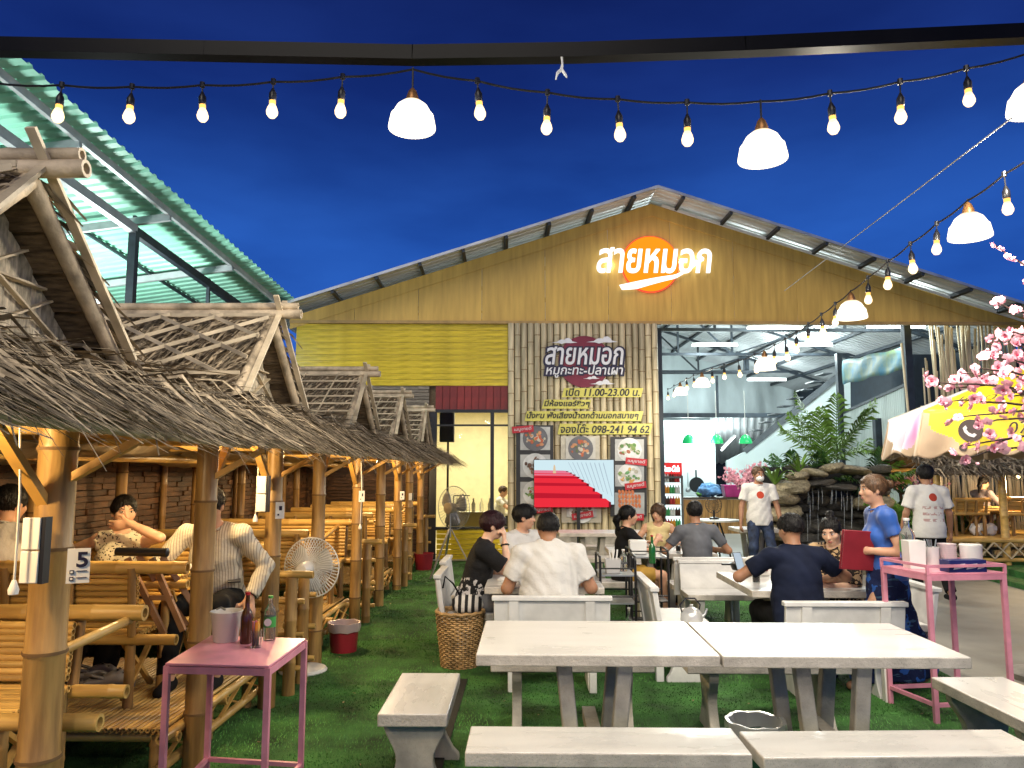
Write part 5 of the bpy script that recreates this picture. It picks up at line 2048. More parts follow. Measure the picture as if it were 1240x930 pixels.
bxm = mat("blue_carton", (.015, .02, .12), .4, var=.15)
MB().box((0, 0, .04), (.27, .10, .08)).build("carton", bxm, t, bevel=.003)
for a, w in ((-.07, .075), (.02, .07), (.09, .05)):
    MB().prism([(a - w / 2, .02), (a + w / 2, .03), (a + w / 2 + .012, .058), (a - w / 2 + .02, .052)], -.0525, -.0505, 'y').build("print", M['offw'], t, smooth=0)
bottle("large water bottle with broad green label on the trolley", trp(.30, .86) , .335, .052, M['clear'], M['plasticw'], M['greenlab'], .24, textm=True)

# things on the diners' tables -------------------------------------------------
bottle("green beer bottle on the dark cart before the woman in yellow", at_z(790, 682, .80), .25, .031, M['greenglass'], M['redcap'], None, .36)
p = Vector((1.93, 9.12, .69))
t = thing("drink_jug", "plastic jug of brown iced tea on the middle table", "jug", p)
MB().lathe([(.001, 0), (.055, 0), (.062, .15), (.062, .155), (.001, .155)], 20).build("jug", mat("iced_tea", (.48, .26, .09), .15, coat=.3), t, smooth=50)
MB().lathe([(.063, .150), (.066, .185), (.062, .185), (.058, .15)], 20).build("rim", M['frost'], t)
for k, (x, y, h, r_, lab) in enumerate(((1.35, 9.1, .13, .08, "white bucket on the middle table beside the green bottle"), (1.75, 9.2, .10, .032, "drinking glass by the tea jug"), (2.05, 9.25, .10, .032, "drinking glass at the right of the tea jug"),
                                       (.52, 7.15, .10, .03, "drinking glass on the young men's table"), (.45, 6.95, .12, .035, "small glass of foam at the table's right end"))):
    t = thing("cup", lab, "cup", (x, y, .69))
    MB().lathe([(.001, 0), (r_ * .85, 0), (r_, h), (r_ * .93, h), (r_ * .8, .008), (.001, .008)], 16).build("wall", M['plasticw'] if k == 0 else M['glass'], t, smooth=50)
    if k:
        MB().lathe([(.001, .009), (r_ * .78, .009), (r_ * .86, h * .7), (.001, h * .7)], 14).build("drink", mat("cloudy_drink", (.55, .50, .38), .2), t, smooth=50)
bottle("small green bottle at the right end of the young men's table", Vector((.50, 7.3, .69)), .22, .03, M['greenglass'], M['greencap'], None, .36)
bottle("clear bottle standing among the young men", Vector((-.2, 7.0, .69)), .20, .03, M['clear'], M['plasticw'], None, .3)
t = thing("folded_napkin", "crumpled white napkin on the young men's table", "napkin", (-.22, 6.75, .69))
MB().lathe([(.05, 0), (.055, .01), (.03, .03), (.001, .022)], 7).build("paper", M['plasticw'], t, smooth=0)
# phone table
p = at_z(916, 706, .69)
t = thing("water_glass", "tall glass of water with a straw on the phone table", "glass", p)
MB().lathe([(.001, 0), (.030, 0), (.036, .13), (.034, .13), (.028, .008), (.001, .008)], 18).build("tumbler", M['glass'], t, smooth=50)
MB().lathe([(.001, .01), (.027, .01), (.032, .10), (.001, .10)], 16).build("water", M['clear'], t, smooth=50)
MB().tube((-.01, 0, .01), (.02, .01, .19), .0035, n=6).build("straw", M['plasticb'], t)
p = at_z(910, 694, .69)
t = thing("hot_pan", "round black hot pan on the phone table", "pan", p + Vector((.0, .25, 0)))
MB().lathe([(.001, .0), (.11, 0), (.13, .05), (.135, .06), (.12, .055), (.09, .075), (.001, .09)], 24).build("pan", M['plasticb'], t, smooth=50)
MB().box((-.17, 0, .05), (.08, .03, .015)).build("handle", M['plasticb'], t)
t = thing("parcel", "white parcel with a red slot behind the hot pan", "bag", (2.05, 7.15, .69), R(10))
MB().lathe([(.13, 0), (.15, .02), (.12, .14), (.05, .17), (.001, .17)], 4, rot=(0, 0, PI / 4)).build("parcel", M['white'], t, bevel=.02)
MB().box((.02, -.115, .06), (.08, .012, .02)).build("slot", M['maroon'], t)
# kettle on the side-on bench
p = Vector((1.30, 6.35, .42))
t = thing("kettle", "steel kettle on the seat of the side-on white bench", "kettle", p)
MB().lathe([(.001, 0), (.075, 0), (.088, .02), (.085, .07), (.06, .105), (.035, .115), (.012, .125), (.014, .14), (.001, .145)], 24).build("body", mat("enamel_steel", (.62, .62, .60), .25, metal=.4), t, smooth=50)
MB().path([(.075, 0, .04), (.11, 0, .07), (.125, 0, .11)], [.018, .012, .009], 8).build("spout", M['galv'], t)
MB().path([(-.075, 0, .08), (-.09, 0, .14), (-.04, 0, .19), (.03, 0, .19), (.07, 0, .14), (.06, 0, .09)], .007, 7).build("handle", M['plasticb'], t)

# ------------------------------------------------------------------ black serving carts
def cart(label, x, y, w, d, h, shelves):
    t = thing("serving_cart", label, "cart", (x, y, 0), 0, "black serving carts")
    for sx in (-1, 1):
        for sy in (-1, 1):
            MB().tube((sx * w / 2, sy * d / 2, .04), (sx * w / 2, sy * d / 2, h), .011, n=8).build("leg", M['blackm'], t)
            MB().lathe([(.001, -.025), (.022, -.012), (.022, .012), (.001, .025)], 10, (sx * w / 2, sy * d / 2, .03), rot=(0, PI / 2, 0)).build("caster", M['plasticb'], t)
    for sx in (-1, 1):
        MB().path([(sx * w / 2, -d / 2, h - .002), (sx * w / 2, -d / 2 + .02, h + .03), (sx * w / 2, 0, h + .035), (sx * w / 2, d / 2 - .02, h + .03), (sx * w / 2, d / 2, h - .002)], .011, 8).build("hoop", M['blackm'], t)
    for z in shelves:
        MB().box((0, 0, z), (w, d, .012)).build("shelf", M['plasticb'] if z < .5 else M['galv'], t)
        for s in (-1, 1):
            MB().tube((-w / 2, s * d / 2, z + .06), (w / 2, s * d / 2, z + .06), .007, n=6).build("guard_bar", M['blackm'], t)
    return t


c1 = at(745, 700, 6.95)
cart("black steel cart with a white tub of tongs, right of the large man", c1.x, 6.95, .30, .42, .86, (.22, .50, .735))
c2 = at(783, 690, 7.9)
cart("black steel cart with a green bottle and white box, behind the other cart", c2.x, 7.9, .36, .42, .82, (.14, .36, .785))
t = thing("tong_tub", "square clear tub with white tongs on the black cart", "tub", (c1.x - .03, 6.88, .742))
MB().lathe([(.001, 0), (.08, 0), (.095, .12), (.09, .12), (.075, .01), (.001, .01)], 4, rot=(0, 0, PI / 4)).build("tub", M['frost'], t, bevel=.01)
for k in range(4):
    MB().tube((random.uniform(-.03, .03), 0, .03), (random.uniform(-.06, .06), random.uniform(-.03, .03), .20), .007, n=6).build("tong", M['plasticw'], t)
bottle("clear water bottle standing by the tongs on the black cart", Vector((c1.x + .08, 7.0, .742)), .19, .033, M['clear'], M['plasticw'], None, .26)
t = thing("white_box", "white box behind the green bottle on the farther cart", "box", (c2.x - .08, 7.95, .792))
MB().box((0, 0, .07), (.17, .12, .14)).build("carton", M['plasticw'], t, bevel=.01)
bottle("empty clear bottle at the foot of the black cart", Vector((c1.x + .09, 6.75, .23)), .24, .033, M['glass'], M['plasticw'], None, .34)

# ------------------------------------------------------------------ wicker basket with striped bag near it
bp_ = gz(557, 806, 0)
t = thing("wicker_basket", "round woven wicker basket on the turf beside the white bench", "basket", (bp_.x, bp_.y - .02, 0))
wm = mat("wicker", (.42, .26, .11), .6, var=.25, scale=12, island=.3, bump=.2)
mb = MB()
H, n = .45, 34
rows = 26
for k in range(rows):
    f = k / (rows - 1)
    rr_ = .150 + .048 * f
    pts = []
    for a in range(n * 2):
        th = 2 * PI * a / (n * 2)
        off_ = .006 * (1 if (a // 2 + k) % 2 else -1)
        pts.append(((rr_ + off_) * math.cos(th), (rr_ + off_) * math.sin(th), .012 + (H - .03) * f))
    mb.path(pts, .0075, 5, closed=True)
mb.build("weave", wm, t)["kind"] = 'stuff'
mb = MB()
for a in range(n):
    th = 2 * PI * a / n
    mb.tube((.150 * math.cos(th), .150 * math.sin(th), .0), (.198 * math.cos(th), .198 * math.sin(th), H - .01), .006, n=5)
mb.build("stake", wm, t)["kind"] = 'stuff'
pts = [(.200 * math.cos(2 * PI * a / 40), .200 * math.sin(2 * PI * a / 40), H + .004 * math.sin(a * 2.2)) for a in range(40)]
MB().path(pts, .015, 7, closed=True).build("rim", wm, t)
MB().lathe([(.001, .006), (.15, .006), (.15, .02), (.001, .02)], 24).build("base", wm, t)
bg = thing("striped_bag", "black and white striped cloth bag on the white bench by the basket", "bag", (-.53, 6.74, .425))
ms = bpy.data.materials.new("black_white_stripes"); ms.use_nodes = True
nt = ms.node_tree; wv = nt.nodes.new("ShaderNodeTexWave"); wv.bands_direction = 'X'; wv.inputs["Scale"].default_value = 5.5
wv.inputs["Distortion"].default_value = .6
tcn = nt.nodes.new("ShaderNodeTexCoord"); rr = nt.nodes.new("ShaderNodeValToRGB")
rr.color_ramp.interpolation = 'CONSTANT'; rr.color_ramp.elements[0].color = (.01, .01, .011, 1); rr.color_ramp.elements[1].position = .5; rr.color_ramp.elements[1].color = (.68, .66, .62, 1)
nt.links.new(tcn.outputs["Object"], wv.inputs[0]); nt.links.new(wv.outputs["Fac"], rr.inputs[0]); nt.links.new(rr.outputs[0], nt.nodes["Principled BSDF"].inputs["Base Color"])
nt.nodes["Principled BSDF"].inputs["Roughness"].default_value = .8
mb = MB()
mb.lathe([(.001, 0), (.09, .0), (.13, .02), (.14, .06), (.12, .11), (.085, .14), (.05, .15), (.001, .145)], 22, sx=1.0, sy=.6)
for i, v in enumerate(mb.v):
    w_ = .010 * math.sin(v[0] * 40 + v[2] * 25)
    mb.v[i] = (v[0] + w_, v[1] + w_ * .6, v[2])
mb.build("pouch", ms, bg, smooth=180)
MB().path([(-.06, 0, .14), (-.12, 0, .24), (-.19, .0, .30), (-.21, .02, .2)], .008, 6).build("strap", M['black'], bg)

# ------------------------------------------------------------------ fans and bins on the left
fb = gz(367, 813, 0)
t = thing("pedestal_fan", "white pedestal fan standing on the turf before the third hut", "fan", (fb.x, fb.y, 0), R(-10))
MB().lathe([(.001, 0), (.19, 0), (.195, .012), (.18, .03), (.05, .045), (.001, .045)], 28).build("base", M['plasticw'], t, smooth=40)
MB().tube((0, 0, .04), (0, 0, .42), .020, n=12).build("lower_pole", M['plasticw'], t)
MB().tube((0, 0, .42), (0, 0, .72), .014, n=12).build("upper_pole", M['plasticw'], t)
hub = Vector((0, -.02, .82))
MB().lathe([(.001, -.10), (.045, -.095), (.06, -.05), (.06, .03), (.045, .07), (.001, .075)], 18, hub, rot=(PI / 2 + .05, 0, 0)).build("motor", M['plasticw'], t, smooth=50)
MB().box((0, -.01, .73), (.05, .07, .08)).build("tilt_joint", M['plasticw'], t, bevel=.008)


def cage(R_, dep, c, mt, parent, nr=36, wr=.0018):
    mb = MB()
    for k in range(nr):
        a = 2 * PI * k / nr
        for s in (-1, 1):
            pts = []
            for q in range(5):
                f = q / 4
                rr_ = .035 + (R_ - .035) * f
                yy = s * dep * math.cos(f * PI / 2)
                aa = a + .25 * f * s
                pts.append((c[0] + rr_ * math.cos(aa), c[1] + yy, c[2] + rr_ * math.sin(aa)))
            mb.path(pts, wr, 4, caps=False)
    mb.build("cage_wires", mt, parent)["kind"] = 'stuff'
    mb = MB()
    mb.path([(c[0] + R_ * math.cos(2 * PI * k / 40), c[1], c[2] + R_ * math.sin(2 * PI * k / 40)) for k in range(40)], .006, 6, closed=True)
    mb.path([(c[0] + R_ * .66 * math.cos(2 * PI * k / 40), c[1] + dep * .62, c[2] + R_ * .66 * math.sin(2 * PI * k / 40)) for k in range(40)], .003, 5, closed=True)
    mb.build("cage_ring", mt, parent)["kind"] = 'stuff'


def blade_set(R_, c, mt, parent, n=3, name="blade"):
    for k in range(n):
        a0 = 2 * PI * k / n + .4
        vs, fs = [], []
        for i in range(7):
            for j in range(6):
                rr_ = .04 + (R_ * .9 - .04) * i / 6
                aa = a0 + (j / 5 - .5) * 1.35 * (.55 + .45 * math.sin(PI * (i + 1) / 8))
                vs.append((c[0] + rr_ * math.cos(aa), c[1] + .05 * (j / 5 - .5), c[2] + rr_ * math.sin(aa)))
        for i in range(6):
            for j in range(5):
                fs.append((i * 6 + j, i * 6 + j + 1, i * 6 + j + 7, i * 6 + j + 6))
        o = MB().add(vs, fs).build(name, mt, parent, smooth=180)
        s_ = o.modifiers.new("thickness", 'SOLIDIFY'); s_.thickness = .004
    MB().lathe([(.001, -.03), (.035, -.025), (.04, .02), (.001, .025)], 14, c, rot=(PI / 2, 0, 0)).build("hub", mt, parent)


fc = hub + Vector((.0, .12, .0))
cage(.245, .085, fc, mat("fan_wire", (.78, .78, .75), .4), t, 52, .0032)
blade_set(.22, fc, mat("pale_blade", (.66, .66, .63), .25, trans=.15, var=0, ior=1.1), t)

fi = Vector((at(545, 640, 12.2).x, 12.2, 0))
t = thing("industrial_fan", "big grey drum fan on a tripod before the lit window", "fan", fi, R(-38))
for k in range(3):
    a = 2 * PI * k / 3 + .5
    MB().beam((.02 * math.cos(a), .02 * math.sin(a), .72), (.42 * math.cos(a), .42 * math.sin(a), 0), .03, .015).build("tripod_leg", M['galv'], t)
MB().tube((0, 0, .6), (0, 0, 1.0), .018, n=8).build("pole", M['galv'], t)
MB().lathe([(.001, -.14), (.08, -.13), (.09, .0), (.001, .02)], 14, (0, -.06, 1.05), rot=(PI / 2, 0, 0)).build("motor", mat("tan_motor", (.35, .28, .18), .5), t)
cage(.34, .09, Vector((0, .08, 1.05)), M['galv'], t, 40, .002)
blade_set(.32, Vector((0, .08, 1.05)), mat("grey_blade", (.20, .21, .23), .3, metal=.4), t)


def bin_(label, p, r0, r1, h, m, liner=None, kind="waste_bin"):
    t = thing(kind, label, "bin", p)
    MB().lathe([(.001, 0), (r0, 0), (r0 * 1.02, .01), (r1, h), (r1 * 1.05, h + .004), (r1 * 1.05, h + .014), (r1 * .95, h), (r0 * .95, .02), (.001, .02)], 24).build("tub", m, t, smooth=50)
    if liner:
        mb = MB()
        prof = [(r1 * .80, h - .05), (r1 * .97, h + .02), (r1 * 1.10, h + .022), (r1 * 1.12, h - .02), (r1 * 1.06, h - .055)]
        mb.lathe(prof, 28)
        mb.f = mb.f[:-2]; mb.m = mb.m[:-2]
        for i, v in enumerate(mb.v):
            a = math.atan2(v[1], v[0]); w_ = 1 + .015 * math.sin(a * 9) + .010 * math.sin(a * 17 + 1)
            mb.v[i] = (v[0] * w_, v[1] * w_, v[2] + .004 * math.sin(a * 7))
        mb.build("liner", liner, t, smooth=60)
    return t


M['redpl'] = mat("red_plastic", (.30, .022, .035), .35, var=.08)
M['liner'] = mat("thin_plastic_liner", (.62, .50, .50), .35, trans=.3, var=.05, ior=1.1)
q = gz(416, 789, 0)
bin_("small red bin with a pinkish plastic liner beside the hut posts", (q.x, q.y, 0), .115, .135, .24, M['redpl'], M['liner'])
q = gz(513, 690, 0)
bin_("little red tub far down the turf beside the last hut", (q.x, q.y, 0), .13, .16, .26, M['redpl'])
bin_("green bin with a clear liner under the right near table", (1.22, 4.35, 0), .12, .145, .27, mat("green_plastic", (.03, .11, .06), .4), mat("clear_liner", (.75, .78, .76), .3, trans=.5, ior=1.1, var=0))
q = gz(855, 822, 0)
t = thing("plastic_cup", "crushed clear plastic cup lying on the turf", "cup", (q.x, q.y, .03))
MB().lathe([(.001, -.05), (.028, -.05), (.038, .05), (.036, .05), (.026, -.045)], 14, rot=(PI / 2, .2, .9)).build("cup", M['clear'], t)

# ------------------------------------------------------------------ things in the second hut
c = at(180, 720, 4.62)
t = thing("folding_stand", "wooden folding high-chair frame with a padded black bar in the second hut", "stand", (c.x, 4.62, 0))
zt2, zb2 = at(185, 670, 4.6).z, at(195, 768, 4.6).z


def lp(px, py, Y=4.6):
    return at(px, py, Y) - Vector((c.x, 4.62, 0))


a0, a1 = lp(141, 668), lp(203, 669)
mb = MB().path([a0 + Vector((-.005, 0, 0)), a0, a0 + (a1 - a0) * .2, a1 - (a1 - a0) * .15, a1, a1 + Vector((.006, 0, 0))], [.012, .024, .026, .025, .027, .014], 12)
mb.build("padded_bar", M['plasticb'], t, smooth=60)
pole = mat("brown_wood", (.24, .13, .065), .5, var=.25, scale=6)
for (p0_, p1_, dy) in (((154, 676), (199, 768), 0), ((163, 674), (206, 766), .22), ((184, 676), (222, 764), 0), ((192, 675), (228, 762), .22)):
    MB().beam(lp(*p0_) + Vector((0, dy * .2, 0)), lp(*p1_) + Vector((0, dy, 0)), .026, .032).build("leg", pole, t)
MB().beam(lp(181, 724), lp(207, 724) + Vector((.01, 0, 0)), .02, .026).build("rung", pole, t)
for k, (px, py, rz, lab) in enumerate(((132, 832, 12, "grey slotted clog on the deck of the second hut, toe to the right"), (113, 824, 20, "second grey clog half hidden behind the first"))):
    q = gz(px, py, .32)
    t = thing("clog", lab, "shoe", (q.x, q.y, .315), R(rz), "pair of grey clogs")
    prof = [(-.135, .05, .035), (-.11, .046, .055), (-.05, .044, .058), (.0, .048, .085), (.05, .052, .10), (.095, .052, .085), (.13, .042, .055), (.145, .015, .03)]
    mb = MB(); n = 12; vs, fs = [], []
    for (x, w, h) in prof:
        for j in range(n):
            a = 2 * PI * j / n
            z = max(0.0, (math.sin(a) * .5 + .5)) ** .7 * h
            vs.append((x, math.cos(a) * w, z + .012))
    for i in range(len(prof) - 1):
        for j in range(n):
            j2 = (j + 1) % n
            fs.append((i * n + j2, i * n + j, (i + 1) * n + j, (i + 1) * n + j2))
    fs.append(tuple(range(n))); fs.append(tuple(reversed(range((len(prof) - 1) * n, len(prof) * n))))
    gm = mat("grey_foam", (.26, .25, .24), .6)
    mb.add(vs, fs).build("upper", gm, t, smooth=60)
    MB().prism([(-.14, -.04), (-.08, -.05), (.05, -.058), (.12, -.045), (.15, 0), (.12, .045), (.05, .058), (-.08, .05), (-.14, .04)], 0, .022, 'z').build("sole", gm, t, bevel=.004)
    MB().ball((-.065, 0, .062), (.055, .034, .018), 14, 6).build("opening", M['plasticb'], t)
    for a, b in ((.05, .02), (.05, -.02), (.09, .0), (.085, .028), (.085, -.028)):
        MB().ball((a, b, .108 - .5 * max(0, a - .05)), (.008, .008, .006), 8, 5).build("vent_hole", M['plasticb'], t)
    MB().path([(-.02, .048, .07), (-.08, .052, .09), (-.135, .0, .085), (-.08, -.052, .09), (-.02, -.048, .07)], .010, 6).build("heel_strap", gm, t)

# fridge, counter and kitchen things in the hall -----------------------------
fp0, fp1 = at(800, 560, 19), at(828, 640, 19)
W_ = fp1.x - fp0.x
H_ = fp0.z
fr = thing("drinks_fridge", "red drinks fridge with lit glass door by the billboard corner", "fridge", ((fp0.x + fp1.x) / 2, 19, 0))
MB().box((0, .36, H_ / 2), (W_, .6, H_ - .004)).build("cabinet", mat("red_enamel", (.50, .012, .015), .35), fr, bevel=.01)
MB().box((0, .03, H_ - .15), (W_ - .01, .06, .28)).build("header", mat("red_header", (.62, .02, .02), .35, emit=.35), fr, bevel=.008)
o = text_mb("Coca-Cola", .14, W_ * .80, bold=.01, shear=.35).build("lettering", glow("white_header_text", (1, 1, 1), 1.1), fr, smooth=0); o.location = (-.02, -.004, H_ - .15)
MB().box((0, .04, H_ / 2 - .12), (W_ - .05, .02, H_ - .45)).build("lit_back", glow("fridge_light", (.72, .92, .95), .9), fr)
dm = [mat("drink_red", (.4, .03, .03), .3), mat("drink_orange", (.6, .25, .03), .3), mat("drink_green", (.05, .3, .1), .3), mat("drink_white", (.6, .6, .58), .3), mat("drink_dark", (.05, .02, .015), .3)]
for r_ in range(5):
    MB().box((0, .015, .28 + r_ * .27), (W_ - .06, .03, .015)).build("shelf", M['plasticw'], fr)
    for k in range(6):
        MB().lathe([(.035, 0), (.035, .13), (.014, .17), (.014, .2), (.001, .2)], 8, (-W_ / 2 + .10 + k * (W_ - .2) / 5, 0.0, .288 + r_ * .27)).build("drink_bottle", dm[(r_ * 2 + k // 2) % 5], fr)
mb = MB()
for sx in (-1, 1):
    mb.box((sx * (W_ / 2 - .025), -.03, H_ / 2 - .12), (.05, .05, H_ - .4))
for z in (.12, H_ - .36):
    mb.box((0, -.03, z), (W_ - .1, .05, .05))
mb.build("door_frame", mat("fridge_door", (.10, .10, .10), .4), fr)

c0, c1_ = at(826, 640, 20.5), at(915, 640, 20.5)
zt_c = at(870, 602, 20.5).z
ct = thing("wood_counter", "kitchen counter faced with upright honey-coloured boards", "counter", ((c0.x + c1_.x) / 2, 20.5, 0))
CW = c1_.x - c0.x
bdm = MB().box((0, 0, 0), (.155, .03, zt_c - .06)).mesh("board", M['rust'])
nn = int(CW / .16)
for k in range(nn):
    inst(bdm, "board", ct, (-CW / 2 + .08 + .16 * k, .004 * (k % 2), (zt_c - .06) / 2))
MB().box((0, .28, zt_c - .03), (CW + .1, .62, .05)).build("worktop", mat("dark_worktop", (.08, .055, .035), .4), ct)
for (px, py, w, h, d, lab, m, kind) in ((868, 596, 1.0, .30, .3, "heap of blue plastic bags on the counter", mat("blue_bag", (.12, .28, .55), .5, var=.3, scale=8), "bag_heap"),
                                        (888, 599, .55, .30, .35, "magenta plastic basket on the counter", mat("magenta_plastic", (.5, .04, .22), .4), "plastic_basket"),
                                        (851, 600, .35, .16, .3, "green packet on the counter", mat("green_packet", (.15, .45, .10), .5, var=.2), "packet")):
    q = at(px, py, 20.7)
    t = thing(kind, lab, "basket" if "basket" in kind else "bag", (q.x, 20.75, zt_c - .004))
    if kind == "plastic_basket":
        MB().lathe([(.30, 0), (.36, h), (.37, h + .02), (.33, h + .02), (.28, .02), (.001, .02)], 4, rot=(0, 0, PI / 4), sx=1.15).build("tub", m, t, bevel=.02)
    else:
        for k in range(5 if kind == "bag_heap" else 2):
            mb = MB().ball((random.uniform(-.3, .3) * w, random.uniform(-.1, .1), h * random.uniform(.35, .75)), (w * .25, .16, h * .45), 10, 7)
            mb.v = [(a + random.uniform(-.02, .02), b + random.uniform(-.02, .02), max(0, c_ + random.uniform(-.03, .03))) for a, b, c_ in mb.v]
            mb.build("bag", m, t, smooth=25)
q = at(843, 587, 25.6)
q2 = bl(0, 11.5) ; 
t = thing("frying_pan", "black frying pan hung on the pale kitchen wall", "pan", (q.x, q.y - .02, q.z), BROT)
MB().lathe([(.001, 0), (.22, 0), (.25, .05), (.001, .05)], 22, rot=(PI / 2, 0, 0)).build("pan", M['plasticb'], t)
MB().box((0, 0, .36), (.05, .03, .25)).build("handle", M['plasticb'], t)
q = at(833, 586, 25.6)
t = thing("ladle", "grey ladle hung beside the frying pan", "ladle", (q.x, q.y - .02, q.z), BROT)
MB().ball((0, 0, -.2), (.09, .04, .08), 10, 7).build("bowl", M['galv'], t)
MB().box((0, 0, .1), (.03, .02, .55)).build("handle", M['galv'], t)
q = gz(868, 629, .73)
t = thing("round_table", "small round white table before the wooden counter", "table", (q.x, q.y, 0))
MB().lathe([(.001, .70), (.40, .70), (.41, .73), (.001, .735)], 28).build("tabletop", M['plasticw'], t, smooth=40)
for k in range(3):
    a = 2.1 * k + .4
    MB().tube((.05 * math.cos(a), .05 * math.sin(a), .7), (.3 * math.cos(a), .3 * math.sin(a), 0), .018, n=8).build("leg", M['blackm'], t)
t = thing("table_fan", "dark desk fan on the small round table", "fan", (q.x - .05, q.y, .735))
MB().lathe([(.001, 0), (.1, 0), (.08, .03), (.02, .04), (.02, .16), (.001, .16)], 12).build("base", M['plasticb'], t)
cage(.15, .05, Vector((0, 0, .26)), M['plasticb'], t, 18, .002)
# loudspeaker on a stand behind the glass
x_, z_ = fac(541, 650, .5)
t = bthing("loudspeaker", "dark loudspeaker on a thin pole just inside the lit window", "speaker", fac(541, 512, .5)[0], .5, 0)
zz1, zz0 = fac(541, 490, .5)[1], fac(541, 535, .5)[1]
MB().box((0, .12, (zz0 + zz1) / 2), (.28, .26, zz1 - zz0)).build("cabinet", mat("dark_grille", (.03, .032, .03), .7), t, bevel=.01)
MB().tube((.02, .12, .03), (.02, .12, zz0), .022, n=8).build("pole", M['blackm'], t)
MB().lathe([(.001, 0), (.22, .0), (.22, .02), (.02, .05), (.001, .05)], 10, (.02, .12, .02)).build("base", M['blackm'], t)
t = bthing("side_counter", "counter with glasses just inside the lit window", "counter", fac(575, 620, .7)[0], .75, 0)
MB().box((0, 0, .42), (.9, .4, .84)).build("cabinet", M['cream'], t)
for k in range(5):
    MB().lathe([(.001, 0), (.035, 0), (.04, .14), (.015, .2), (.015, .26), (.001, .26)], 10, (-.35 + .16 * k, 0, .842)).build("bottle", M['glass'] if k % 2 else M['frost'], t)
MB().beam((-.42, .0, .845), (-.42, 0, 1.15), .02, .02).build("rack_bar", M['blackm'], t)
MB().beam((-.42, .0, 1.15), (-.1, 0, 1.15), .02, .02).build("rack_bar", M['blackm'], t)


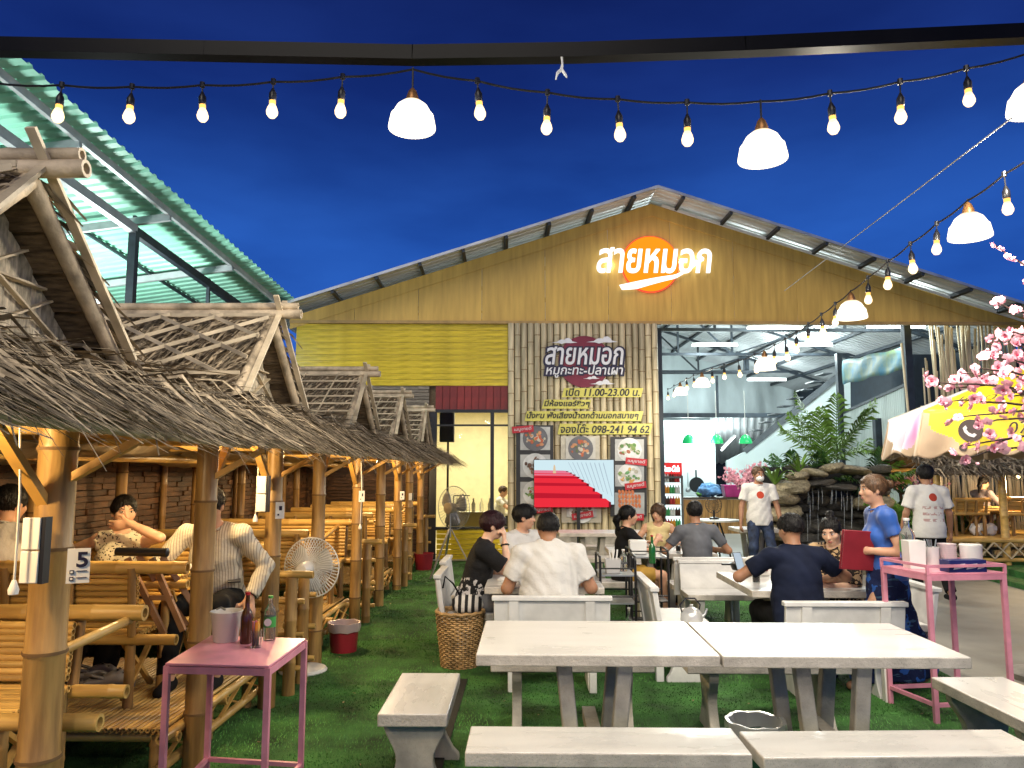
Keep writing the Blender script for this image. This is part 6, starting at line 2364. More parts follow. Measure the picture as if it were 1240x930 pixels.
# ================================================================== PEOPLE
# A figure is grown as one field of rounded limbs, blended at the joints, then skinned as one mesh.
class Field:
    def __init__(s, lo, hi, h):
        s.h = h
        s.lo = np.array(lo, np.float32)
        n = np.ceil((np.array(hi) - np.array(lo)) / h).astype(int) + 1
        s.ax = [s.lo[i] + h * np.arange(n[i], dtype=np.float32) for i in range(3)]
        s.F = np.full(tuple(n), .25, np.float32)

    def block(s, lo, hi):
        sl = []
        for i in range(3):
            a = int(np.clip(np.floor((lo[i] - s.lo[i]) / s.h), 0, len(s.ax[i]) - 1))
            b = int(np.clip(np.ceil((hi[i] - s.lo[i]) / s.h) + 1, a + 1, len(s.ax[i])))
            sl.append(slice(a, b))
        x = s.ax[0][sl[0]][:, None, None]; y = s.ax[1][sl[1]][None, :, None]; z = s.ax[2][sl[2]][None, None, :]
        return tuple(sl), x, y, z

    def comb(s, sl, d, k, op):
        A = s.F[sl]
        if op == 'sub':
            d = -d
            hh = np.maximum(k - np.abs(A - d), 0) / k
            s.F[sl] = np.maximum(A, d) + hh * hh * k * .25
        else:
            hh = np.maximum(k - np.abs(A - d), 0) / k
            s.F[sl] = np.minimum(A, d) - hh * hh * k * .25

    def cone(s, a, b, ra, rb, k=.02, flat=None, op='add', clip=None, mid=0.0):
        a, b = np.array(a, np.float32), np.array(b, np.float32)
        m = max(ra, rb) * (1.0) + mid + .07
        sl, x, y, z = s.block(np.minimum(a, b) - m, np.maximum(a, b) + m)
        d = b - a
        L2 = float(d @ d) + 1e-9
        t = np.clip(((x - a[0]) * d[0] + (y - a[1]) * d[1] + (z - a[2]) * d[2]) / L2, 0, 1)
        rx, ry, rz = x - a[0] - t * d[0], y - a[1] - t * d[1], z - a[2] - t * d[2]
        sc = 1.0
        if flat:
            q, n = flat
            c = (rx * n[0] + ry * n[1] + rz * n[2]) * (1 / q - 1)
            rx, ry, rz = rx + c * n[0], ry + c * n[1], rz + c * n[2]
            sc = (1 + q) / 2
        r = ra + (rb - ra) * t
        if mid:
            r = r + mid * np.sin(np.pi * np.clip(t * 1.25, 0, 1))
        D = (np.sqrt(rx * rx + ry * ry + rz * rz) - r) * sc
        if clip is not None:
            p, n = clip
            D = np.maximum(D, (x - p[0]) * n[0] + (y - p[1]) * n[1] + (z - p[2]) * n[2])
        s.comb(sl, D, k, op)

    def ell(s, c, r, Rm=None, k=.02, op='add', clip=None):
        c = np.array(c, np.float32); r = np.array(r, np.float32)
        m = float(r.max()) + .07
        sl, x, y, z = s.block(c - m, c + m)
        X, Y, Z = x - c[0], y - c[1], z - c[2]
        if Rm is not None:
            q = [X * Rm[0][i] + Y * Rm[1][i] + Z * Rm[2][i] for i in range(3)]
        else:
            q = [X, Y, Z]
        k0 = np.sqrt(sum((q[i] / r[i]) ** 2 for i in range(3)))
        k1 = np.sqrt(sum((q[i] / r[i] ** 2) ** 2 for i in range(3))) + 1e-9
        D = k0 * (k0 - 1) / k1
        if clip is not None:
            p, n = clip
            D = np.maximum(D, (x - p[0]) * n[0] + (y - p[1]) * n[1] + (z - p[2]) * n[2])
        s.comb(sl, D, k, op)

    def halfspace(s, p, n, k=.004):
        """keep only the side where (x-p).n < 0"""
        x = s.ax[0][:, None, None]; y = s.ax[1][None, :, None]; z = s.ax[2][None, None, :]
        s.F = np.maximum(s.F, (x - p[0]) * n[0] + (y - p[1]) * n[1] + (z - p[2]) * n[2])

    def wrinkle(s, a, f=1.0, seed=0.0):
        x = s.ax[0][:, None, None]; y = s.ax[1][None, :, None]; z = s.ax[2][None, None, :]
        w = np.sin(31 * f * x + 17 * f * z + 4 * np.sin(9 * y + seed)) * np.sin(23 * f * z - 13 * f * y + 3 * np.sin(11 * x + seed * 2))
        w = w + .6 * np.sin(14 * f * z + 19 * f * x - 8 * y + seed) * np.sin(10 * y * f + 21 * x * f)
        w = w + .38 * np.sin(62 * f * z + 41 * f * x + 5 * np.sin(17 * y)) * np.sin(53 * f * y - 37 * f * z + 4 * np.sin(13 * x))
        s.F = s.F + a * w.astype(np.float32)

    def mesh(s):
        F = s.F.copy()
        F[0], F[-1] = .05, .05
        F[:, 0], F[:, -1] = .05, .05
        F[:, :, 0], F[:, :, -1] = .05, .05
        I = F < 0
        n = np.array(F.shape)
        cnt = np.zeros(tuple(n - 1), np.int8)
        offs = [(i, j, k) for i in (0, 1) for j in (0, 1) for k in (0, 1)]
        for o in offs:
            cnt += I[o[0]:n[0] - 1 + o[0], o[1]:n[1] - 1 + o[1], o[2]:n[2] - 1 + o[2]]
        act = (cnt > 0) & (cnt < 8)
        idx = np.argwhere(act)
        N = len(idx)
        vid = np.full(act.shape, -1, np.int32)
        vid[act] = np.arange(N)
        val = np.stack([F[idx[:, 0] + o[0], idx[:, 1] + o[1], idx[:, 2] + o[2]] for o in offs], 1)
        O = np.array(offs, np.float32)
        S_, C_ = np.zeros((N, 3), np.float32), np.zeros((N, 1), np.float32)
        for a in range(8):
            for b in range(a + 1, 8):
                if np.abs(O[a] - O[b]).sum() == 1:
                    va, vb = val[:, a], val[:, b]
                    m = (va < 0) != (vb < 0)
                    t = np.where(m, va / np.where(m, va - vb, 1), 0)[:, None]
                    S_ += np.where(m[:, None], O[a] + t * (O[b] - O[a]), 0)
                    C_ += m[:, None]
        V = s.lo + s.h * (idx + S_ / np.maximum(C_, 1))
        Q = []
        for ax in range(3):
            u, v = (ax + 1) % 3, (ax + 2) % 3
            sl0 = [slice(None)] * 3; sl1 = [slice(None)] * 3
            sl0[ax] = slice(0, n[ax] - 1); sl1[ax] = slice(1, n[ax])
            A, B = I[tuple(sl0)], I[tuple(sl1)]
            E = np.argwhere(A != B)
            ok = (E[:, u] > 0) & (E[:, v] > 0) & (E[:, u] < n[u] - 1) & (E[:, v] < n[v] - 1)
            E = E[ok]
            ins = A[E[:, 0], E[:, 1], E[:, 2]]
            def cell(du, dv):
                q = E.copy(); q[:, u] += du; q[:, v] += dv
                return vid[q[:, 0], q[:, 1], q[:, 2]]
            q4 = np.stack([cell(-1, -1), cell(0, -1), cell(0, 0), cell(-1, 0)], 1)
            q4[~ins] = q4[~ins][:, ::-1]
            Q.append(q4)
        return V, np.concatenate(Q)


def rotm(yaw=0, pitch=0, tilt=0):
    return np.array((Matrix.Rotation(R(yaw), 3, 'Z') @ Matrix.Rotation(-R(pitch), 3, 'X') @ Matrix.Rotation(R(tilt), 3, 'Y')))


def unit(v):
    v = np.array(v, float)
    return v / (np.linalg.norm(v) + 1e-9)


def ik(a, target, l1, l2, hint):
    a, t = np.array(a, float), np.array(target, float)
    d = t - a
    L = np.linalg.norm(d)
    L_ = min(max(L, abs(l1 - l2) + .01), l1 + l2 - .005)
    u = d / (L + 1e-9)
    t = a + u * L_
    x = (l1 * l1 - l2 * l2 + L_ * L_) / (2 * L_)
    hgt = math.sqrt(max(l1 * l1 - x * x, 0))
    hn = np.array(hint, float) - u * np.dot(hint, u)
    hn = unit(hn)
    return a + u * x + hn * hgt, t


def cloth_patch(name, base, kind, rough=.8, **kw):
    """cloth with a flat print on it, in the wearer's own coordinates"""
    m = mat(name, base, rough, var=.05, scale=5, spec=.25, bump=.25, bscale=55)
    nt = m.node_tree
    N, L = nt.nodes, nt.links
    b = N["Principled BSDF"]
    src = b.inputs["Base Color"].links[0].from_socket
    tc = N.new("ShaderNodeTexCoord")
    sp = N.new("ShaderNodeSeparateXYZ")
    L.new(tc.outputs["Object"], sp.inputs[0])

    def mth(op, a, b_=0.0, c_=0.0):
        n_ = N.new("ShaderNodeMath"); n_.operation = op
        for i, q in enumerate((a, b_, c_)):
            if hasattr(q, "is_output"):
                L.new(q, n_.inputs[i])
            elif i < len(n_.inputs):
                n_.inputs[i].default_value = q
        return n_.outputs[0]

    def mix(col, fac):
        nonlocal src
        mx = N.new("ShaderNodeMix"); mx.data_type = 'RGBA'
        L.new(fac, mx.inputs["Factor"]); L.new(src, mx.inputs["A"]); mx.inputs["B"].default_value = (*col, 1)
        src = mx.outputs["Result"]
    X, Y, Z = sp.outputs
    if kind == 'disc':
        x0, z0, r, side = kw['at']
        d = mth('SQRT', mth('ADD', mth('POWER', mth('SUBTRACT', X, x0), 2.0), mth('POWER', mth('SUBTRACT', Z, z0), 2.0)))
        f = mth('MULTIPLY', mth('LESS_THAN', d, r), mth('GREATER_THAN', mth('MULTIPLY', Y, side), 0.0))
        mix(kw['col'], f)
        if kw.get('lines'):
            bx = mth('MULTIPLY', mth('LESS_THAN', mth('ABSOLUTE', mth('SUBTRACT', X, x0)), .13), mth('MULTIPLY', mth('LESS_THAN', Z, z0 - .10), mth('GREATER_THAN', Z, z0 - .34)))
            st = mth('LESS_THAN', mth('FRACT', mth('MULTIPLY', Z, 13.0)), .45)
            ns = N.new("ShaderNodeTexNoise"); ns.inputs["Scale"].default_value = 28; L.new(tc.outputs["Object"], ns.inputs["Vector"])
            f = mth('MULTIPLY', mth('MULTIPLY', bx, st), mth('MULTIPLY', mth('GREATER_THAN', mth('MULTIPLY', Y, side), 0.0), mth('GREATER_THAN', ns.outputs["Fac"], .46)))
            mix((.45, .30, .28), f)
    elif kind == 'splash':
        x0, z0, r, side = kw['at']
        ns = N.new("ShaderNodeTexNoise"); ns.inputs["Scale"].default_value = 26; ns.inputs["Detail"].default_value = 6; L.new(tc.outputs["Object"], ns.inputs["Vector"])
        d = mth('SQRT', mth('ADD', mth('POWER', mth('SUBTRACT', Y, x0), 2.0), mth('POWER', mth('SUBTRACT', Z, z0), 2.0)))
        f = mth('MULTIPLY', mth('LESS_THAN', d, r), mth('GREATER_THAN', ns.outputs["Fac"], .53))
        mix((.50, .48, .48), f)
    elif kind == 'leopard':
        vo = N.new("ShaderNodeTexVoronoi"); vo.inputs["Scale"].default_value = 21; vo.feature = 'F1'
        ns = N.new("ShaderNodeTexNoise"); ns.inputs["Scale"].default_value = 14
        L.new(tc.outputs["Object"], ns.inputs["Vector"])
        mp = N.new("ShaderNodeMix"); mp.data_type = 'RGBA'; mp.inputs["Factor"].default_value = .12
        L.new(tc.outputs["Object"], mp.inputs["A"]); L.new(ns.outputs["Color"], mp.inputs["B"])
        L.new(mp.outputs["Result"], vo.inputs["Vector"])
        d = vo.outputs["Distance"]
        f = mth('MULTIPLY', mth('GREATER_THAN', d, .26), mth('LESS_THAN', d, .62))
        mix((.018, .012, .010), f)
    elif kind == 'dots':
        vo = N.new("ShaderNodeTexVoronoi"); vo.inputs["Scale"].default_value = 55
        L.new(tc.outputs["Object"], vo.inputs["Vector"])
        mix((.06, .05, .04), mth('LESS_THAN', vo.outputs["Distance"], .33))
    elif kind == 'stripes':
        f = mth('LESS_THAN', mth('FRACT', mth('MULTIPLY', X, 62.0)), .30)
        mix((.30, .26, .21), f)
    elif kind == 'batik':
        ns = N.new("ShaderNodeTexNoise"); ns.inputs["Scale"].default_value = 7; ns.inputs["Detail"].default_value = 3; L.new(tc.outputs["Object"], ns.inputs["Vector"])
        mp = N.new("ShaderNodeMapping"); mp.inputs["Scale"].default_value = (3, 3, 14)
        L.new(tc.outputs["Object"], mp.inputs["Vector"])
        n2 = N.new("ShaderNodeTexNoise"); n2.inputs["Scale"].default_value = 2.2; L.new(mp.outputs[0], n2.inputs["Vector"])
        mix((.02, .08, .30), mth('GREATER_THAN', ns.outputs["Fac"], .56))
        mix((.06, .14, .22), mth('MULTIPLY', mth('GREATER_THAN', n2.outputs["Fac"], .62), .6))
    L.new(src, b.inputs["Base Color"])
    return m


def person(label, x, y, rotz, h=1.65, sit=None, lean=0.0, side=0.0, twist=0.0, head=(0, 0, 0), fat=1.0, fem=False,
           hl=None, hr=None, el=None, er=None, fl=None, fr=None, top='white', sleeve=.62, bottom='jean', legs='pants', hair='short',
           hairm='hair', skin='skin', vox=.0105, floor=0.0, face=True, feet=True, curl=(45, 45), hand_n=(None, None), neckfwd=8,
           mask=False, loose=1.0, cap=None, shoe='black', thing_kind="person", group=None, wr=.0045, hem=.09, palm=(None, None)):
    k = h / 1.68
    t = thing("person", label, thing_kind, (x, y, floor), R(rotz), group)
    P = np.array((0, 0, (sit + .085) if sit is not None else .905 * k))
    Rt = rotm(0, lean, side)      # lean forward = +
    up = Rt @ np.array((0, 0, 1.0)); fw = Rt @ np.array((0, 1.0, 0))
    Rs = Rt @ rotm(twist)
    rt = Rs @ np.array((1.0, 0, 0)); fs = Rs @ np.array((0, 1.0, 0))
    C = P + up * .50 * k
    sw = (.158 if fem else .178) * k * (1 + (fat - 1) * .45)
    SL, SR = C - rt * sw - up * .055 * k, C + rt * sw - up * .055 * k
    nk = unit(up + fw * math.sin(R(neckfwd)))
    H = C + nk * (.156 - .03 * (fat - 1)) * k + fw * .012
    RH = rotm(head[0], head[1], head[2])
    if hl is None:
        hl = P + np.array((-.25 - .05 * fat, .10, -.08)) if sit is None else P + np.array((-.20, .33, .03))
    if hr is None:
        hr = P + np.array((.25 + .05 * fat, .10, -.08)) if sit is None else P + np.array((.20, .33, .03))
    EL, WL = ik(SL, hl, .285 * k, .245 * k, el if el is not None else (-.6, -.6, -.5))
    ER, WR = ik(SR, hr, .285 * k, .245 * k, er if er is not None else (.6, -.6, -.5))
    HLp, HRp = P + np.array((-.088, 0, -.02)) * k, P + np.array((.088, 0, -.02)) * k
    if sit is not None:
        fl = fl or (-.12, .44, .08); fr = fr or (.12, .44, .08)
        hint = (0, .9, .6)
    else:
        fl = fl or (-.10, .0, .085); fr = fr or (.10, .0, .085)
        hint = (0, 1, .1)
    KL, AL = ik(HLp, fl, .43 * k, .41 * k, (-.15, hint[1], hint[2]))
    KR, AR = ik(HRp, fr, .43 * k, .41 * k, (.15, hint[1], hint[2]))
    f = fat
    bust = 1.0

    def torso(F, o=0.0, lo_=1.0):
        F.ell(P + up * .0, np.array((.158 * (1.06 if fem else 1) * (f * .5 + .5), .115 * (f * .5 + .5), .12)) * k + o, Rt, .04)
        F.cone(P + up * .06 * k, C - up * .20 * k, (.128 if not fem else .115) * k * f + o, (.148 if not fem else .128) * k * (f * .7 + .3) + o, .05, (.74, tuple(fs)))
        if f > 1.1:
            F.ell(P + up * .13 * k + fw * .05, np.array((.15, .13, .15)) * f * k * .98 + o, Rt, .05)
        F.cone(C - up * .20 * k, C - up * .10 * k, (.15 if not fem else .13) * k * (f * .6 + .4) + o, (.13 if not fem else .115) * k * (f * .5 + .5) + o, .05, (.66, tuple(fs)))
        for S_, s_ in ((SL, -1), (SR, 1)):
            F.cone(C - up * .035 * k + rt * s_ * .03, S_, .052 * k * (f * .4 + .6) + o * .8, .055 * k * (f * .5 + .5) + o * .9, .035)
            if fem:
                F.ell(C - up * .20 * k + rt * s_ * .062 * k + fs * .070 * k, np.array((.055, .050, .06)) * k * (f * .6 + .4) + o, None, .035)

    def arm(F, S_, E_, W_, o=0.0, tmax=1.0):
        r0, r1, r2 = (.047 if not fem else .041) * k * (f * .6 + .4), (.038 if not fem else .034) * k * (f * .5 + .5), .0265 * k
        if tmax <= 1.0 and o > 0:
            e_ = S_ + (E_ - S_) * tmax
            u_ = unit(E_ - S_)
            F.cone(S_, e_ + u_ * .06, r0 + o, (r0 + (r1 - r0) * tmax) + o * 1.7, .03, clip=(e_, u_))
        else:
            F.cone(S_, E_, r0 + o, r1 + o, .03, mid=.004)
            if o > 0:
                e_ = E_ + (W_ - E_) * (tmax - 1)
                u_ = unit(W_ - E_)
                F.cone(E_, e_ + u_ * .05, r1 + o, r2 + o * 1.3 + .006, .02, clip=(e_, u_))
            else:
                F.cone(E_, W_, r1 * .98, r2, .02, mid=.005)

    def leg(F, H_, K_, A_, o=0.0, tmax=2.0):
        r0, r1, r2 = .085 * k * (f * .6 + .4), .056 * k * (f * .4 + .6), .037 * k
        if o > 0 and tmax <= 1.0:
            e_ = H_ + (K_ - H_) * tmax
            u_ = unit(K_ - H_)
            F.cone(H_, e_ + u_ * .06, r0 + o, r0 + (r1 - r0) * tmax + o * 1.6, .04, clip=(e_, u_))
        else:
            F.cone(H_, K_, r0 + o, r1 + o, .045)
            if o > 0:
                e_ = K_ + (A_ - K_) * (tmax - 1)
                u_ = unit(A_ - K_)
                F.cone(K_, e_ + u_ * .05, r1 + o, r2 + .012 + o, .03, clip=(e_, u_))
            else:
                F.cone(K_, A_, r1 * .97, r2, .03, mid=.008)

    def hand(F, W_, E_, s_, crl, nrm, pd=None):
        d = unit(W_ - E_) if pd is None else unit(pd)
        n_ = np.array(nrm if nrm is not None else (-s_ * .85, .2, -.4), float)
        n_ = unit(n_ - d * np.dot(n_, d))
        sd = np.cross(d, n_)
        q = k * 1.02
        F.cone(W_ - d * .008, W_ + d * .078 * q, .030 * q, .040 * q, .012, (.46, tuple(n_)))
        for i, ln in enumerate((.068, .076, .071, .056)):
            c0 = W_ + d * (.080 - .004 * abs(i - 1.3)) * q + sd * (-.030 + .0205 * i) * q
            aa = R(crl * (.35 + .06 * i))
            for sg_, frac in ((0, .45), (1, .32), (2, .25)):
                dd = d * math.cos(aa) + n_ * math.sin(aa) + sd * (-.06 + .04 * i)
                c1 = c0 + unit(dd) * ln * frac * q
                F.cone(c0, c1, (.0098 - .0006 * sg_) * q, (.0093 - .0008 * sg_) * q, .006)
                c0 = c1; aa += R(crl * .55)
        # thumb from the side of the palm
        c0 = W_ + d * .022 * q - sd * .028 * q
        c1 = c0 + unit(d * .62 - sd * .62 + n_ * .35) * .042 * q
        c2 = c1 + unit(d * .85 - sd * .12 + n_ * .45) * .034 * q
        F.cone(c0, c1, .0135 * q, .0115 * q, .012)
        F.cone(c1, c2, .0112 * q, .0092 * q, .006)

    def hp(a, b, c):
        return H + RH @ (np.array((a, b, c)) * k)

    pts = np.array([P, C, SL, SR, EL, ER, WL, WR, KL, KR, AL, AR, H])
    lo, hi = pts.min(0) - .20, pts.max(0) + .20
    F = Field(lo, hi, vox)
    torso(F)
    F.cone(C - up * .03, H + RH @ np.array((0, -.012, -.05)) * k, .054 * k * (f * .4 + .6), .050 * k, .025)
    # head
    E3 = lambda c, r, kk=.02, op='add': F.ell(hp(*c), np.array(r) * k, RH, kk, op)
    E3((0, -.012, .022), (.076, .094, .092))
    E3((0, .018, -.042), (.060, .066, .068), .03)
    E3((0, .052, -.088), (.026, .022, .020), .025)
    for s_ in (-1, 1):
        E3((s_ * .038, .050, -.022), (.028, .030, .026), .02)
        E3((s_ * .033, .094, .010), (.019, .014, .010), .010, 'sub')
        E3((s_ * .077, -.006, -.008), (.009, .019, .031), .008)
    F.cone(hp(-.036, .071, .027), hp(.036, .071, .027), .011 * k, .011 * k, .014)
    F.cone(hp(0, .079, .012), hp(0, .098, -.026), .008 * k, .013 * k, .012)
    E3((0, .094, -.031), (.017, .010, .009), .008)
    E3((0, .083, -.055), (.024, .009, .006), .008)
    E3((0, .081, -.066), (.020, .009, .006), .006)
    for (S_, E_, W_, s_, c_, n_, pd) in ((SL, EL, WL, -1, curl[0], hand_n[0], palm[0]), (SR, ER, WR, 1, curl[1], hand_n[1], palm[1])):
        arm(F, S_, E_, W_)
        hand(F, W_, E_, s_, c_, n_, pd)
    for (H_, K_, A_) in ((HLp, KL, AL), (HRp, KR, AR)):
        leg(F, H_, K_, A_)
        if feet:
            F.cone(A_ - np.array((0, .03, .045)), A_ + np.array((0, .14, -.058)), .034 * k, .022 * k, .02)
    V, Q = F.mesh()
    inst(np_mesh("body", V, Q, M[skin]), "body", t)
    # clothing
    o = .012 * loose
    if top:
        G = Field(lo, hi, max(vox, .0115))
        torso(G, o)
        G.cone(P + up * .12 * k, P - up * .12, (.15 * (f * .6 + .4)) * k + o, .165 * (f * .5 + .5) * k + o * 1.4, .05, (.74, tuple(fw)))
        if sleeve > 0:
            for (S_, E_, W_) in ((SL, EL, WL), (SR, ER, WR)):
                arm(G, S_, E_, W_, o * 1.05, sleeve)
        else:
            for S_, s_ in ((SL, -1), (SR, 1)):
                G.ell(S_ + rt * s_ * .035 + up * .0, (.05, .075, .075), Rs, .01, 'sub')
        G.wrinkle(wr, 1.0, x * 3 + y)
        G.halfspace(P - up * hem, -up if sit is None else np.array((0, 0, -1.0)))
        G.cone(C + up * .0 + fs * .012, C + up * .2 + fs * .05, .064 * k, .09 * k, .004, op='sub')
        if sleeve > 0:
            cc = C + up * .012 * k + fs * .016
            rr_ = .066 * k * (f * .3 + .7)
            MB().path([cc + rt * rr_ * math.cos(q * PI / 12) + (fs * .98 + up * -.22) * rr_ * 1.05 * math.sin(q * PI / 12) for q in range(24)], .0065, 6, closed=True).build("collar", M[top] if isinstance(top, str) else top, t)
        V, Q = G.mesh()
        inst(np_mesh("shirt", V, Q, M[top] if isinstance(top, str) else top), "shirt", t)
    if bottom:
        G = Field(lo, hi, max(vox, .0125))
        G.ell(P, np.array((.165 * (f * .5 + .5), .122 * (f * .5 + .5), .125)) * k + .004, Rt, .04)
        if legs == 'skirt':
            b_ = (AL + AR) / 2
            G.cone(P - up * .02, np.array((b_[0] * .5, b_[1] * .55 + P[1] * .45, .10)), .155 * k, .24 * k, .05, (.72, (1.0, 0, 0)))
            G.cone(HLp, AL + np.array((0, 0, .04)), .11 * k, .14 * k, .06)
            G.cone(HRp, AR + np.array((0, 0, .04)), .11 * k, .14 * k, .06)
        else:
            tm = {'pants': 1.94, 'shorts': .78}[legs]
            leg(G, HLp, KL, AL, .013, tm); leg(G, HRp, KR, AR, .013, tm)
        G.wrinkle(wr * (2.0 if legs == 'skirt' else 1), .8, x + y * 2)
        if sit is None:
            G.halfspace(P + up * .10 * k, up)
        else:
            G.halfspace(P + np.array((0, 0, .135)), (0, 0, 1.0))
        if legs == 'skirt':
            G.halfspace((0, 0, .09), (0, 0, -1))
        V, Q = G.mesh()
        inst(np_mesh("skirt" if legs == 'skirt' else ("shorts" if legs == 'shorts' else "trousers"), V, Q, M[bottom] if isinstance(bottom, str) else bottom), "skirt" if legs == 'skirt' else ("shorts" if legs == 'shorts' else "trousers"), t)
    if feet:
        for A_ in (AL, AR):
            G = Field(A_ - .2, A_ + .24, .012)
            G.cone(A_ + np.array((0, -.03, -.04)), A_ + np.array((0, .13, -.055)), .046 * k, .034 * k, .02)
            G.halfspace((0, 0, A_[2] - .08), (0, 0, -1))
            V, Q = G.mesh()
            inst(np_mesh("shoe", V, Q, M[shoe]), "shoe", t)
    # hair
    hlo, hhi = H - .33, H + .26
    G = Field(hlo, hhi, max(vox * .8, .0085))
    EH = lambda c, r, kk=.02, op='add': G.ell(hp(*c), np.array(r) * k, RH, kk, op)
    EH((0, -.016, .030), (.089, .108, .098))
    if hair == 'mop':
        EH((0, .0, .035), (.098, .112, .092), .03)
        EH((0, .112, -.078), (.085, .085, .100), .012, 'sub')
    elif hair == 'bangs':
        EH((0, -.0, .02), (.096, .11, .098), .03)
        EH((0, .115, -.060), (.066, .070, .095), .012, 'sub')
    elif hair == 'swept':
        EH((-.02, .02, .052), (.080, .095, .070), .03)
        EH((0, .108, -.062), (.083, .080, .108), .012, 'sub')
    else:
        EH((0, .108, -.050), (.080, .088, .118), .012, 'sub')
    for s_ in (-1, 1):
        if hair in ('short', 'mop', 'swept', 'fade'):
            EH((s_ * .088, .000, -.035), (.03, .03, .040), .008, 'sub')
    n_ = -(RH @ np.array((0, -.35, 1.0)))
    if hair in ('short', 'mop', 'swept', 'fade'):
        G.halfspace(hp(0, -.09, -.075 if hair != 'fade' else -.035), unit(n_))
    else:
        G.halfspace(hp(0, -.09, -.10), unit(n_))
    if hair == 'ponytail':
        c0, c1, c2 = hp(0, -.105, .0), hp(.0, -.150, -.05), hp(0, -.13, -.17)
        G.cone(c0, c1, .035 * k, .040 * k, .02); G.cone(c1, c2, .040 * k, .016 * k, .02)
    if hair == 'bun':
        EH((0, -.135, .035), (.042, .040, .040), .012)
    if hair == 'topbun':
        EH((0.0, -.06, .135), (.036, .04, .030), .012)
    if hair == 'lowtail':
        c0, c1, c2 = hp(0, -.10, -.04), hp(.0, -.105, -.10), hp(-.02, -.06, -.22)
        G.cone(c0, c1, .042 * k, .038 * k, .02); G.cone(c1, c2, .038 * k, .016 * k, .02)
    if hair == 'bangs':
        for s_ in (-1, 1):
            G.cone(hp(s_ * .080, .01, .0), hp(s_ * .072, .0, -.11), .022 * k, .014 * k, .02)
    G.wrinkle(.0028, 3.2, x * 2.1)
    V, Q = G.mesh()
    ho = inst(np_mesh("hair", V, Q, M[hairm]), "hair", t)
    if vox < .012:
        up_h = RH @ np.array((0, 0, 1.0))
        crown_ = H + RH @ (np.array((0, -.03, .12)) * k)
        cand = V[RNG.integers(0, len(V), 900)]
        nrm_ = cand - (H + RH @ np.array((0, -.01, .02)))
        nrm_ /= np.linalg.norm(nrm_, axis=1)[:, None]
        dirv = (cand - crown_) * np.array((1, 1, .6)) - up_h * .05 + RNG.normal(size=cand.shape) * .035
        dirv -= nrm_ * (dirv * nrm_).sum(1)[:, None]
        dirv /= np.linalg.norm(dirv, axis=1)[:, None] + 1e-9
        sd_ = np.cross(nrm_, dirv)
        L_ = ((.020 if hair in ('fade', 'short', 'topbun') else .036) * k * (.6 + .8 * RNG.random(len(cand))))[:, None]
        w_ = .0022
        c0 = cand - dirv * L_ * .5
        m_ = cand + nrm_ * (.002 + .003 * RNG.random((len(cand), 1)))
        e_ = cand + dirv * L_ * .6 + nrm_ * (.0022 * RNG.normal(size=(len(cand), 1)))
        VV = np.stack([c0 - sd_ * w_, c0 + sd_ * w_, m_ + sd_ * w_, m_ - sd_ * w_, e_], 1).reshape(-1, 3)
        b_ = np.arange(len(cand))[:, None] * 5
        FF = np.concatenate([b_ + np.array([[0, 1, 2]]), b_ + np.array([[0, 2, 3]]), b_ + np.array([[3, 2, 4]])], 0)
        inst(np_mesh("strands", VV, FF, M[hairm], smooth=False), "strands", ho)["kind"] = 'stuff'
    if face:
        for s_ in (-1, 1):
            mb = MB().ball(hp(s_ * .032, .0815, .008), (.0135 * k, .006 * k, .0058 * k), 10, 6, rot=Matrix(RH.tolist()))
            e_ = mb.build("eye", M['eyew'], t, smooth=180)
            MB().ball(hp(s_ * .032, .0865, .008), (.0062 * k, .0025 * k, .0058 * k), 8, 5, rot=Matrix(RH.tolist())).build("iris", M['eye'], e_, smooth=180)
            MB().path([hp(s_ * .047, .073, .0125), hp(s_ * .034, .085, .0165), hp(s_ * .018, .083, .010)], [.001, .0022, .001], 5).build("lash", M['eye'], t)
            MB().path([hp(s_ * .052, .072, .028), hp(s_ * .036, .086, .034), hp(s_ * .016, .087, .029)], [.0015, .0036, .0028], 6).build("eyebrow", M[hairm if hairm != 'hairl' else 'hairb'], t)
        if mask:
            MB().ball(hp(0, .050, -.055), (.062 * k, .062 * k, .052 * k), 16, 10, rot=Matrix(RH.tolist())).build("face_mask", M['plasticw'], t, smooth=180)
        else:
            MB().ball(hp(0, .0895, -.0565), (.0215 * k, .0045 * k, .0042 * k), 10, 5, rot=Matrix(RH.tolist())).build("upper_lip", M['lip'], t, smooth=180)
            MB().ball(hp(0, .0875, -.0655), (.018 * k, .0048 * k, .0048 * k), 10, 5, rot=Matrix(RH.tolist())).build("lower_lip", M['lip'], t, smooth=180)
    J = dict(P=P, C=C, H=H, WL=WL, WR=WR, EL=EL, ER=ER, SL=SL, SR=SR, t=t, RH=RH, AL=AL, AR=AR)
    return J


def watch(J, which, m='plasticb'):
    W_, E_ = J['W' + which], J['E' + which]
    d = Vector(W_ - E_).normalized()
    c = Vector(W_) - d * .02
    a, b, _ = frame_of(d)
    MB().path([c + (a * math.cos(q / 16 * 2 * PI) + b * math.sin(q / 16 * 2 * PI)) * .034 for q in range(16)], .007, 6, closed=True).build("wristband", M[m], J['t'])


